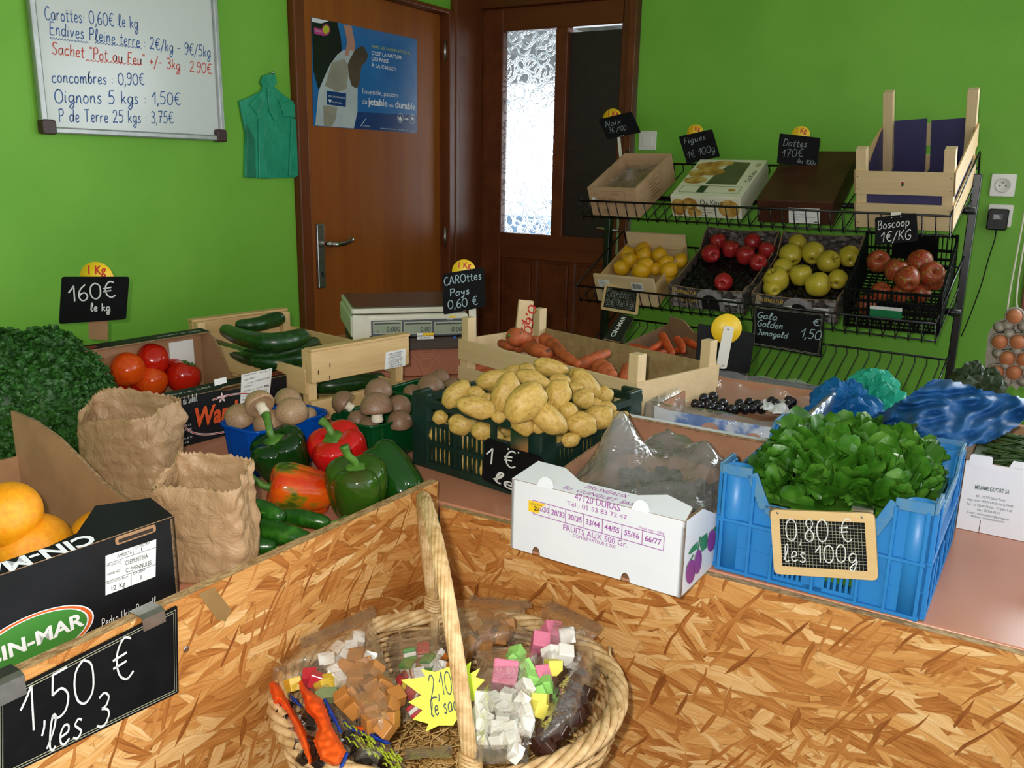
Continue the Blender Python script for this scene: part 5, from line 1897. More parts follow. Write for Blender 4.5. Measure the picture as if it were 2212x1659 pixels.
mb.box((0, QD / 2 - .009, .085), (QW - .05, .005, .145), FIBRE)
mb.box((0, 0, .012), (QW - .02, QD - .02, .008), FIBRE)
mb.build('lining', q0)


def carrot(label, pts, zs, rads, m, group, seed, stub=True):
    path = zpath(pts, zs, 3.319, 860, 600)
    k_ = pxm(path[0], 1 / 3.319)
    st = None
    if stub:
        d = (path[0] - path[1]).normalized()
        st = ([path[0] + d * rads[0] * k_ * .6, path[0] + d * (rads[0] * k_ * .75 + .006)], [.004, .004, .004, .004, .003])
    return long_veg('carrot', label, 'carrot', path, [r * k_ for r in rads], m, st, GREENSTEM, group, .16, seed, 14, 'leaf_stub')


G_ = 'dirty carrots in the poplar crate'
carrot('knobbly carrot with a dirt-crusted head at the left', [(835, 425), (900, 440), (960, 470)], [.925, .915, .90], [72, 60, 40], CAR, G_, 1)
carrot('long carrot sloping from the head of the pile to the right', [(1050, 440), (1120, 490), (1200, 560), (1290, 620)], [.915, .905, .90, .89], [50, 48, 38, 26], CAR, G_, 2)
carrot('thick carrot in front of the dirt-crusted head', [(930, 495), (1000, 520), (1080, 548)], [.90, .90, .895], [45, 52, 42], CAR, G_, 3)
carrot('carrot pointing up to the right against the lining', [(1270, 630), (1350, 605), (1430, 570), (1500, 540)], [.88, .89, .90, .905], [40, 48, 42, 28], CAR, G_, 4)
carrot('fat brownish carrot near the right front post', [(1450, 640), (1490, 670), (1530, 700)], [.885, .88, .875], [62, 64, 44], CAR, G_, 5)
carrot('carrot end beside the right front post', [(1640, 650), (1628, 700), (1615, 740)], [.88, .87, .86], [42, 44, 40], CAR, G_, 6, False)
carrot('carrot lying at the left end of the poplar crate', [(740, 470), (800, 490), (880, 500)], [.89, .89, .885], [30, 34, 26], CAR, G_, 7, False)
carrot('carrot seen through the gap between the front slats, left', [(500, 645), (570, 650), (650, 640)], [.82, .82, .82], [34, 44, 34], CAR, G_, 8, False)
carrot('carrot seen through the gap between the front slats, right', [(610, 680), (690, 672), (760, 665)], [.81, .81, .81], [34, 38, 34], CAR, G_, 9, False)
carrot('pale carrot behind the long sloping one', [(1100, 580), (1180, 600), (1260, 640)], [.875, .875, .87], [34, 36, 28], CAR, G_, 10, False)
carrot('carrot under the knobbly head', [(860, 505), (920, 480), (990, 450)], [.885, .895, .90], [36, 42, 38], CAR, G_, 11, False)
carrot('carrot low between the slope and the right post', [(1330, 660), (1400, 690), (1480, 730)], [.865, .86, .855], [40, 42, 32], CAR, G_, 12, False)

# price stake
M3 = signplane((1.235, -1.58, .98), FACE + Vector((.25, .1, 0)))
stk = thing('price_stake', 'pale wooden stake with red 0,60 painted on, in the carrot crate', 'price sign', M3)
b_ = MB()
sp4 = [px2(M3, *p) for p in ((1112, 740), (1146, 742), (1153, 651), (1122, 648))]
b_.prism(sp4, -.012, 0, POPLARZ)
a_, c_ = px2(M3, 1143, 657), px2(M3, 1131, 722)
fit_hand(b_, '0,60', a_, c_, .022, REDPAINT, None, .0032)
a_, c_ = px2(M3, 1127, 690), px2(M3, 1121, 722)
fit_hand(b_, 'F4', a_, c_, .012, REDPAINT, None, .002)
b_.build('stake', stk, bevel=.001)

# second fruit box with clean carrots
VW, VD, VH = .285, .26, .10
VBM = base_mat(1.375, -1.405, CT, -.30, VW, VD)
v0 = thing('carrot_box', 'brown cardboard fruit box of clean carrots behind the poplar crate', 'cardboard box', VBM)
BROWNC = MAT('dark_inner_cardboard', '6b4c33', '79583c', 10, .75, .1, 80)
mb = MB()
base_panel(mb, VW, VD, BROWNC)
side_wall(mb, 'front', VW, VD, [(0, 0), (1, 0), (1, VH), (0, VH)], CBLACK, BROWNC)
side_wall(mb, 'right', VW, VD, [(0, 0), (1, 0), (1, VH + .06), (0, VH)], CBLACK, BROWNC)
side_wall(mb, 'left', VW, VD, [(0, 0), (1, 0), (1, VH + .0), (0, VH + .05)], CBLACK, BROWNC)
side_wall(mb, 'back', VW, VD, [(0, 0), (1, 0), (1, VH + .07), (.82, VH + .065), (.68, VH + .035), (.32, VH + .03), (.15, VH + .05), (0, VH + .06)], CBLACK, BROWNC)
mb.build('walls', v0)
f = MB()
Lf = VBM @ wallM('left', VW, VD) @ T(0, VH, 0) @ RX(-PI / 2 - .2)
A_, B_ = Vector(px2(Lf, 1322, 728)), Vector(px2(Lf, 1349, 684))
d_ = (B_ - A_).normalized()
n_ = Vector((-d_.y, d_.x))
f.prism([tuple(A_ - d_ * .03 - n_ * .03), tuple(A_ - d_ * .03 + n_ * .02), tuple(B_ + d_ * .02 + n_ * .02), tuple(B_ + d_ * .02 - n_ * .03)][::-1], -.003, 0, CBLACK, None, KRAFT, KRAFTE)
fit_text(f, 'CIN-MAR', tuple(A_ - n_ * .006), tuple(B_ - n_ * .006), .018, PAPERW, None, 0, .001, .03)
f.build('side_flap', v0, VBM.inverted() @ Lf)
G_ = 'clean carrots in the cardboard box'
for i, (lab_, pts, zs, r) in enumerate((('slim carrot standing up at the middle of the box', [(1895, 415), (1930, 480), (1965, 545)], [.90, .885, .87], 30), ('slim carrot pointing down left in the box', [(1890, 470), (1840, 500), (1790, 530)], [.885, .88, .87], 24), ('slim carrot at the right end of the box', [(2000, 440), (2030, 480), (2045, 530)], [.885, .875, .865], 28),
                                         ('slim carrot lying flat at the front of the box', [(1830, 545), (1930, 530), (2040, 520)], [.86, .86, .86], 26), ('slim carrot low at the left of the box', [(1660, 490), (1720, 500), (1800, 520)], [.85, .85, .85], 22), ('slim carrot in the right rear of the box', [(2060, 450), (2100, 470), (2150, 500)], [.87, .87, .865], 26))):
    carrot(lab_, pts, zs, [r, r, r * .7], CARC, G_, 30 + i, False)

# back of a sign with a yellow disc on a white strip
M4 = signplane((1.79, -1.44, .93), FACE)
s4 = thing('price_sign', 'black sign seen from behind with a yellow disc on a white strip', 'price sign', M4)
b_ = MB()
b_.prism(round_poly([px2(M4, *p) for p in ((1503, 802), (1620, 808), (1633, 722), (1510, 700))], .006), -.012, -.008, BLACKP)
b_.build('board', s4)
d = MB()
x, y = px2(M4, 1570, 711)
x2, _ = px2(M4, 1603, 711)
d.lathe([(x2 - x, -.006), (x2 - x, -.003), (0, -.003)], YELLOWD, 28, T(x, y, 0))
d.build('kilo_disc', s4)
h = MB()
h.prism(round_poly([px2(M4, *p) for p in ((1545, 796), (1569, 796), (1586, 706), (1564, 703))], .006), -.002, .002, WHITEP)
for p in ((1550, 788), (1562, 789), (1573, 711)):
    x, y = px2(M4, *p)
    h.lathe([(.003, .002), (.0022, .0032), (0, .003)], STEEL, 10, T(x, y, 0))
h.build('holder_strip', s4)

# grape box with clear liner
GW, GD, GH = .295, .365, .112
GBM = T(1.878, -1.795, CT) @ RZ(-.02)
g0 = thing('grape_box', 'blue and white cardboard box of black grapes with a clear plastic liner', 'cardboard box', GBM)
GBLUE = skin_mat('blue_white_printed_card', [(.40, '2a57a8'), (.5, '4a76bd'), (.56, 'c5ccda'), (.7, 'd4d4d8')], 9, .45)
mb = MB()
base_panel(mb, GW, GD, KRAFTP)
mb.box((0, 0, .035), (GW - .012, GD - .012, .004), KRAFTP)
for sd in ('front', 'right', 'back', 'left'):
    side_wall(mb, sd, GW, GD, [(0, 0), (1, 0), (1, GH + .006), (.88, GH), (.12, GH), (0, GH + .006)], GBLUE, KRAFTP)
mb.build('walls', g0)
PEACH = MAT('printed_peach', 'c08a72', 'a8705c', 30, .5)
f = MB()
for x, y, r in ((.05, .075, .016), (.13, .085, .02), (.22, .08, .018), (.27, .06, .012)):
    f.poly([(x + r * math.cos(i * PI / 9), y + r * .8 * math.sin(i * PI / 9)) for i in range(18)], PEACH, wallM('front', GW, GD), .0008)
f.build('printed_fruit', g0)
FILMC = FILM('clear_liner_film', 'ffffff', .10, 'cfd0cf', .6, 20, .18, 1.0, 1.0, .01)
mb = MB()
rings = []
n = 140
for ins, z in ((.05, .045), (.012, .06), (.006, .10), (-.002, .127), (-.012, .124), (-.014, .09), (-.012, .065)):
    ring = []
    for j in range(n):
        t = j / n * 4
        s_ = int(t)
        u = t - s_
        cs = [(-1, -1), (1, -1), (1, 1), (-1, 1)]
        a_, b_ = cs[s_], cs[(s_ + 1) % 4]
        x = (a_[0] + (b_[0] - a_[0]) * u) * (GW / 2 - ins)
        y = (a_[1] + (b_[1] - a_[1]) * u) * (GD / 2 - ins)
        nz = noise.noise(Vector((x * 24, y * 24, z * 12)))
        ring.append((x + .006 * nz, y + .006 * noise.noise(Vector((x * 24 + 9, y * 24, z * 12))), z + (.008 * nz if z > .085 else .003 * nz)))
    rings.append(ring)
mb.loft(rings, FILMC)
mb.build('plastic_liner', g0)
GRAPE = skin_mat('black_grape_skin', [(.3, '0c0c14'), (.7, '1a1822')], 20, .22, bump=.02)
def grape_bunch(label, pts, z, stalk):
    z += .036
    ps = [on_z(1080 + x / 2.836, 760 + y / 2.836, z + dz) for x, y, dz in pts]
    c = sum(ps, Vector()) / len(ps)
    t = thing('grape_bunch', label, 'grapes', Matrix.Translation(c), 'black grapes in the lined box')
    g = MB()
    g.blob((.5, .5, .53), GRAPE, 16, 12, 1, .02)
    me = None
    for p in ps:
        if me is None:
            o = g.build('grape', t, T(*(p - c)) @ Matrix.Scale(.0235, 4))
            me = o
        else:
            k = me.copy()
            COL.objects.link(k)
            k.parent = t
            k.matrix_local = T(*(p - c)) @ Matrix.Scale(rnd.uniform(.0215, .0245), 4)
    s = MB()
    s.tube(P3([on_z(1080 + x / 2.836, 760 + y / 2.836, z + dz) - c for x, y, dz in stalk], 4), .0016, GREENSTEM, 6)
    s.build('stalk', t)


grape_bunch('largest bunch of black grapes at the left of the lined box', [(1170, 285, .006), (1250, 285, .014), (1305, 275, .01), (1252, 240, .012), (1365, 315, .012), (1290, 340, .01), (1340, 352, .006), (1415, 355, .004), (1225, 330, .004), (1195, 318, 0), (1320, 312, .002), (1270, 315, .004), (1380, 345, 0)], .79, [(1225, 310, .004), (1232, 260, .014), (1212, 235, .022), (1240, 215, .024)])
grape_bunch('short row of black grapes in the middle of the lined box', [(1468, 320, .008), (1527, 310, .01), (1580, 325, .008), (1500, 352, .004), (1545, 350, .002), (1600, 350, 0), (1445, 352, 0)], .787, [(1440, 360, 0), (1520, 335, .006), (1600, 340, .004)])
grape_bunch('small bunch of black grapes beside the white paper', [(1665, 305, .01), (1690, 318, .008), (1760, 330, .006), (1790, 308, .008), (1812, 298, .006), (1770, 300, .01), (1745, 345, 0)], .787, [(1700, 330, 0), (1760, 310, .008), (1820, 300, .006)])
# crumpled white paper in the grape box
def sheet_px(poly, zf, step, thick_jit=0.):
    """a thin sheet lying over things: its outline given in the picture, its heights in the room"""
    xs, ys = [p[0] for p in poly], [p[1] for p in poly]
    def inside(x, y):
        c = False
        for i in range(len(poly)):
            (x1, y1), (x2, y2) = poly[i - 1], poly[i]
            if (y1 > y) != (y2 > y) and x < (x2 - x1) * (y - y1) / (y2 - y1) + x1:
                c = not c
        return c
    nx, ny = int((max(xs) - min(xs)) / step) + 2, int((max(ys) - min(ys)) / step) + 2
    ids, vs, fs = {}, [], []
    def vid(i, j):
        if (i, j) not in ids:
            x, y = min(xs) + i * step, min(ys) + j * step
            ids[(i, j)] = len(vs)
            vs.append(tuple(on_z(x, y, zf(x, y))))
        return ids[(i, j)]
    for i in range(nx):
        for j in range(ny):
            if inside(min(xs) + (i + .5) * step, min(ys) + (j + .5) * step):
                fs.append((vid(i, j + 1), vid(i + 1, j + 1), vid(i + 1, j), vid(i, j)))
    return vs, fs


def sheet_thing(name, label, cat, part, poly, zf, step, mat, flat=False, solid=.0006, subsurf=1):
    vs, fs = sheet_px(poly, zf, step)
    c = sum((Vector(v) for v in vs), Vector()) / len(vs)
    c.z = min(v[2] for v in vs)
    t = thing(name, label, cat, Matrix.Translation(c))
    mb = MB()
    mb.add([Vector(v) - c for v in vs], fs, mat, None, not flat)
    mb.build(part, t, solid=solid, subsurf=subsurf)
    return t


WPAPER = MAT('crumpled_white_paper', 'd8d9dc', 'e4e4e6', 20, .7)
sheet_thing('tissue_paper', 'crumpled white paper among the grapes', 'paper', 'sheet', [(1640, 880), (1650, 862), (1682, 858), (1700, 850), (1732, 846), (1735, 858), (1702, 868), (1708, 892), (1672, 893)], lambda x, y: .832 + .012 * noise.noise(Vector((x * .09, y * .09, 3))), 4, WPAPER)

# prune box
RW, RD, RH = .295, .42, .118
RBM = base_mat(1.713, -2.531, CT, -.045, RW, RD)
r0 = thing('prune_box', 'white cardboard box printed pruneaux in purple, at the counter edge', 'cardboard box', RBM)
PURPT = MAT('purple_print', '9a4f9c', 'a45aa6', 40, .5)
mb = MB()
base_panel(mb, RW, RD, KRAFTP)
def notch(h):
    def arc_(cx, up):
        return [(cx + .026 * math.cos(PI * i / 8) * (-1 if up else -1), (.014 * math.sin(PI * i / 8))) for i in range(9)]
    b = [(0, 0)] + arc_(.165 * 1, True) + arc_(.70, True) + [(1, 0)]
    return [(x if not 0 < x < 1 else x, y) for x, y in b] + [(1, h), (0, h)]
fp = notch(RH)
side_wall(mb, 'front', RW, RD, [(x, y) for x, y in fp], CWHITE, KRAFTP)
side_wall(mb, 'right', RW, RD, [(0, 0), (1, 0), (1, RH + .012), (.84, RH), (.30, RH - .03), (.16, RH - .002), (0, RH)], CWHITE, KRAFTP)
side_wall(mb, 'left', RW, RD, [(0, 0), (1, 0), (1, RH), (.84, RH), (.70, RH - .03), (.20, RH - .01), (0, RH + .012)], CWHITE, KRAFTP)
side_wall(mb, 'back', RW, RD, [(0, 0), (1, 0), (1, RH + .014), (.8, RH + .012), (.5, RH + .004), (.2, RH + .012), (0, RH + .014)], CWHITE, KRAFTP)
mb.build('walls', r0)
FM = wallM('front', RW, RD)
f = MB()
tM = FM @ T(0, RH, 0) @ RX(-PI / 2 + .25)
f.prism([(0, 0), (RW, 0), (RW - .004, .036), (RW - .05, .052), (RW - .09, .034), (RW * .36, .034), (RW * .22, .06), (.012, .062)], -.003, .001, CWHITE, tM, KRAFTP, KRAFTE)
f.build('top_flap', r0)
bM = wallM('back', RW, RD) @ T(0, RH + .012, 0) @ RX(-PI / 2 + .15)
f = MB()
f.prism([(0, 0), (RW, 0), (RW - .02, .03), (.02, .03)], -.003, .001, CWHITE, bM, KRAFTP, KRAFTE)
f.build('top_flap', r0)
for x in (.062, .225):
    f = MB()
    f.prism([(x + .014 * math.cos(PI * i / 8), .001 + .017 * math.sin(PI * i / 8)) for i in range(9)], -.001, .002, CWHITE, FM @ T(0, RH - .002, 0) @ RX(-.25), KRAFTP)
    f.build('stacking_tab', r0)
RF = RBM @ FM
RT = RBM @ tM
CZ = lambda x, y: (1080 + x / 2.836, 760 + y / 2.836)
R2 = lambda x, y: px2(RF, *CZ(x, y))
f = MB()
for tx, a, b, s_ in (('47120 DURAS', (458, 905), (735, 978), .0165), ('Tél : 05 53 83 72 47', (412, 938), (778, 1030), .0105), ('FRUITS AUX 500 Gr.', (385, 1088), (780, 1198), .0135), ('CONSERVATEUR E 200', (447, 1132), (708, 1204), .0075), ('Poids net : 10kg', (850, 1080), (1008, 1120), .006)):
    fit_text(f, tx, R2(*a), R2(*b), s_, PURPT, None, 0, .0008, .0)
T2 = lambda x, y: px2(RT, *CZ(x, y))
f2 = MB()
fit_text(f2, 'PRUNEAUX', T2(515, 838), T2(772, 902), .012, PURPT, None, .35, .0018)
fit_text(f2, 'Ets  GUINGUET  SARL', T2(380, 840), T2(838, 958), .012, PURPT, None, .35, .0018)
f2.build('flap_lettering', r0, tM)
tl, trr, br, bl = R2(203, 908), R2(1008, 1130), R2(1002, 1218), R2(203, 990)
for a, b in ((tl, trr), (trr, br), (br, bl), (bl, tl)):
    f.ribbon([a, b], .0011, PURPT, None, .0008)
for i, (tx, x) in enumerate((('25/30', 208), ('28/33', 310), ('30/35', 418), ('33/44', 530), ('44/55', 648), ('55/66', 765), ('66/77', 885))):
    t_ = (x - 203) / 805
    u_ = ((x + 115) - 203) / 805 if i < 6 else 1
    A_, B_ = Vector(tl).lerp(Vector(trr), t_), Vector(bl).lerp(Vector(br), t_)
    if i:
        f.ribbon([tuple(A_), tuple(B_)], .0011, PURPT, None, .0008)
    E_ = Vector(bl).lerp(Vector(br), min(u_, 1))
    S_ = B_.lerp(E_, .12) + Vector((0, .0075))
    En = B_.lerp(E_, .88) + Vector((0, .0075))
    fit_text(f, tx, tuple(S_), tuple(En), .0125, PURPT, None, 0, .0008, .015)
f.build('printed_text', r0, FM)
f = MB()
f.prism([R2(*p) for p in ((176, 972), (236, 990), (248, 955), (282, 935), (178, 908))], 0, .0012, YELLOWD)
fit_text(f, '25/', R2(212, 968), R2(244, 976), .010, INK, None, 0, .0016, .02)
fit_text(f, 'Calibre : Nouv', R2(184, 930), R2(262, 946), .0042, GREYINK, None, 0, .0016)
f.build('yellow_sticker', r0, FM, 'torn yellow size sticker')
f = MB()
RR = RBM @ wallM('right', RW, RD)
R3 = lambda x, y: px2(RR, *CZ(x, y))
LEAFP = MAT('printed_leaf_green', '2f7a4a', '3c8a58', 30, .5)
PLUM = MAT('printed_plum', '7d2f86', '93459a', 20, .45)
for x, y, rx, ry in ((1165, 1345, 28, 75), (1208, 1285, 22, 75), (1293, 1155, 25, 68)):
    f.poly([R3(x + rx * math.cos(i * PI / 10) + 8 * math.sin(i * PI / 10), y - ry * math.sin(i * PI / 10)) for i in range(20)][::1], PLUM, None, .0012 if x != 1208 else .0016)
for pts in ([(1150, 1240), (1175, 1195), (1210, 1160), (1205, 1205), (1170, 1235)], [(1222, 1185), (1228, 1140), (1268, 1105), (1270, 1160), (1262, 1200), (1235, 1225)], [(1300, 1090), (1330, 1055), (1362, 1040), (1350, 1070), (1320, 1100)], [(1140, 1320), (1180, 1240), (1186, 1244), (1146, 1326)], [(1205, 1215), (1222, 1130), (1228, 1132), (1212, 1216)]):
    f.poly([R3(*p) for p in pts], LEAFP, None, .0008)
f.build('printed_plums', r0, wallM('right', RW, RD), 'printed purple plums with green leaves')
# dark prunes at the bottom and a clear bag crumpled over them
PRUNE = skin_mat('dark_prune_skin', [(.3, '15131a'), (.7, '2c2830')], 40, .4, bump=.6, bscale=80)
mb = MB()
for i in range(110):
    x, y = rnd.uniform(-RW / 2 + .025, RW / 2 - .025), rnd.uniform(-RD / 2 + .04, RD / 2 - .025)
    mb.blob((.017, .014, .011), PRUNE, 10, 7, i, .25, 2.5, T(x, y, rnd.uniform(.02, .05)) @ RZ(rnd.uniform(0, 6)) @ RX(rnd.gauss(0, .4)))
tag(mb.build('prunes', M=RBM), 'dark prunes under clear plastic in the white box', 'prunes', None, 'stuff')
FILMB = FILM('crumpled_clear_bag', 'f4f4f4', .34, 'a3a19d', .6, 15, .16, 1.0, 1.0)
bt = thing('clear_plastic_bag', 'crumpled clear plastic bag over the prunes in the white box', 'plastic bag', RBM)
def crumple(x, y, seed, f1=14, a1=.02, f2=38, a2=.008):
    v = 0
    for f_, a_ in ((f1, a1), (f2, a2)):
        q = noise.noise(Vector((x * f_ + seed, y * f_, seed * .7)))
        v += a_ * (1 - 2.4 * abs(q))
    return v
mb = MB()
N1, N2 = 60, 76
vs = []
for j in range(N2 + 1):
    for i in range(N1 + 1):
        x, y = (i / N1 - .5) * (RW - .03), (j / N2 - .5) * (RD - .04)
        ex = min(1, (1 - abs(2 * i / N1 - 1)) * 4) * min(1, (1 - abs(2 * j / N2 - 1)) * 5)
        h_ = .055 + .03 * ex + crumple(x, y, 2, 11, .012, 30, .005) * (.4 + .6 * ex)
        h_ += .10 * math.exp(-(((x + .055) / .045) ** 2 + ((y + .015) / .05) ** 2)) + .055 * math.exp(-(((x - .06) / .07) ** 2 + ((y - .05) / .07) ** 2)) + .04 * math.exp(-(((x + .02) / .05) ** 2 + ((y - .12) / .06) ** 2))
        vs.append((x + .003 * noise.noise(Vector((x * 30, y * 30, 5))), y, max(h_, .054)))
mb.add(vs, [(j * (N1 + 1) + i, j * (N1 + 1) + i + 1, (j + 1) * (N1 + 1) + i + 1, (j + 1) * (N1 + 1) + i) for j in range(N2) for i in range(N1)], FILMB, None, True)
mb.build('film', bt)

# blue crate of lamb's lettuce
BW, BD, BH = .293, .335, .165
BBM = base_mat(2.019, -2.419, CT, -.027, BW, BD)
BLUEC = MAT('blue_crate_plastic', '2374b4', '2a7cbc', 5, .38, .06, 120, Specular_IOR_Level=.4)
BLUED = MAT('dusty_blue_plastic', '3377ad', '557f98', 30, .55)
b0 = thing('plastic_crate', "blue plastic crate of lamb's lettuce at the counter edge", 'crate', BBM)
def blue_wall(side, hl, slots=False):
    L = BW if side in ('front', 'back') else BD
    M_ = wallM(side, BW, BD)
    mb = MB()
    top = [(1, BH), (.83, BH), (.75, BH - hl), (.24, BH - hl), (.16, BH), (0, BH)]
    y0 = .042 if slots else 0
    mb.prism([(0, y0), (L, y0)] + [(x * L, y) for x, y in top], -.004, 0, BLUEC, M_)
    if slots:
        for x0, x1 in ((0, .30), (.45, .55), (.72, 1)):
            mb.prism([(x0 * L, 0), (x1 * L, 0), (x1 * L, y0), (x0 * L, y0)], -.004, 0, BLUEC, M_)
        mb.prism([(.3 * L, 0), (.72 * L, 0), (.72 * L, .012), (.3 * L, .012)], -.004, 0, BLUEC, M_)
        for i in range(7):
            for a0, a1 in ((.30, .45), (.55, .72)):
                x = (a0 + (a1 - a0) * i / 6) * L
                mb.box((x, .027, -.002), (.0045, .03, .004), BLUEC, M_)
    for z in (.002, BH * .5):
        mb.box((L / 2, z + .002, .003), (L - .002, .005, .008), BLUEC, M_)
    for x in (.02, .17, .29, .5, .71, .84, .98):
        hh = BH - .004 if x < .2 or x > .8 else BH - hl - .004
        if x in (.29, .5, .71):
            hh = .06
        mb.box((x * L, hh / 2, .003), (.005, hh, .007), BLUEC, M_)
    # rolled dusty rim
    pts = [(0, BH)] + [(.155, BH), (.235, BH - hl), (.755, BH - hl), (.835, BH), (1, BH)]
    for (xa, ya), (xb, yb) in zip(pts, pts[1:]):
        mb.bar((xa * L, ya, .003), (xb * L, yb, .003), .016, .0045, BLUED, (0, 0, 1), M_ @ T(0, 0, 0))
    mb.build('side_wall', b0, bevel=.0008, seg=1)
blue_wall('front', .05, True)
blue_wall('back', .045)
blue_wall('left', .03)
blue_wall('right', .03)
MB().box((0, 0, .006), (BW - .006, BD - .006, .006), BLUEC).build('floor_panel', b0)
for sx in (-1, 1):
    for sy in (-1, 1):
        MB().lathe([(.022, 0), (.022, BH), (.018, BH + .001), (.016, BH), (.016, .002)], BLUEC, 20, T(sx * (BW / 2 - .018), sy * (BD / 2 - .018), 0)).build('corner_post', b0)

LETT = bpy.data.materials.new('lambs_lettuce_leaf')
k = NT(LETT)
cn = k.ramp(k.noise(k.mapping(), 26, 3), [(.3, '234c0d'), (.5, '386c19'), (.75, '5f9034')])
k.surf(k.bsdf(cn, .32, k.bump(k.noise(k.mapping(), 130, 3), .3, .002)))
mb = MB()
rnd = random.Random(9)
def leaf(mb, M_, L, W, cup, mat):
    nu, nv = 4, 6
    vs, fs = [], []
    for j in range(nv + 1):
        t = j / nv
        w_ = W * (.16 + .84 * math.sin(min(1, max(0, (t - .12) / .88)) ** .8 * PI * .93) ** .8 if t > .12 else .16)
        for i in range(nu + 1):
            s_ = i / nu * 2 - 1
            vs.append((s_ * w_ / 2, t * L, cup * L * (.9 * t * t * .5) + .28 * w_ * s_ * s_ * .6 + rnd.uniform(-.0006, .0006)))
    for j in range(nv):
        for i in range(nu):
            a = j * (nu + 1) + i
            fs.append((a, a + 1, a + nu + 2, a + nu + 1))
    mb.add(vs, fs, mat, M_, True)
for i in range(900):
    x, y = rnd.uniform(-.5, .5), rnd.uniform(-.5, .5)
    dome = .112 + .062 * (1 - (2 * x) ** 4) * (1 - (2 * y) ** 4) + rnd.uniform(-.028, .008)
    p = Vector((x * (BW - .05), y * (BD - .05), dome))
    out = Vector((x * 1.2 + rnd.gauss(0, .45), y * 1.2 + rnd.gauss(0, .45), rnd.uniform(.15, 1.0))).normalized()
    M_ = Matrix.Translation(p) @ out.to_track_quat('Y', 'Z').to_matrix().to_4x4() @ RY(rnd.gauss(0, .7))
    L_ = rnd.uniform(.032, .056)
    tip = p + out * L_
    if (abs(tip.x) > BW / 2 - .012 or abs(tip.y) > BD / 2 - .012) and min(p.z, tip.z) < BH + (.0 if abs(tip.x) > BW / 2 - .012 else -.03):
        continue
    leaf(mb, M_, L_, L_ * rnd.uniform(.55, .78), rnd.uniform(-.5, .6), LETT)
mb.box((0, 0, .07), (BW - .02, BD - .02, .1), LETT)
tag(mb.build('lettuce_leaves', M=BBM), "fresh green lamb's lettuce leaves heaped in the blue crate", 'lettuce', None, 'stuff')

M6 = BBM @ wallM('front', BW, BD) @ T(0, 0, .016) @ RX(-.03)
s6 = board_sign('slate_sign', 'wood-framed squared slate reading 0,80 € les 100g on the blue crate', M6, [(1672, 1240), (1897, 1255), (1889, 1110), (1663, 1101)],
                [('0,80 €', (1698, 1168), (1846, 1170), 46), ('les 100g', (1694, 1212), (1856, 1216), 36)], CHALK, .0019, frame=.0135, grid=(24, 15), studs=((1680, 1108), (1862, 1117)))
for px_ in (1680, 1862):
    c = MB()
    x, _ = px2(M6, px_, 1105)
    y = px2(M6, px_, 1112)[1]
    c.loft([[(x - .014, *q) for q in ((y - .01, -.008), (y + .008, -.006), (y + .010, -.016), (y - .012, -.024))], [(x + .014, *q) for q in ((y - .01, -.008), (y + .008, -.006), (y + .010, -.016), (y - .012, -.024))]], CHROME, smooth=False, closed=False)
    c.build('metal_clip', s6, solid=.001)

# bean box, blue sheet, teal and blue bags
NW, ND, NH = .40, .30, .125
NBM = base_mat(2.322, -2.03, CT, -.02, NW, ND)
n0 = thing('bean_box', 'white cardboard export box of green beans right of the blue crate', 'cardboard box', NBM)
mb = MB()
base_panel(mb, NW, ND)
hole = [(.135 + .017 * math.cos(a), .092 + .013 * math.sin(a)) for a in [PI / 2 - 2 * PI * i / 16 for i in range(17)]]
side_wall(mb, 'front', NW, ND, [(0, 0), (.1, 0), (.1, .022), (.103, .022), (.103, 0), (.3, 0), (.3, .022), (.303, .022), (.303, 0), (1, 0), (1, NH), (.135 / NW + .0005, NH)] + [(x / NW, y) for x, y in hole] + [(.135 / NW - .0005, NH), (0, NH)], CWHITE)
for sd in ('right', 'back', 'left'):
    side_wall(mb, sd, NW, ND, [(0, 0), (1, 0), (1, NH), (0, NH)], CWHITE)
mb.build('walls', n0)
NF = NBM @ wallM('front', NW, ND)
N2 = lambda x, y: px2(NF, 1660 + x / 4.007, 780 + y / 4.007)
f = MB()
f.prism(round_poly([N2(*p) for p in ((1730, 890), (1935, 940), (1945, 835), (1755, 800))], .004), -.002, .002, CWHITE)
f.prism([(.07, NH), (NW, NH), (NW, NH + .01), (.075, NH + .012)], -.003, -.001, CWHITE)
f.build('top_tab', n0, wallM('front', NW, ND))
f = MB()
for tx, a, b, s_ in (('MINAME EXPORT SA', (1785, 1105), (2085, 1150), .0105), ('B.P. : 23,772 Dakar Ponty', (1795, 1175), (2050, 1215), .0058), ('Siège social : POSTE KM 20 Rte de THIES', (1720, 1200), (2118, 1268), .0058), ('Tél. : 33 953.41.70 Cel. : 77 638.57.18', (1715, 1240), (2105, 1308), .0058), ('Fax : 33 953.40.13', (1805, 1292), (2000, 1326), .0058), ('E-mail : minamexport@orange.sn', (1720, 1310), (2080, 1380), .0056), ('Website : minamexport.com', (1750, 1345), (2040, 1400), .0056)):
    fit_text(f, tx, N2(*a), N2(*b), s_, MAT('green_grey_print', '3f5a58') if not f.mats else f.mats[0], None, 0, .0008, .01 if s_ > .01 else 0)
f.build('printed_text', n0, wallM('front', NW, ND))
BEAN = skin_mat('green_bean_skin', [(.3, '26401a'), (.6, '3c5a26'), (.8, '57713a')], 30, .5)
mb = MB()
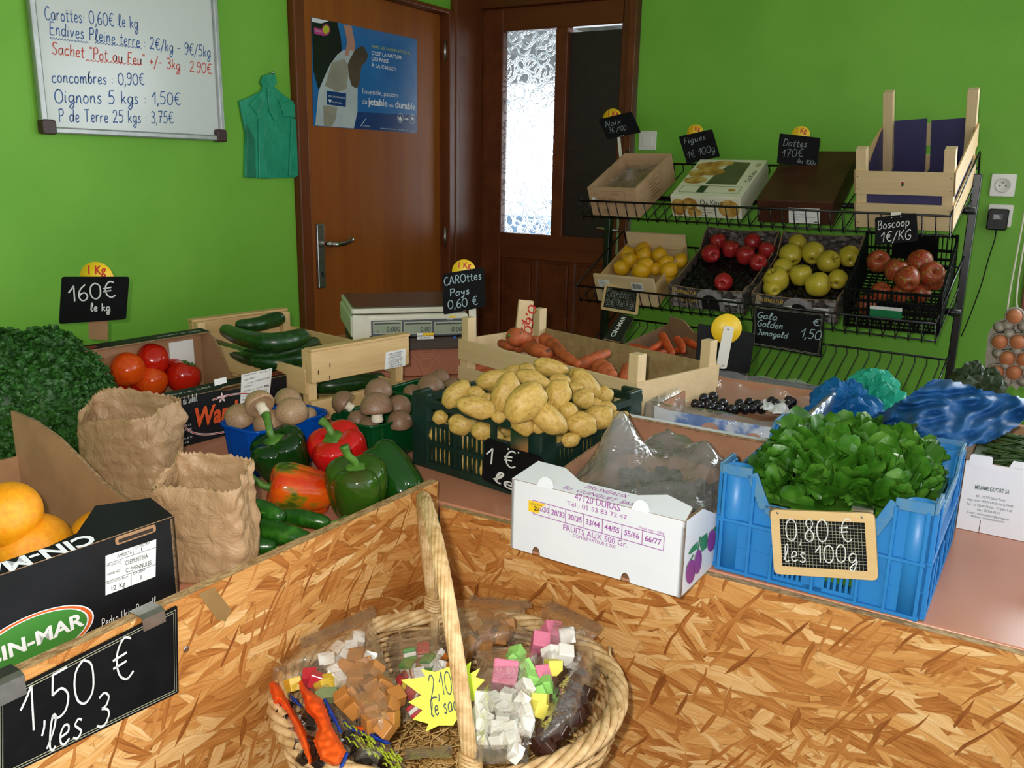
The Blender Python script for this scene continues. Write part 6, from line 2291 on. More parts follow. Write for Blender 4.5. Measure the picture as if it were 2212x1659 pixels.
for i in range(420):
    x, y = rnd.uniform(-NW / 2 + .06, NW / 2 - .06), rnd.uniform(-ND / 2 + .03, ND / 2 - .03)
    a = rnd.gauss(.3, .5)
    z = .085 + rnd.uniform(0, .045)
    l = rnd.uniform(.035, .055)
    d_ = Vector((math.cos(a), math.sin(a), rnd.gauss(0, .12)))
    p = Vector((x, y, z))
    if abs(x + l * math.cos(a)) > NW / 2 - .012 or abs(y + l * math.sin(a)) > ND / 2 - .012 or abs(x - l * math.cos(a)) > NW / 2 - .012 or abs(y - l * math.sin(a)) > ND / 2 - .012:
        continue
    mb.tube([p - d_ * l, p + Vector((0, 0, .003)), p + d_ * l], [.0022, .0034, .0016], BEAN, 5)
mb.box((0, 0, .05), (NW - .014, ND - .014, .08), BEAN)
tag(mb.build('green_beans', M=NBM), 'green beans filling the white export box', 'green beans', None, 'stuff')

def sheet_plastic(name, c1, c2, tint, tr=.3):
    m = bpy.data.materials.new(name)
    k = NT(m)
    v = k.mapping()
    nrm = k.bump(k.noise(v, 17, 3, .5, .8), .35, .006)
    b_ = k.bsdf(k.ramp(k.noise(v, 7, 3), [(.3, c1), (.7, c2)]), .45, nrm, Specular_IOR_Level=.25)
    t_ = k.n('BsdfTransparent')
    t_.inputs[0].default_value = (*srgb(tint), 1)
    mx = k.n('MixShader')
    mx.inputs[0].default_value = tr
    k.set(mx.inputs[1], b_)
    k.t.links.new(t_.outputs[0], mx.inputs[2])
    k.surf(mx.outputs[0])
    return m


BSHEET = sheet_plastic('blue_sheet_plastic', '1a4d86', '29629c', '2a6ab0', .10)
TEALB = sheet_plastic('teal_film_plastic', '159a80', '3cc0a2', '40c8a8', .25)
BLUEB = sheet_plastic('bright_blue_film_plastic', '0f55a0', '1b78b4', '2a80d0', .2)
def C6(x, y):
    return 1660 + x / 4.007, 780 + y / 4.007
pol = [C6(*p) for p in ((840, 505), (1000, 430), (1180, 320), (1300, 240), (1420, 158), (1560, 160), (1720, 200), (1900, 262), (2080, 285), (2260, 330), (2260, 470), (2120, 590), (2000, 660), (1900, 710), (1760, 730), (1600, 735), (1480, 715), (1380, 690), (1320, 760), (1270, 850), (1190, 890), (1100, 850), (950, 790), (850, 690), (720, 680), (590, 690), (700, 600))]
def bz(x, y):
    X, Y = (x - 1660) * 4.007, (y - 780) * 4.007
    base = .895 + .075 * max(0, 1 - (Y - 160) / 560) - .05 * max(0, (1250 - X) / 500)
    ridge = .010 * (1 - 2 * abs(noise.noise(Vector((X * .004 + Y * .004, Y * .009, 1)))))
    return base + ridge + .005 * noise.noise(Vector((X * .008 - Y * .006, Y * .014 + X * .004, 4)))
sheet_thing('blue_plastic_sheet', 'large blue plastic sheet draped over the bean box', 'plastic sheet', 'sheet', pol, bz, 5, BSHEET)
def blob_bag(name, label, pts, m, cat='plastic bag'):
    cs = [(on_z(x, y, z), r) for x, y, z, r in pts]
    c0 = sum((c for c, r in cs), Vector()) / len(cs)
    c0.z = CT
    t = thing(name, label, cat, Matrix.Translation(c0))
    rings = []
    nu, nv = 46, 28
    mb = MB()
    cen = sum((c for c, r in cs), Vector()) / len(cs)
    for i in range(nv + 1):
        ph = PI * i / nv
        ring = []
        for j in range(nu):
            a = 2 * PI * j / nu
            d = Vector((math.sin(ph) * math.cos(a), math.sin(ph) * math.sin(a), -math.cos(ph)))
            R_ = 0
            for c, r in cs:
                oc = c - cen
                b_ = oc.dot(d)
                disc = r * r - (oc.length_squared - b_ * b_)
                if disc > 0:
                    R_ = max(R_, b_ + math.sqrt(disc))
            R_ = max(R_, .02)
            q = noise.noise(d * 2.6 + Vector((len(label), 0, 0)))
            q2 = noise.noise(d * 7 + Vector((0, len(label), 0)))
            R_ *= 1 + .20 * (1 - 2.2 * abs(q)) + .13 * (1 - 2.4 * abs(q2)) + .04 * noise.noise(d * 17)
            p = cen + d * R_
            p.z = max(p.z, CT + .001)
            ring.append(p - c0)
        rings.append(ring)
    mb.loft(rings, m, smooth=False)
    mb.build('film', t)
    return t
blob_bag('blue_bag', 'crumpled bright blue plastic bag behind the blue crate', [(1815, 880, .83, .055), (1850, 905, .82, .05), (1800, 905, .81, .05)], BLUEB)
blob_bag('teal_bag', 'crumpled teal plastic bag beside the blue sheet', [(1880, 860, .84, .055), (1900, 880, .83, .05), (1850, 865, .83, .04)], TEALB)
OLIVE = sheet_plastic('dark_olive_plastic', '26331c', '35442a', '2a3a20', .0)
blob_bag('dark_green_sack', 'dark green crumpled sack behind the blue sheet, under the egg tray', [(2100, 832, .845, .042), (2122, 838, .84, .04), (2085, 848, .835, .035), (2100, 872, .79, .05), (2120, 876, .785, .045)], OLIVE, 'sack')

# hanging egg tray
EY = -1.02
EM = axes(on_y(2172, 760, EY), (1, 0, 0), (0, 0, 1))
EP = lambda x, y: px2(EM, x, y)
PULP = MAT('grey_egg_pulp', '8f877c', 'a39b90', 30, .85, .4, 120)
e0 = thing('egg_tray', 'grey pulp egg tray hung on white cords at the right edge', 'egg tray', EM)
mb = MB()
out = [EP(*p) for p in ((2138, 840), (2126, 818), (2129, 770), (2135, 720), (2150, 696), (2166, 690), (2178, 682), (2238, 682), (2245, 760), (2240, 838), (2224, 832), (2216, 842), (2205, 832), (2196, 843), (2184, 832), (2172, 843), (2160, 832))]
mb.prism(out, -.008, 0, PULP)
EGGS = [(2160, 737), (2199, 737), (2176, 773), (2213, 776), (2152, 803), (2191, 803), (2192, 682), (2232, 803)]
s_ = (EM.translation - CAM).length / F_PX
for gx, gy in ((2180, 720), (2219, 722), (2196, 757), (2157, 762), (2172, 788), (2210, 790), (2172, 822), (2210, 822), (2177, 702), (2160, 706), (2212, 704), (2232, 756), (2228, 786)):
    x, y = EP(gx, gy)
    mb.lathe([(.017, -.001), (.012, .010), (.007, .019), (.005, .0215), (0, .022)], PULP, 10, T(x, y, 0))
for x, y in EGGS:
    ex, ey = EP(x, y)
    mb.lathe([(.024, 0), (.023, .011), (.0205, .013), (.0205, .002)], PULP, 14, T(ex, ey, 0))
mb.build('tray', e0)
for pts in ([(2174, 684), (2182, 627), (2195, 556), (2209, 482), (2222, 410)], [(2206, 679), (2196, 657), (2199, 610), (2205, 570), (2212, 530), (2232, 440)]):
    c = MB()
    c.tube(P3([(*EP(*p), -.004) for p in pts]), .0022, MAT('white_cord', 'c9c4b4', None, rough=.8), 6)
    c.build('cord', e0)
EGG = skin_mat('brown_eggshell', [(.3, 'b06a44'), (.7, 'c07c54')], 20, .5)
t = thing('egg', 'egg', 'egg')
b_ = MB()
b_.blob((.0195, .0195, .026), EGG, 20, 16, 1, 0, 1, None, lambda p, d: Vector((p.x * (1 - .14 * d.z), p.y * (1 - .14 * d.z), p.z)))
b_.build('shell', t)
pe = Proto(t)
for (x, y), lab_ in zip(EGGS, ('brown egg at the left of the second row of the hung tray', 'brown egg at the right of the second row of the hung tray', 'brown egg in the middle row of the hung tray', 'brown egg at the picture edge in the middle row of the tray', 'brown egg at the left of the bottom row of the tray', 'brown egg at the right of the bottom row of the tray', 'brown egg in the top notch of the tray, below the cords', 'brown egg outside the picture edge in the bottom row')):
    ex, ey = EP(x, y)
    pe.put(EM @ T(ex, ey, .008) @ RX(-.5), lab_, 'eggs in the hung tray')


# ------------------------------------------------------------------ wire display rack against the right wall
TILT = .455
RYAW = -.088
rk = thing('display_rack', 'black wire display rack with three sloping trays on the green wall', 'rack', T(1.48, -.3, 0))
RKi = Matrix.Translation((-1.48, .3, 0))
PR = on_y(2109, 384, -.22)
for x, y in ((PR.x + .005, -.235), (.775, -.16)):
    mb = MB()
    mb.box((x, y, .68), (.026, .034, 1.36), BLACKW)
    mb.build('post', rk, RKi, bevel=.003)
    MB().box((x, y - .12, .02), (.026, .44, .034), BLACKW).build('foot', rk, RKi, bevel=.003)
TRAYS = []
TL, TDp, LIP = 1.35, .425, .075
for z in (1.165, .826, .49):
    TM_ = T(.795, -.448, z) @ RZ(RYAW) @ RX(TILT)
    TRAYS.append(TM_)
    mb = MB()
    r = .0022
    mb.tube([(0, -.006, LIP), (TL, -.006, LIP)], .004, BLACKW, 6)
    mb.tube([(0, TDp, .03), (TL, TDp, .03)], .004, BLACKW, 6)
    mb.tube([(0, .004, .0), (TL, .004, .0)], .003, BLACKW, 6)
    mb.tube([(0, .2, -.012), (TL, .2, -.012)], .010, BLACKW, 8)
    n_ = 33
    for i in range(n_ + 1):
        x = TL * i / n_
        mb.tube([(x, -.006, LIP), (x, -.002, 0), (x, .0, -.008), (x, .008, .001), (x, TDp, .0), (x, TDp, .03)], r, BLACKW, 5)
    for x in (0, TL):
        mb.tube([(x, -.006, LIP), (x, TDp, .09), (x, TDp, 0)], .0035, BLACKW, 6)
    mb.build('wire_tray', rk, RKi @ TM_)
    for x, px_ in ((TL + .01, PR.x), (-.015, .775)):
        b_ = MB()
        p1 = TM_ @ Vector((x, .2, -.012))
        b_.bar(p1, (p1.x, -.2, p1.z + .02), .006, .03, BLACKW)
        b_.tube([p1 + Vector((-.03, 0, 0)), p1 + Vector((.025, 0, 0))], .012, BLACKW, 10)
        b_.build('bracket', rk, RKi)


def on_tray(k_, x, y, yaw, w, d, lift=.0065):
    """matrix at the base centre of a box whose near-left base corner is at x, y on tray k_'s sloping floor"""
    TM_ = TRAYS[k_]
    o = TM_.inverted() @ Vector((x, y, 0))
    n = TM_.to_3x3() @ Vector((0, 0, 1))
    o0 = TM_.translation
    z = o0.z - ((x - o0.x) * n.x + (y - o0.y) * n.y) / n.z
    return T(x, y, z) @ RZ(yaw) @ RX(TILT) @ T(w / 2, d / 2, lift)


def pz(M, px, py, off):
    """pixel onto the plane lying off above the base of M"""
    return on_plane(px, py, M @ Vector((0, 0, off)), M.to_3x3() @ Vector((0, 0, 1)))


# wooden box of dried fruit
WM = on_tray(0, .838, -.448, -.1, .215, .315)
BOXW = WOOD('pinkish_box_wood', 'b08a68', 'c9a582', 0, .6, 14, .4)
w0 = thing('wooden_box', 'open plain wooden box with clear film inside, leftmost on the top tray', 'box', WM)
W_, D_, H_ = .215, .315, .12
mb = MB()
mb.box((0, 0, .004), (W_ - .018, D_ - .018, .006), BOXW)
for sd in ('front', 'back', 'left', 'right'):
    L = W_ if sd in ('front', 'back') else D_
    mb.prism([(0, 0), (L, 0), (L, H_), (0, H_)] if sd in ('front', 'back') else [(.01, 0), (L - .01, 0), (L - .01, H_), (.01, H_)], -.01, 0, BOXW, wallM(sd, W_, D_))
mb.build('boards', w0, bevel=.001)
STAMP = MAT('brown_box_stamp', '7d4f38', '8c5d45', 60, .7)
f = MB()
f.frame_line(.03, .012, .165, .108, .0012, STAMP)
for tx, x, y, s_ in (('FLOWET  BRAND', .04, .07, .014), ('SUNDRIED', .105, .092, .009), ('MALATYA APRICOTS', .04, .052, .009), ('OZBAY', .05, .018, .016)):
    f.text(tx, s_, STAMP, T(x, y, 0), sx=.75)
f.rect(.012, .06, .028, .08, PAPERW)
f.build('stamp', w0, wallM('front', W_, D_))
f = MB()
f.frame_line(.1, .02, .2, .1, .0014, STAMP, None)
for i in range(5):
    f.rect(.11, .03 + i * .013, .11 + .07 - (i % 2) * .02, .034 + i * .013, STAMP)
f.build('side_stamp', w0, wallM('right', W_, D_))
mb = MB()
APRI = skin_mat('dried_apricot_skin', [(.3, '7a4a22'), (.7, '9a6432')], 40, .6)
mb.add([(x * (W_ / 2 - .012), y * (D_ / 2 - .012), .055 + .008 * noise.noise(Vector((x * 3, y * 4, 1)))) for y in [i / 6 - 1 for i in range(13)] for x in [i / 4 - 1 for i in range(9)]], [(j * 9 + i, j * 9 + i + 1, (j + 1) * 9 + i + 1, (j + 1) * 9 + i) for j in range(12) for i in range(8)], APRI, None, True)
tag(mb.build('dried_fruit', M=WM), 'brown dried fruit under film in the open wooden box', 'dried fruit', None, 'stuff')
FILMT = FILM('box_film', 'ffffff', .18, 'b8b0a4', .8, 30, .16)
ft = thing('clear_film', 'crumpled clear film sticking up inside the open wooden box', 'plastic film', WM)
mb = MB()
vs = [(x * (W_ / 2 - .014), y * (D_ / 2 - .014), .068 + crumple(x * .1, y * .15, 7, 20, .01, 50, .006) + .05 * math.exp(-((x + .1) ** 2 + (y - .1) ** 2) / .06)) for y in [i / 14 - 1 for i in range(29)] for x in [i / 12 - 1 for i in range(25)]]
mb.add(vs, [(j * 25 + i, j * 25 + i + 1, (j + 1) * 25 + i + 1, (j + 1) * 25 + i) for j in range(28) for i in range(24)], FILMT, None, True)
mb.build('film', ft)

# printed fig box
OM = on_tray(0, 1.176, -.455, -.04, .27, .31)
W_, D_, H_ = .27, .31, .086
CREAMC = MAT('cream_printed_card', 'd9d3ba', 'e2dcc6', 10, .4)
FIGC = skin_mat('printed_fig_picture', [(.35, '8a5a24'), (.5, 'b98a3c'), (.68, 'd9bd7c')], 16, .4)
o0 = thing('fig_box', 'printed cream fig box with a clear window, second on the top tray', 'box', OM)
mb = MB()
mb.box((0, 0, H_ / 2), (W_, D_, H_), CREAMC)
mb.build('carton', o0, bevel=.002)
tmO = axes((-W_ / 2, -D_ / 2, H_), (1, 0, 0), (0, 1, 0))
f = MB()
f.poly([(.10, .10), (.22, .10), (.215, .285), (.135, .29), (.13, .24), (.115, .2)], MAT('carton_window', '4a4436', '5a5342', 12, .15), tmO, .0006)
for cx, cy, rx, ry in ((.05, .13, .045, .03), (.04, .19, .04, .03), (.09, .2, .05, .03), (.06, .25, .05, .035), (.11, .275, .04, .025)):
    f.poly([(cx + rx * math.cos(i * PI / 10) * (1 + .1 * math.sin(3 * i)), cy + ry * math.sin(i * PI / 10)) for i in range(20)], FIGC, tmO, .0008 + cy * .001)
f.frame_line(.02, .03, .25, .085, .0015, INK, tmO)
f.rect(.09, .03, .12, .085, MAT('dark_green_print', '2c3f26'), tmO, .0008)
f.poly([(.22 + .014 * math.cos(i * PI / 6), .055 + .010 * math.sin(i * PI / 6)) for i in range(12)], FIGC, tmO, .001)
f.text('Öz Kino', .028, INK, tmO @ T(.262, .12, 0) @ RZ(PI / 2) , 'L')
f.poly([(.25 + .012 * math.cos(i * PI / 8), .265 + .016 * math.sin(i * PI / 8)) for i in range(16)], MAT('beige_print', 'b9aa84'), tmO, .0009)
f.build('top_print', o0)
f = MB()
for cx, cy, rx, ry in ((.03, .04, .03, .035), (.075, .055, .03, .025), (.09, .02, .028, .018), (.225, .04, .04, .035)):
    f.poly([(cx + rx * math.cos(i * PI / 10), cy + ry * math.sin(i * PI / 10)) for i in range(20)], FIGC, None, .0006)
f.text('Öz Kino', .026, INK, T(.115, .054, .0004))
for i in range(4):
    f.text(('Gıda San. ve Tic. A.Ş.', 'Naturally dried figs', 'Figues sechees', 'net 5 kg')[i], .008, INK, T(.115, .042 - i * .011, .0004))
f.build('front_print', o0, wallM('front', W_, D_))

# brown date box
NM = on_tray(0, 1.512, -.495, .0, .26, .40)
W_, D_, H_ = .26, .40, .088
BRB = skin_mat('brown_wrapped_card', [(.35, '3c2012'), (.6, '4c2a1a'), (.75, '33200f')], 9, .5, Specular_IOR_Level=.25)
d0 = thing('date_box', 'shiny dark brown date box with a white label, third on the top tray', 'box', NM)
MB().box((0, 0, H_ / 2), (W_, D_, H_), BRB).build('carton', d0, bevel=.003)
f = MB()
f.rect(.11, .004, .215, .062, PAPERW)
for i in range(4):
    f.text(('Dattes', 'Origine : Tunisie', 'A consommer de preference', 'lot 1187')[i], .007, GREYINK, T(.118, .046 - i * .010, .0008))
f.rect(.195, .008, .21, .012, GREYINK, None, .0008)
f.build('label_sticker', d0, wallM('front', W_, D_), 'white printed label')

# poplar crate lined with purple paper
KM = on_tray(0, 1.845, -.522, -.065, .30, .375)
W_, D_, H_ = .30, .375, .272
k0 = thing('wooden_crate', 'poplar crate lined with purple paper, rightmost on the top tray', 'crate', KM)
for sd in ('front', 'back', 'left', 'right'):
    L = W_ if sd in ('front', 'back') else D_
    for z0, z1 in ((0, .088), (.122, .20)):
        mb = MB()
        mb.prism([(0, z0), (L, z0), (L, z1), (0, z1)], -.005, 0, POPLAR if sd in ('front', 'back') else PINEY, wallM(sd, W_, D_))
        if sd == 'front':
            for x in (.012, L - .012):
                for zz_ in (z0 + .018, z1 - .018):
                    mb.rect(x - .003, zz_ - .001, x + .003, zz_ + .001, GREYINK, wallM(sd, W_, D_), .0006)
            if z0 > .1:
                mb.poly([(.148 + .007 * math.cos(i * PI / 8), .16 + .011 * math.sin(i * PI / 8)) for i in range(16)], PAPERW, wallM(sd, W_, D_), .0006)
                mb.poly([(.148 + .0055 * math.cos(i * PI / 8), .16 + .0095 * math.sin(i * PI / 8)) for i in range(16)], MAT('red_green_sticker', 'b8352a'), wallM(sd, W_, D_), .0008)
                mb.poly([(.149 + .004 * math.cos(i * PI / 8), .158 + .006 * math.sin(i * PI / 8)) for i in range(16)], CALYX, wallM(sd, W_, D_), .001)
        mb.build('slat', k0)
for sx in (-1, 1):
    for sy in (-1, 1):
        MB().prism([(-.016, -.014), (.016, -.014), (.016, .014), (-.016, .014)], 0, H_ + (.05 if sy > 0 else 0), POPLARZ, T(sx * (W_ / 2 - .021), sy * (D_ / 2 - .02), 0)).build('corner_post', k0, bevel=.0015)
mb = MB()
mb.box((0, 0, .005), (W_ - .014, D_ - .014, .004), POPLAR)
mb.build('base_board', k0)
mb = MB()
for a, b in (((-W_ / 2 + .038, -W_ / 2 + .142)), ((-W_ / 2 + .156, W_ / 2 - .038))):
    mb.add([(a, D_ / 2 - .009, .03), (b, D_ / 2 - .009, .03), (b, D_ / 2 - .012, .222), (a, D_ / 2 - .012, .215)], [(0, 1, 2, 3)], PURPLEP)
    mb.add([(a - .03, -D_ / 2 + .02, .02), (b + .03, -D_ / 2 + .02, .02), (b, D_ / 2 - .012, .04), (a, D_ / 2 - .012, .04)], [(0, 1, 2, 3)], PURPLEP)
for sx in (-1, 1):
    x = sx * (W_ / 2 - .008)
    mb.add([(x, -D_ / 2 + .04, .01), (x, D_ / 2 - .04, .01), (x, D_ / 2 - .04, .20), (x, -D_ / 2 + .04, .12)], [(0, 1, 2, 3)], PURPLEP)
mb.add([(-W_ / 2 + .03, -D_ / 2 + .009, .012), (W_ / 2 - .03, -D_ / 2 + .009, .012), (W_ / 2 - .03, -D_ / 2 + .009, .145), (-W_ / 2 + .03, -D_ / 2 + .009, .145)], [(0, 1, 2, 3)], PURPLEP)
mb.build('paper_liner', k0, solid=.0006, label='purple paper liner')

# lemon crate
LM = on_tray(1, .880, -.455, -.06, .265, .32)
W_, D_, H_ = .265, .32, .125
l0 = thing('wooden_crate', 'small pale wooden crate of lemons, leftmost on the middle tray', 'crate', LM)
for sd, hh in (('front', H_), ('back', H_ + .02)):
    for a, b in ((0, hh * .49), (hh * .51, hh)):
        MB().prism([(0, a), (W_, a), (W_, b), (0, b)], -.012, 0, POPLAR, wallM(sd, W_, D_)).build('end_board', l0, bevel=.002)
for sd in ('left', 'right'):
    MB().prism([(.012, 0), (D_ - .012, 0), (D_ - .012, H_ - .03), (.012, H_ - .03)], -.006, 0, PINEY, wallM(sd, W_, D_)).build('side_board', l0, bevel=.001)
MB().box((0, 0, .005), (W_ - .02, D_ - .02, .005), POPLAR).build('base_board', l0)
f = MB()
f.rect(.02, .07, .07, .105, PAPERW)
for i in range(4):
    f.rect(.024, .098 - i * .007, .062 - (i % 2) * .012, .0995 - i * .007, GREYINK, None, .0008)
f.build('paper_label', l0, wallM('front', W_, D_))
f = MB()
f.rect(.165, .07, .215, .105, PAPERW)
rb = random.Random(3)
x = .17
while x < .208:
    w_ = rb.choice((.0006, .0012, .0018))
    f.rect(x, .076, x + w_, .099, INK, None, .0008)
    x += w_ + rb.choice((.0008, .0014))
f.build('barcode_label', l0, wallM('front', W_, D_), 'white label with a barcode')
pl_ = make_round('lemon', 'lemon', LEMON, False, .04, 1.05, .16)
c5 = lambda x, y: (1240 + x / 5.027, 460 + y / 5.027)
for x, y, r, off, ax, lab_ in ((585, 455, 88, .075, (-.3, .8, .4), 'lemon against the left side board of the crate'), (605, 518, 88, .085, (0, .4, .9), 'lemon showing its stem end at the left front'), (750, 412, 88, .075, (.2, .9, .1), 'lemon at the back, left of the pointed one'), (760, 462, 84, .09, (.1, .7, .5), 'lemon overlapping the back left lemon'), (930, 462, 84, .085, (.05, 1, .1), 'pointed lemon standing tip up at the back'),
                              (995, 540, 82, .09, (.7, .5, .4), 'lemon in front of the pointed one, to its right'), (770, 570, 92, .095, (.6, .3, .6), 'lemon in the centre of the crate'), (520, 595, 88, .075, (-.8, .2, .4), 'pale lemon at the near left corner of the crate'), (735, 625, 98, .085, (.9, .2, .3), 'pale lemon lying along the near end board'), (888, 612, 62, .075, (0, .9, .3), 'lemon squeezed between two at the near board'),
                              (1030, 625, 92, .085, (.6, .6, .4), 'lemon near the right side board, second from the end'), (1150, 522, 80, .07, (.5, .7, .3), 'lemon at the right side board of the crate'), (1020, 690, 78, .06, (.8, .1, .5), 'lowest lemon in the near right corner')):
    p = pz(LM, *c5(x, y), off)
    pl_.put(look(p, cam_dir(*ax)) @ Matrix.Scale(2.05 * pxm(p, r / 5.027), 4), lab_, 'lemons in the small crate')

# two apple boxes printed like a stone wall
def stone_material():
    m = bpy.data.materials.new('stone_wall_print')
    k = NT(m)
    v = k.mapping((1, 1, 1.4))
    vo = k.n('TexVoronoi')
    k.set(vo.inputs['Vector'], v)
    vo.inputs['Scale'].default_value = 75
    sp = k.n('SeparateColor')
    k.set(sp.inputs[0], vo.outputs['Color'])
    k.surf(k.bsdf(k.ramp(sp.outputs[0], [(.0, '2f2a2c'), (.4, '514a4a'), (.75, '6f6663'), (1., '8f8680')]), .5))
    return m


STONE = stone_material()
STONEP = MAT('pale_stone_print', '8d8688', 'a39c9c', 60, .5)
GOLD = MAT('gold_print', 'd8ac38', None, rough=.4)
BUBBLE = MAT('black_bubble_tray', '0b0b0d', '141416', 20, .18)
DARKC = MAT('grey_brown_card_inside', '4c4038', '5a4d43', 12, .7)
def apple_box(label, M, W_, D_, txt2):
    t = thing('apple_box', label, 'cardboard box', M)
    H_ = .10
    mb = MB()
    base_panel(mb, W_, D_, DARKC)
    side_wall(mb, 'front', W_, D_, [(0, 0), (1, 0), (1, H_ - .004), (.6, H_ - .012), (.4, H_ - .012), (0, H_ - .004)], STONE, DARKC)
    side_wall(mb, 'back', W_, D_, [(0, 0), (1, 0), (1, H_ + .03), (.6, H_ + .022), (.4, H_ + .022), (0, H_ + .03)], STONE, STONE)
    side_wall(mb, 'right', W_, D_, [(0, 0), (1, 0), (1, H_ + .03), (.9, H_ + .02), (.75, H_ - .02), (.2, H_ - .02), (.1, H_ - .004), (0, H_ - .004)], STONE, DARKC)
    side_wall(mb, 'left', W_, D_, [(0, 0), (1, 0), (1, H_ - .004), (.9, H_ - .004), (.8, H_ - .02), (.25, H_ - .02), (.1, H_ + .02), (0, H_ + .03)], STONE, DARKC)
    mb.build('walls', t)
    f = MB()
    cx = W_ * .55
    def arch(r, h):
        return [(cx + r, .004)] + [(cx + r * math.cos(a), h + r * math.sin(a)) for a in [PI * i / 12 for i in range(13)]] + [(cx - r, .004)]
    f.poly(arch(.056, .038), STONEP, None, .0006)
    f.poly(arch(.034, .034), MAT('dark_arch_print', '1c1a1c'), None, .0009)
    for x in (.012, W_ - .032):
        for i in range(4):
            f.rect(x + (i % 2) * .006, .004 + i * .022, x + .02 + (i % 2) * .006, .022 + i * .022, STONEP, None, .0005)
    fit_hand(f, 'Domaine', (.014, H_ * .66), (.115, H_ * .63), .024, GOLD, None, .0026)
    fit_hand(f, txt2, (.022, H_ * .3), (.115, H_ * .28), .018, GOLD, None, .0020)
    f.rect(W_ * .73, H_ * .34, W_ * .9, H_ * .6, PAPERW, None, .0008)
    for i in range(3):
        f.rect(W_ * .74, H_ * (.54 - i * .07), W_ * .86, H_ * (.555 - i * .07), GREYINK, None, .001)
    f.build('front_print', t, wallM('front', W_, D_))
    b_ = MB()
    nx, ny = 34, 40
    vs = []
    for j in range(ny + 1):
        for i in range(nx + 1):
            x, y = (i / nx - .5) * (W_ - .014), (j / ny - .5) * (D_ - .014)
            vs.append((x, y, .05 + .010 * math.sin(x * 120) * math.sin(y * 120) + .006 * noise.noise(Vector((x * 60, y * 60, 2)))))
    b_.add(vs, [(j * (nx + 1) + i, j * (nx + 1) + i + 1, (j + 1) * (nx + 1) + i + 1, (j + 1) * (nx + 1) + i) for j in range(ny) for i in range(nx)], BUBBLE, None, True)
    b_.build('bubble_tray', t, label='black plastic tray with hollows for fruit')
    return t


A1 = on_tray(1, 1.195, -.462, -.08, .30, .395)
A2 = on_tray(1, 1.522, -.49, -.03, .30, .395)
apple_box('stone-print cardboard box of red apples, second on the middle tray', A1, .30, .395, 'Croquant')
apple_box('stone-print cardboard box of yellow apples, third on the middle tray', A2, .30, .395, 'Croquant')
ra, ga, gs, ba = make_apple(APR), make_apple(APG), make_apple(APG, stick=True), make_apple(APB)
for x, y, r, off, ax, lab_ in ((1565, 308, 92, .085, (-.2, .8, .2), 'red apple at the back left of its box'), (1490, 442, 106, .085, (-.1, .3, -.9), 'red apple at the left, side turned to the viewer'), (1700, 392, 98, .085, (.1, .8, .4), 'dark red apple in the middle of the back group'), (1860, 462, 104, .085, (.1, .8, .5), 'glossy red apple right of the middle'), (2000, 542, 98, .08, (-.1, .2, .95), 'red apple nearest the right wall, stem end to the viewer'),
                              (1940, 312, 92, .085, (0, .9, -.3), 'red apple with a yellow flush at the back'), (2090, 402, 94, .085, (.2, .7, .3), 'red apple in the back right corner'), (1620, 752, 104, .08, (.4, .3, -.9), 'red apple with a yellow cheek at the near edge of the box')):
    p = pz(A1, *c5(x, y), off)
    ra.put(look(p, cam_dir(*ax)) @ Matrix.Scale(2.0 * pxm(p, r / 5.027), 4), lab_, 'red apples on the middle tray')
c6_ = lambda x, y: (1600 + x / 3.606, 440 + y / 3.606)
for pr, x, y, r, off, ax, lab_ in ((gs, 445, 308, 74, .085, (.1, .6, -.5), 'yellow apple with a sticker at the very back of its box'), (gs, 562, 384, 88, .085, (.2, .6, -.4), 'yellow apple with a sticker, right of the rearmost one'), (gs, 390, 400, 88, .085, (-.1, .6, -.4), 'yellow apple with a sticker by the left wall, back'), (gs, 335, 500, 78, .08, (-.2, .5, -.5), 'yellow apple with a sticker by the left wall, front'),
                                  (ga, 280, 592, 98, .08, (-.5, .6, .3), 'large yellow apple at the near left'), (ga, 250, 662, 74, .06, (0, .4, -.8), 'yellow apple cut off by the near wall, left'), (ga, 470, 557, 86, .085, (-.1, .9, .3), 'yellow apple with its stem up in the middle of the box'), (ga, 600, 632, 98, .085, (.8, .1, .5), 'large yellow apple turned with its dark end to the right'), (ga, 682, 452, 88, .085, (.4, .2, .8), 'greenish yellow apple showing its stem hollow'),
                                  (ga, 848, 412, 86, .08, (.2, .5, -.7), 'yellow apple at the right wall, back'), (ga, 755, 592, 78, .075, (.4, .5, -.6), 'yellow apple at the right wall by the black crate')):
    p = pz(A2, *c6_(x, y), off)
    pr.put(look(p, cam_dir(*ax)) @ Matrix.Scale(2.02 * pxm(p, r / 3.606), 4), lab_, 'yellow apples on the middle tray')

# black crate of striped apples
XM = on_tray(1, 1.845, -.522, .0, .30, .36)
W_, D_, H_ = .30, .36, .155
x0 = thing('plastic_crate', 'black slotted plastic crate of striped apples, rightmost on the middle tray', 'crate', XM)
for sd in ('front', 'right', 'back', 'left'):
    L = W_ if sd in ('front', 'back') else D_
    hh = H_ if sd != 'back' else H_ + .02
    M_ = wallM(sd, W_, D_)
    mb = MB()
    for z in (.006, .04, .075, .11, hh - .006):
        mb.box((L / 2, z, -.004), (L, .007, .008), BLACKP, M_)
    n_ = 20
    for i in range(n_ + 1):
        mb.box((.004 + (L - .008) * i / n_, hh / 2, -.004), (.0035 if i % 5 else .010, hh, .006), BLACKP, M_)
    if sd == 'back':
        mb.box((L * .45, hh * .68, -.004), (L * .5, hh * .5, .005), BLACKP, M_)
    mb.build('side_wall', x0)
mb = MB()
for i in range(15):
    mb.box((-W_ / 2 + .01 + (W_ - .02) * i / 14, 0, .004), (.005, D_ - .01, .004), BLACKP)
for j in range(17):
    mb.box((0, -D_ / 2 + .01 + (D_ - .02) * j / 16, .004), (W_ - .01, .005, .004), BLACKP)
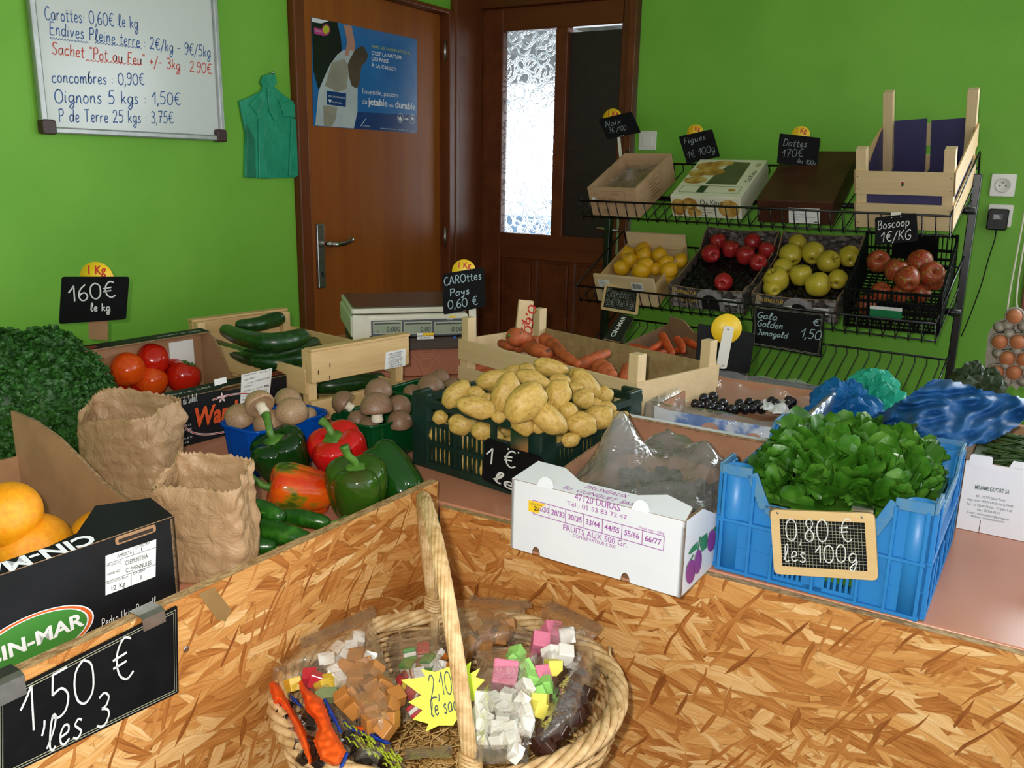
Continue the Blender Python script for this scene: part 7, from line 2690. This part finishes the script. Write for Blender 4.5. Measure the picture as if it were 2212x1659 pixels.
mb.build('floor_grid', x0)
f = MB()
f.rect(.085, .052, .185, .092, MAT('green_label_print', '1e7a4c'), None, .004)
f.rect(.085, .085, .185, .098, PAPERW, None, .0042)
f.build('green_label', x0, wallM('front', W_, D_), 'green and white label')
for x, y, r, off, ax, lab_ in ((1070, 452, 90, .11, (-.2, .3, .9), 'striped red apple at the left of the black crate'), (1210, 520, 92, .11, (.1, .8, .3), 'striped red apple in the middle of the black crate'), (1395, 460, 100, .11, (.2, .7, -.3), 'pale striped apple at the back of the black crate'), (1300, 585, 98, .11, (.1, .6, -.6), 'red apple at the near wall of the black crate'), (1485, 550, 98, .105, (-.1, .2, .95), 'greenish striped apple showing its stem hollow, at the right'),
                              (1090, 690, 78, .06, (0, .5, .5), 'striped apple seen through the near wall slots, left'), (1240, 705, 76, .05, (.3, .5, .5), 'striped apple seen through the near wall slots, middle'), (1510, 610, 70, .07, (.2, .8, .2), 'yellowish apple low at the right of the black crate'), (1400, 700, 76, .05, (.3, .5, .5), 'striped apple seen through the near wall slots, right'), (980, 790, 76, .045, (0, .6, .4), 'striped apple low at the left near wall of the crate')):
    p = pz(XM, *c6_(x, y), off)
    ba.put(look(p, cam_dir(*ax)) @ Matrix.Scale(2.0 * pxm(p, r / 3.606), 4), lab_, 'striped apples in the black crate')

# price signs on the rack
FY = Vector((.12, -1, .0)).normalized()
board_sign('price_sign', 'tilted black sign for noix with a yellow disc, over the plain wooden box', signplane((.86, -.20, 1.45), FY), [(1312, 301), (1384, 286), (1364, 241), (1292, 258)],
           [('Noix', (1308, 275), (1343, 266), 11), ('3€ /100', (1316, 287), (1354, 280), 10)], CHALKD, .0022, (1322, 257, 21, '1 Kg'), holder=((1335, 295), (1340, 345), .012), studs=((1342, 294), (1347, 293)))
board_sign('price_sign', 'tilted black sign reading figues 1€ 100g over the printed fig box', signplane((1.15, -.17, 1.40), FY), [(1484, 354), (1555, 338), (1538, 279), (1466, 295)],
           [('Figues', (1478, 312), (1526, 300), 11), ('1€ 100g', (1486, 343), (1546, 326), 14)], CHALKD, .0024, (1501, 287, 18, '1 Kg'), holder=((1520, 345), (1524, 375), .012))
board_sign('price_sign', 'black sign reading dattes 170€ over the dark brown date box', signplane((1.52, -.30, 1.40), FY), [(1678, 353), (1765, 360), (1772, 298), (1684, 288)],
           [('Dattes', (1691, 315), (1744, 318), 13), ('170€', (1688, 340), (1736, 338), 15), ('les 100g', (1722, 351), (1762, 357), 8)], CHALKD, .0024, (1729, 293, 21, '1 Kg'), holder=((1722, 355), (1724, 400), .012))
FT = Vector((.05, -1, .12)).normalized()
board_sign('price_sign', 'black sign reading Boscoop 1€/Kg hung on the top tray', signplane(TRAYS[0] @ Vector((1.16, -.05, .04)), FT), [(1891, 530), (1983, 520), (1980, 460), (1890, 470)],
           [('Boscoop', (1896, 496), (1966, 486), 16), ('1€/KG', (1902, 523), (1970, 517), 19)], CHALK, .0028, studs=((1926, 470), (1946, 467)), holder=((1935, 476), (1935, 458), .03))
board_sign('slate_sign', 'small wood-framed slate reading citron hung on the lemon crate', signplane(TRAYS[1] @ Vector((.12, -.045, .03)), FT), [(1297, 668), (1377, 681), (1383, 621), (1307, 612)],
           [('Citron', (1310, 640), (1354, 645), 17), ('2€ le kg', (1309, 658), (1368, 664), 12)], CHALKD, .0022, frame=.011, grid=(20, 13), studs=((1312, 614), (1374, 622)), holder=((1345, 640), (1345, 616), .03))
s_ = board_sign('price_sign', 'double-bordered black sign reading Gala Golden Jonagold 1,50', signplane(TRAYS[1] @ Vector((.78, -.05, .02)), FT), [(1623, 746), (1774, 772), (1782, 676), (1628, 658)],
           [('Gala', (1635, 686), (1680, 692), 13), ('Golden', (1635, 704), (1692, 711), 13), ('Jonagold', (1635, 722), (1702, 731), 11), ('€', (1754, 702), (1772, 704), 13), ('1,50', (1728, 728), (1774, 735), 19)], CHALKB, .003, border=(.006, .010), rcorner=.001, holder=((1700, 700), (1700, 662), .03))


# ------------------------------------------------------------------ basket of sweets on a stool
BY = math.atan2(.615, .788)
RIM = .62
BKM = T(1.742, -2.742, .468) @ RZ(BY)
st = thing('stool', 'low wooden stool under the sweets basket', 'stool', T(1.742, -2.742, 0) @ RZ(BY))
MB().box((0, 0, .455), (.34, .30, .024), PINEW).build('seat', st, bevel=.003)
for sx in (-1, 1):
    for sy in (-1, 1):
        MB().box((sx * .14, sy * .12, .2215), (.035, .035, .443), PINEZ).build('leg', st, bevel=.003)
WICK = MAT('pale_wicker', 'b08a56', 'd8b888', 50, .5, .25, 160)
WICKD = MAT('darker_wicker', '8c6a40', 'b89260', 50, .55, .25, 160)
bk = thing('wicker_basket', 'wicker basket with a tall twisted handle full of bagged sweets', 'basket', BKM)
A0, B0, A1_, B1_ = .182, .15, .241, .206
HB = RIM - .468
mb = MB()
NS = 30
for i in range(NS):
    a = 2 * PI * i / NS
    pts = []
    for k_ in range(6):
        t = k_ / 5
        q = math.sin(t * PI / 2)
        pts.append(((A0 + (A1_ - A0) * q) * math.cos(a), (B0 + (B1_ - B0) * q) * math.sin(a), .004 + t * (HB - .006)))
    mb.tube(P3(pts, 3), .0034, WICKD, 6)
rows = 17
for r in range(rows):
    t = (r + .5) / rows
    q = math.sin(t * PI / 2)
    pts = []
    seg = NS * 4
    for s_ in range(seg):
        a = 2 * PI * s_ / seg
        wv = .0045 * math.cos(a * NS / 2 + (PI if r % 2 else 0))
        pts.append(((A0 + (A1_ - A0) * q + wv) * math.cos(a), (B0 + (B1_ - B0) * q + wv) * math.sin(a), .004 + t * (HB - .01) + .0012 * noise.noise(Vector((a * 3, r, 0)))))
    mb.tube(pts, .0042, WICK if r % 3 else WICKD, 6, closed=True)
mb.lathe([(.0, .0), (1, .0), (1, .006), (0, .006)], WICKD, 40, Matrix.Diagonal((A0, B0, 1, 1)))
mb.build('woven_body', bk)
mb = MB()
for k_ in range(5):
    pts = []
    seg = 200
    for s_ in range(seg):
        a = 2 * PI * s_ / seg
        ph = a * 8 + k_ * 2 * PI / 5
        rr = .0095 * math.cos(ph)
        pts.append(((A1_ + .002 + rr) * math.cos(a), (B1_ + .002 + rr) * math.sin(a), HB + .0095 * math.sin(ph) * .8))
    mb.tube(pts, .0058, WICK, 6, closed=True)
rnd = random.Random(4)
for i in range(26):
    a = rnd.uniform(0, 6.28)
    p = Vector(((A1_ + .004) * math.cos(a), (B1_ + .004) * math.sin(a), HB - rnd.uniform(0, .02)))
    d = Vector((-math.sin(a), math.cos(a), rnd.uniform(-.3, .9)))
    mb.tube([p, p + d * rnd.uniform(.012, .035) + Vector((math.cos(a), math.sin(a), 0)) * .006], .0026, WICK, 5)
mb.build('braided_rim', bk)
mb = MB()
HH = .268
arc_ = []
for i in range(61):
    t = PI * i / 60
    y = B1_ * math.copysign(abs(math.cos(t)) ** .75, math.cos(t))
    z = HB - .05 + (HH + .05) * abs(math.sin(t)) ** .62
    arc_.append(Vector((-.03 * max(0, (z - HB) / HH) - .016 * y / B1_, y * (.98 + .04 * math.sin(t)), z)))
NSn = 10
for k_ in range(NSn):
    pts = []
    for i, p in enumerate(arc_):
        tg = (arc_[min(i + 1, 60)] - arc_[max(i - 1, 0)]).normalized()
        s1 = Vector((1, 0, 0))
        s1 = (s1 - tg * s1.dot(tg)).normalized()
        s2 = tg.cross(s1)
        ph = k_ * 2 * PI / NSn + i * .26
        pts.append(p + (s1 * math.cos(ph) + s2 * math.sin(ph)) * .0068)
    mb.tube(pts, .0034, WICK, 6)
mb.tube(arc_, .0055, WICKD, 8)
hd = mb.build('handle', bk)
for sy in (-1, 1):
    mb = MB()
    for k_ in range(5):
        z = HB + .018 + k_ * .005
        i_ = min(range(61), key=lambda i: abs(arc_[i].z - z) + (10 if arc_[i].y * sy < 0 else 0))
        p = Vector((arc_[i_].x, arc_[i_].y, z))
        mb.tube([p + Vector((.0125 * math.cos(a), .0125 * math.sin(a), .003 * math.sin(a * 2))) for a in [2 * PI * q / 16 for q in range(16)]], .003, WICK, 5, closed=True)
    mb.build('binding', hd)
STRAW = MAT('straw', 'c0924e', 'dcb878', 90, .55)
mb = MB()
for i in range(520):
    a, r_ = rnd.uniform(0, 6.28), math.sqrt(rnd.random()) * .86
    p = Vector((A1_ * .88 * r_ * math.cos(a), B1_ * .88 * r_ * math.sin(a), .045 + rnd.uniform(-.015, .03)))
    d = Vector((rnd.gauss(0, 1), rnd.gauss(0, 1), rnd.gauss(0, .18))).normalized() * rnd.uniform(.02, .055)
    q = Vector((rnd.gauss(0, .008), rnd.gauss(0, .008), .006))
    def clip(v):
        e = math.hypot(v.x / (A1_ * .84), v.y / (B1_ * .84))
        return Vector((v.x / max(1, e), v.y / max(1, e), v.z))
    mb.tube([clip(p - d), clip(p + q), clip(p + d)], .0011, STRAW, 4)
mb.lathe([(0, .03), (.93, .03), (.93, .036), (0, .042)], STRAW, 36, Matrix.Diagonal((A1_ * .8, B1_ * .8, 1, 1)))
tag(mb.build('straw', M=BKM), 'loose straw lining the sweets basket', 'straw', None, 'stuff')

# bags of sweets
FILMS = FILM('sweet_bag_film', 'ffffff', .10, 'cfc8bc', .9, 30, .08, 1.0, 1.5, .008)
CARAM = skin_mat('caramel', [(.3, 'a8682c'), (.7, 'c08440')], 30, .4)
CARAD = skin_mat('dark_flecked_caramel', [(.3, '9a6430'), (.55, 'b07a42'), (.62, '4a3018')], 70, .5)
SUGW = MAT('white_sugar_cube', 'e8e6de', 'f2f0ea', 40, .5)
NOUG = skin_mat('white_nougat', [(.4, 'e9e5d8'), (.66, 'efece2'), (.7, 'b08a58')], 55, .5)
CHOC = skin_mat('dark_chocolate', [(.3, '2a130c'), (.7, '3d1f14')], 30, .35)
PINKM = MAT('pink_marshmallow', 'd9708f', 'e586a2', 12, .6)
LGREEN = MAT('light_green_marshmallow', '8cc860', '9ed674', 12, .6)
LYEL = MAT('yellow_marshmallow', 'e8d84a', 'f0e470', 12, .6)
WHITEM = MAT('white_marshmallow', 'ece6de', 'f4f0ea', 12, .6)
JG = MAT('green_jelly', '1a8a2e', '28a03c', 12, .2)
JR = MAT('red_jelly', 'b02430', 'c23440', 12, .2)
JY = MAT('yellow_jelly', 'c8a22c', 'd4b440', 12, .25)
JO = MAT('orange_jelly', 'c46a24', 'd07a30', 12, .25)


def cube_mesh(mats, stripe=False):
    mb = MB()
    if stripe:
        for i, m in enumerate(mats):
            n = len(mats)
            mb.box((0, 0, -.5 + (i + .5) / n), (1, 1, 1 / n), m)
    else:
        mb.box((0, 0, 0), (1, 1, 1), mats[0])
    return mb


def edge_dist(poly, x, y):
    d = 1e9
    for i in range(len(poly)):
        (x1, y1), (x2, y2) = poly[i - 1], poly[i]
        l2 = (x2 - x1) ** 2 + (y2 - y1) ** 2 or 1
        t = max(0, min(1, ((x - x1) * (x2 - x1) + (y - y1) * (y2 - y1)) / l2))
        d = min(d, math.hypot(x - x1 - t * (x2 - x1), y - y1 - t * (y2 - y1)))
    return d


def sweet_bag(label, poly, z0, items, puff=.035, slope=(0, 0), film=FILMS, cat='bag of sweets', step=7, seed=1):
    """clear bag: outline in picture coordinates, heights in the room; items are sweets sealed inside it"""
    cx, cy = sum(p[0] for p in poly) / len(poly), sum(p[1] for p in poly) / len(poly)
    zb = lambda x, y: z0 + slope[0] * (x - cx) + slope[1] * (y - cy)
    def zt(x, y):
        e = edge_dist(poly, x, y)
        return zb(x, y) + .002 + puff * min(1, e / 34) ** .6 + .004 * (1 - 2.2 * abs(noise.noise(Vector((x * .022 + seed, y * .022, seed))))) * min(1, e / 15)
    vs, fs = sheet_px(poly, zt, step)
    vs2, fs2 = sheet_px(poly, lambda x, y: zb(x, y) - .004, step * 2)
    org = on_z(cx, cy, z0)
    t = thing('sweet_bag', label, cat, Matrix.Translation(org), 'bags of sweets in the basket')
    mb = MB()
    mb.add([Vector(v) - org for v in vs], fs, film, None, True)
    mb.add([Vector(v) - org for v in vs2], fs2, film, None, True)
    mb.build('film', t)
    rn = random.Random(seed)
    meshes = {}
    for it in items:
        nm, x, y, s_, mats, stripe = it
        p = on_z(x, y, zb(x, y) + puff * .62)
        key = (nm, tuple(m.name for m in mats))
        sz = pxm(p, s_)
        M_ = T(*(p - org)) @ RZ(rn.uniform(0, 3)) @ RX(rn.gauss(0, .5)) @ RY(rn.gauss(0, .5)) @ Matrix.Scale(sz, 4)
        if key not in meshes:
            o = cube_mesh(mats, stripe).build(nm, t, M_, bevel=.07)
            meshes[key] = o
        else:
            o = meshes[key].copy()
            COL.objects.link(o)
            o.parent = t
            o.matrix_local = M_
    return t


Z4 = lambda x, y: (560 + x / 4.378, 1280 + y / 4.378)
Z5 = lambda x, y: (940 + x / 3.96, 1240 + y / 3.96)
Z8 = lambda x, y: (540 + x / 2.596, 1020 + y / 2.596)
def items(nm, Zf, zoom, pts, s_, mats, stripe=False):
    return [(nm, *Zf(x, y), s_ / zoom, mats, stripe) for x, y in pts]


sweet_bag('clear bag of dark-flecked caramels at the back right of the basket', [Z5(*p) for p in ((190, 220), (830, 235), (690, 400), (880, 560), (500, 640), (230, 760), (160, 480))], .612,
          items('caramel_cube', Z5, 3.96, [(430, 370), (570, 410), (640, 440), (440, 500), (540, 560), (320, 590), (420, 630), (250, 690), (360, 450), (600, 500)], 105, [CARAD]), .03, (0, -.0001), seed=2)
sweet_bag('clear bag of striped green, white and red jellies behind the star label', [Z8(*p) for p in ((760, 900), (1100, 840), (1130, 1080), (1080, 1360), (860, 1400), (800, 1180))], .585,
          items('jelly_cube', Z8, 2.596, [(895, 1020), (885, 1095), (1005, 1065)], 72, [JG, WHITEM, JG], True) + items('jelly_cube', Z8, 2.596, [(970, 1000), (870, 1165), (925, 1335), (905, 1250)], 70, [JR, WHITEM, JR], True) + items('jelly_cube', Z8, 2.596, [(1060, 1040), (940, 1130), (1075, 1090)], 68, [JO, WHITEM], True) + items('jelly_cube', Z8, 2.596, [(870, 1230)], 66, [JY]), .03, seed=3)
sweet_bag('clear bag of soft pastel marshmallows against the right rim', [Z5(*p) for p in ((940, 240), (1430, 440), (1340, 580), (1190, 600), (1020, 900), (860, 1230), (800, 1200), (880, 640), (860, 560))], .622,
          items('marshmallow', Z5, 3.96, [(1000, 500), (900, 590), (890, 870)], 150, [PINKM]) + items('marshmallow', Z5, 3.96, [(1120, 520), (1110, 690), (1000, 690)], 135, [WHITEM]) + items('marshmallow', Z5, 3.96, [(1010, 800), (900, 1090), (870, 1160)], 130, [LYEL]) + items('marshmallow', Z5, 3.96, [(940, 950), (890, 1010)], 120, [LGREEN]), .03, (0, -.00006), seed=4)
sweet_bag('clear bag of dark chocolate chunks at the right of the basket', [Z5(*p) for p in ((1190, 580), (1385, 575), (1400, 860), (1290, 1250), (1060, 1440), (850, 1560), (800, 1400), (1000, 900))], .607,
          items('chocolate_chunk', Z5, 3.96, [(1130, 870), (1250, 880), (1110, 970), (1220, 1000), (1290, 1010), (1080, 1080), (1170, 1130), (1260, 1120), (1050, 1200), (1160, 1240), (990, 1290), (1080, 1330), (930, 1380), (1010, 1420), (890, 1470), (960, 1490), (1220, 1210), (1120, 900)], 112, [CHOC]), .035, seed=5)
sweet_bag('clear bag of caramels topped with white sugar cubes, left of the handle', [Z4(*p) for p in ((380, 450), (1085, 130), (1140, 520), (1230, 760), (1340, 960), (1300, 1230), (1190, 1400), (960, 1270), (760, 1000), (560, 760), (130, 740))], .615,
          items('sugar_cube', Z4, 4.378, [(930, 440), (870, 520), (760, 540), (660, 640), (720, 730), (1050, 620), (620, 640), (700, 790), (800, 600), (750, 830)], 118, [SUGW]) +
          items('caramel_cube', Z4, 4.378, [(930, 620), (820, 720), (1000, 690), (1080, 740), (900, 830), (1050, 900), (860, 970), (1150, 1000), (1000, 1050), (1230, 1080), (900, 1090), (1100, 1150), (1240, 1200), (1060, 1230), (1190, 1290), (1290, 990), (950, 760), (1160, 880), (800, 1000)], 150, [CARAM]), .035, seed=6)
sweet_bag('clear bag of white nougat pieces with a pink square, right of the handle', [Z5(*p) for p in ((370, 650), (895, 625), (860, 1000), (830, 1400), (770, 1600), (610, 1620), (300, 1600), (310, 1150))], .632,
          items('nougat_piece', Z5, 3.96, [(770, 970), (410, 1060), (620, 1050), (500, 1085), (590, 1165), (740, 1090), (390, 1190), (700, 1180), (390, 1320), (510, 1310), (660, 1310), (780, 1310), (390, 1420), (540, 1420), (665, 1420), (685, 1530), (780, 1200), (440, 1240), (580, 1250)], 118, [NOUG]) +
          items('pink_square', Z5, 3.96, [(600, 870)], 215, [PINKM]) + items('green_jelly_lump', Z5, 3.96, [(770, 800), (700, 690), (800, 890), (660, 740)], 120, [LGREEN]), .035, seed=7)
sweet_bag('clear bag of red and yellow sugared jellies at the left rim', [Z4(*p) for p in ((130, 740), (400, 640), (720, 820), (720, 1010), (600, 1060), (420, 860), (230, 900), (180, 850))], .62,
          items('sugared_jelly', Z4, 4.378, [(480, 800), (540, 830)], 130, [JR]) + items('sugared_jelly', Z4, 4.378, [(610, 890), (320, 870), (660, 850)], 125, [JY]) + items('sugared_jelly', Z4, 4.378, [(680, 970), (600, 980)], 110, [MAT('grey_green_jelly', '6f7a50', '808a60', 12, .3)]), .025, seed=8)
ORP = sheet_plastic('orange_wrapper_plastic', 'e8440c', 'f0601c', 'e85a20', .05)
BLP = sheet_plastic('blue_wrapper_plastic', '1a3a9a', '2448b0', '2040a0', .05)
LIQ = skin_mat('dark_liquorice', [(.3, '120d0a'), (.7, '2a1c14')], 40, .3)
YGR = MAT('yellow_green_shreds', 'a8b020', '8a9a2c', 60, .5)


def wrapped(label, outline, orange, blue, z0, chunks, seed):
    t = sweet_bag(label, outline, z0, chunks, .03, seed=seed)
    org = t.matrix_world.translation
    for nm, polys, m, up in (('orange_band', orange, ORP, .026), ('blue_band', blue, BLP, .022)):
        for pl in polys:
            zf = lambda x, y, pl=pl: z0 + up + .016 * min(1, edge_dist(pl, x, y) / 9) + .005 * noise.noise(Vector((x * .07, y * .07, seed)))
            vs, fs = sheet_px(pl, zf, 3)
            mb = MB()
            mb.add([Vector(v) - org for v in vs], fs, m, None, True)
            mb.build(nm, t, solid=.0006, subsurf=1)
    return t


wrapped('orange and blue printed bag of dark liquorice at the left rim', [Z4(*p) for p in ((95, 850), (180, 850), (290, 1020), (400, 1180), (500, 1420), (510, 1640), (380, 1640), (230, 1400), (140, 1100))],
        [[Z4(*p) for p in ((92, 855), (140, 838), (190, 870), (240, 960), (300, 1070), (400, 1230), (470, 1370), (495, 1480), (500, 1620), (470, 1620), (400, 1450), (320, 1260), (250, 1120), (180, 1040), (150, 1080), (120, 1000))]],
        [[Z4(*p) for p in ((280, 960), (350, 1000), (410, 1080), (390, 1090), (300, 1010))]], .605,
        items('liquorice_lump', Z4, 4.378, [(220, 1130), (270, 1200), (320, 1330), (370, 1450), (420, 1560), (250, 1080)], 100, [LIQ]), 11)
wrapped('orange and blue printed bag with a wide orange panel, second from the left', [Z4(*p) for p in ((370, 840), (430, 830), (600, 1000), (700, 1250), (850, 1490), (760, 1660), (560, 1670), (490, 1500), (440, 1150))],
        [[Z4(*p) for p in ((365, 850), (405, 825), (440, 900), (590, 1000), (640, 1120), (690, 1270), (822, 1495), (760, 1630), (700, 1645), (580, 1580), (510, 1400), (560, 1290), (520, 1200), (440, 1110), (400, 960))]],
        [[Z4(*p) for p in ((822, 1500), (852, 1520), (790, 1660), (750, 1660))], [Z4(*p) for p in ((590, 990), (640, 1010), (720, 1170), (790, 1330), (770, 1340), (690, 1200))]], .615,
        items('liquorice_lump', Z4, 4.378, [(470, 1170), (500, 1240), (520, 1520), (560, 1600), (470, 1420)], 95, [LIQ]), 12)
t = wrapped('clear bag with yellow-green shreds and a blue printed edge, left front', [Z4(*p) for p in ((640, 1050), (760, 1080), (960, 1270), (1240, 1420), (1370, 1640), (860, 1660), (830, 1480), (720, 1260))],
        [[Z4(*p) for p in ((905, 1270), (950, 1265), (1070, 1305), (1060, 1322), (950, 1295))]],
        [[Z4(*p) for p in ((785, 1210), (830, 1215), (890, 1290), (1000, 1310), (1090, 1325), (1180, 1370), (1250, 1430), (1190, 1440), (1090, 1400), (1000, 1340), (880, 1310), (810, 1270))]], .600,
        items('liquorice_lump', Z4, 4.378, [(880, 1400), (960, 1420), (930, 1500), (1030, 1500), (1100, 1560), (1190, 1600), (960, 1590), (840, 1370), (1000, 1610)], 100, [LIQ]), 13)
mb = MB()
org = t.matrix_world.translation
for i in range(60):
    x, y = rnd.uniform(780, 1330), 0
    y = 1180 + (x - 760) * .62 + rnd.uniform(20, 190)
    p = on_z(*Z4(x, y), .628) - org
    d = on_z(*Z4(x + 40, y + rnd.uniform(10, 50)), .628) - on_z(*Z4(x, y), .628)
    mb.tube(P3([p - d * rnd.uniform(.3, .9), p + Vector((0, 0, .003)), p + d * rnd.uniform(.3, .9)], 3), .0011, YGR, 5)
mb.build('coloured_shreds', t)
HEADF = FILM('sealed_film_edge', 'd8d0c4', .30, '9a8f80', .6, 30, .12, 1.0, 1.2, .006)
for nm, Zf, pts, z in (('sealed_edge', Z5, ((290, 180), (830, 240), (822, 290), (295, 240)), .645), ('sealed_edge', Z5, ((990, 222), (1432, 440), (1385, 515), (930, 272)), .655), ('sealed_edge', Z4, ((380, 440), (1085, 122), (1098, 235), (400, 530)), .65), ('sealed_edge', Z8, ((872, 1552), (1130, 1530), (1130, 1600), (862, 1612)), .60), ('sealed_edge', Z5, ((370, 1462), (610, 1462), (610, 1600), (330, 1600)), .668)):
    pl = [Zf(*p) for p in pts]
    vs, fs = sheet_px(pl, lambda x, y: z + .003 * noise.noise(Vector((x * .05, y * .05, z * 9))), 4)
    near = min((o for o in COL.objects if o.get('category') == 'bag of sweets'), key=lambda o: (o.matrix_world.translation - on_z(sum(p[0] for p in pl) / 4, sum(p[1] for p in pl) / 4, z)).length)
    org = near.matrix_world.translation
    mb = MB()
    mb.add([Vector(v) - org for v in vs], fs, HEADF, None, True)
    mb.build(nm, near)
# neon price star leaning in the middle of the basket
NEON = MAT('neon_yellow_card', 'd8f01a', 'e0f62a', 6, .5)
SM_ = signplane(on_z(958, 1500, .655), Vector((CAMZ.x, CAMZ.y, .55)).normalized())
ps = thing('price_star', 'neon yellow star card reading 2,10 le sachet in the basket', 'price sign', SM_)
stx = [(845, 1165), (985, 1148), (960, 1105), (1040, 1120), (1130, 1085), (1160, 1120), (1240, 1062), (1230, 1130), (1290, 1100), (1265, 1150), (1318, 1165), (1270, 1215), (1285, 1270), (1235, 1290), (1240, 1340), (1170, 1370), (1140, 1420), (1060, 1420), (985, 1456), (1000, 1410), (912, 1386), (968, 1335), (888, 1290), (960, 1250)]
mb = MB()
mb.prism([px2(SM_, *Z8(*p)) for p in stx][::-1], -.0008, 0, NEON)
fit_hand(mb, '2,10€', px2(SM_, *Z8(1015, 1270)), px2(SM_, *Z8(1190, 1225)), .030, INK, None, .0026)
fit_hand(mb, 'le sachet', px2(SM_, *Z8(1018, 1370)), px2(SM_, *Z8(1250, 1310)), .021, INK, None, .0024)
mb.build('card', ps)
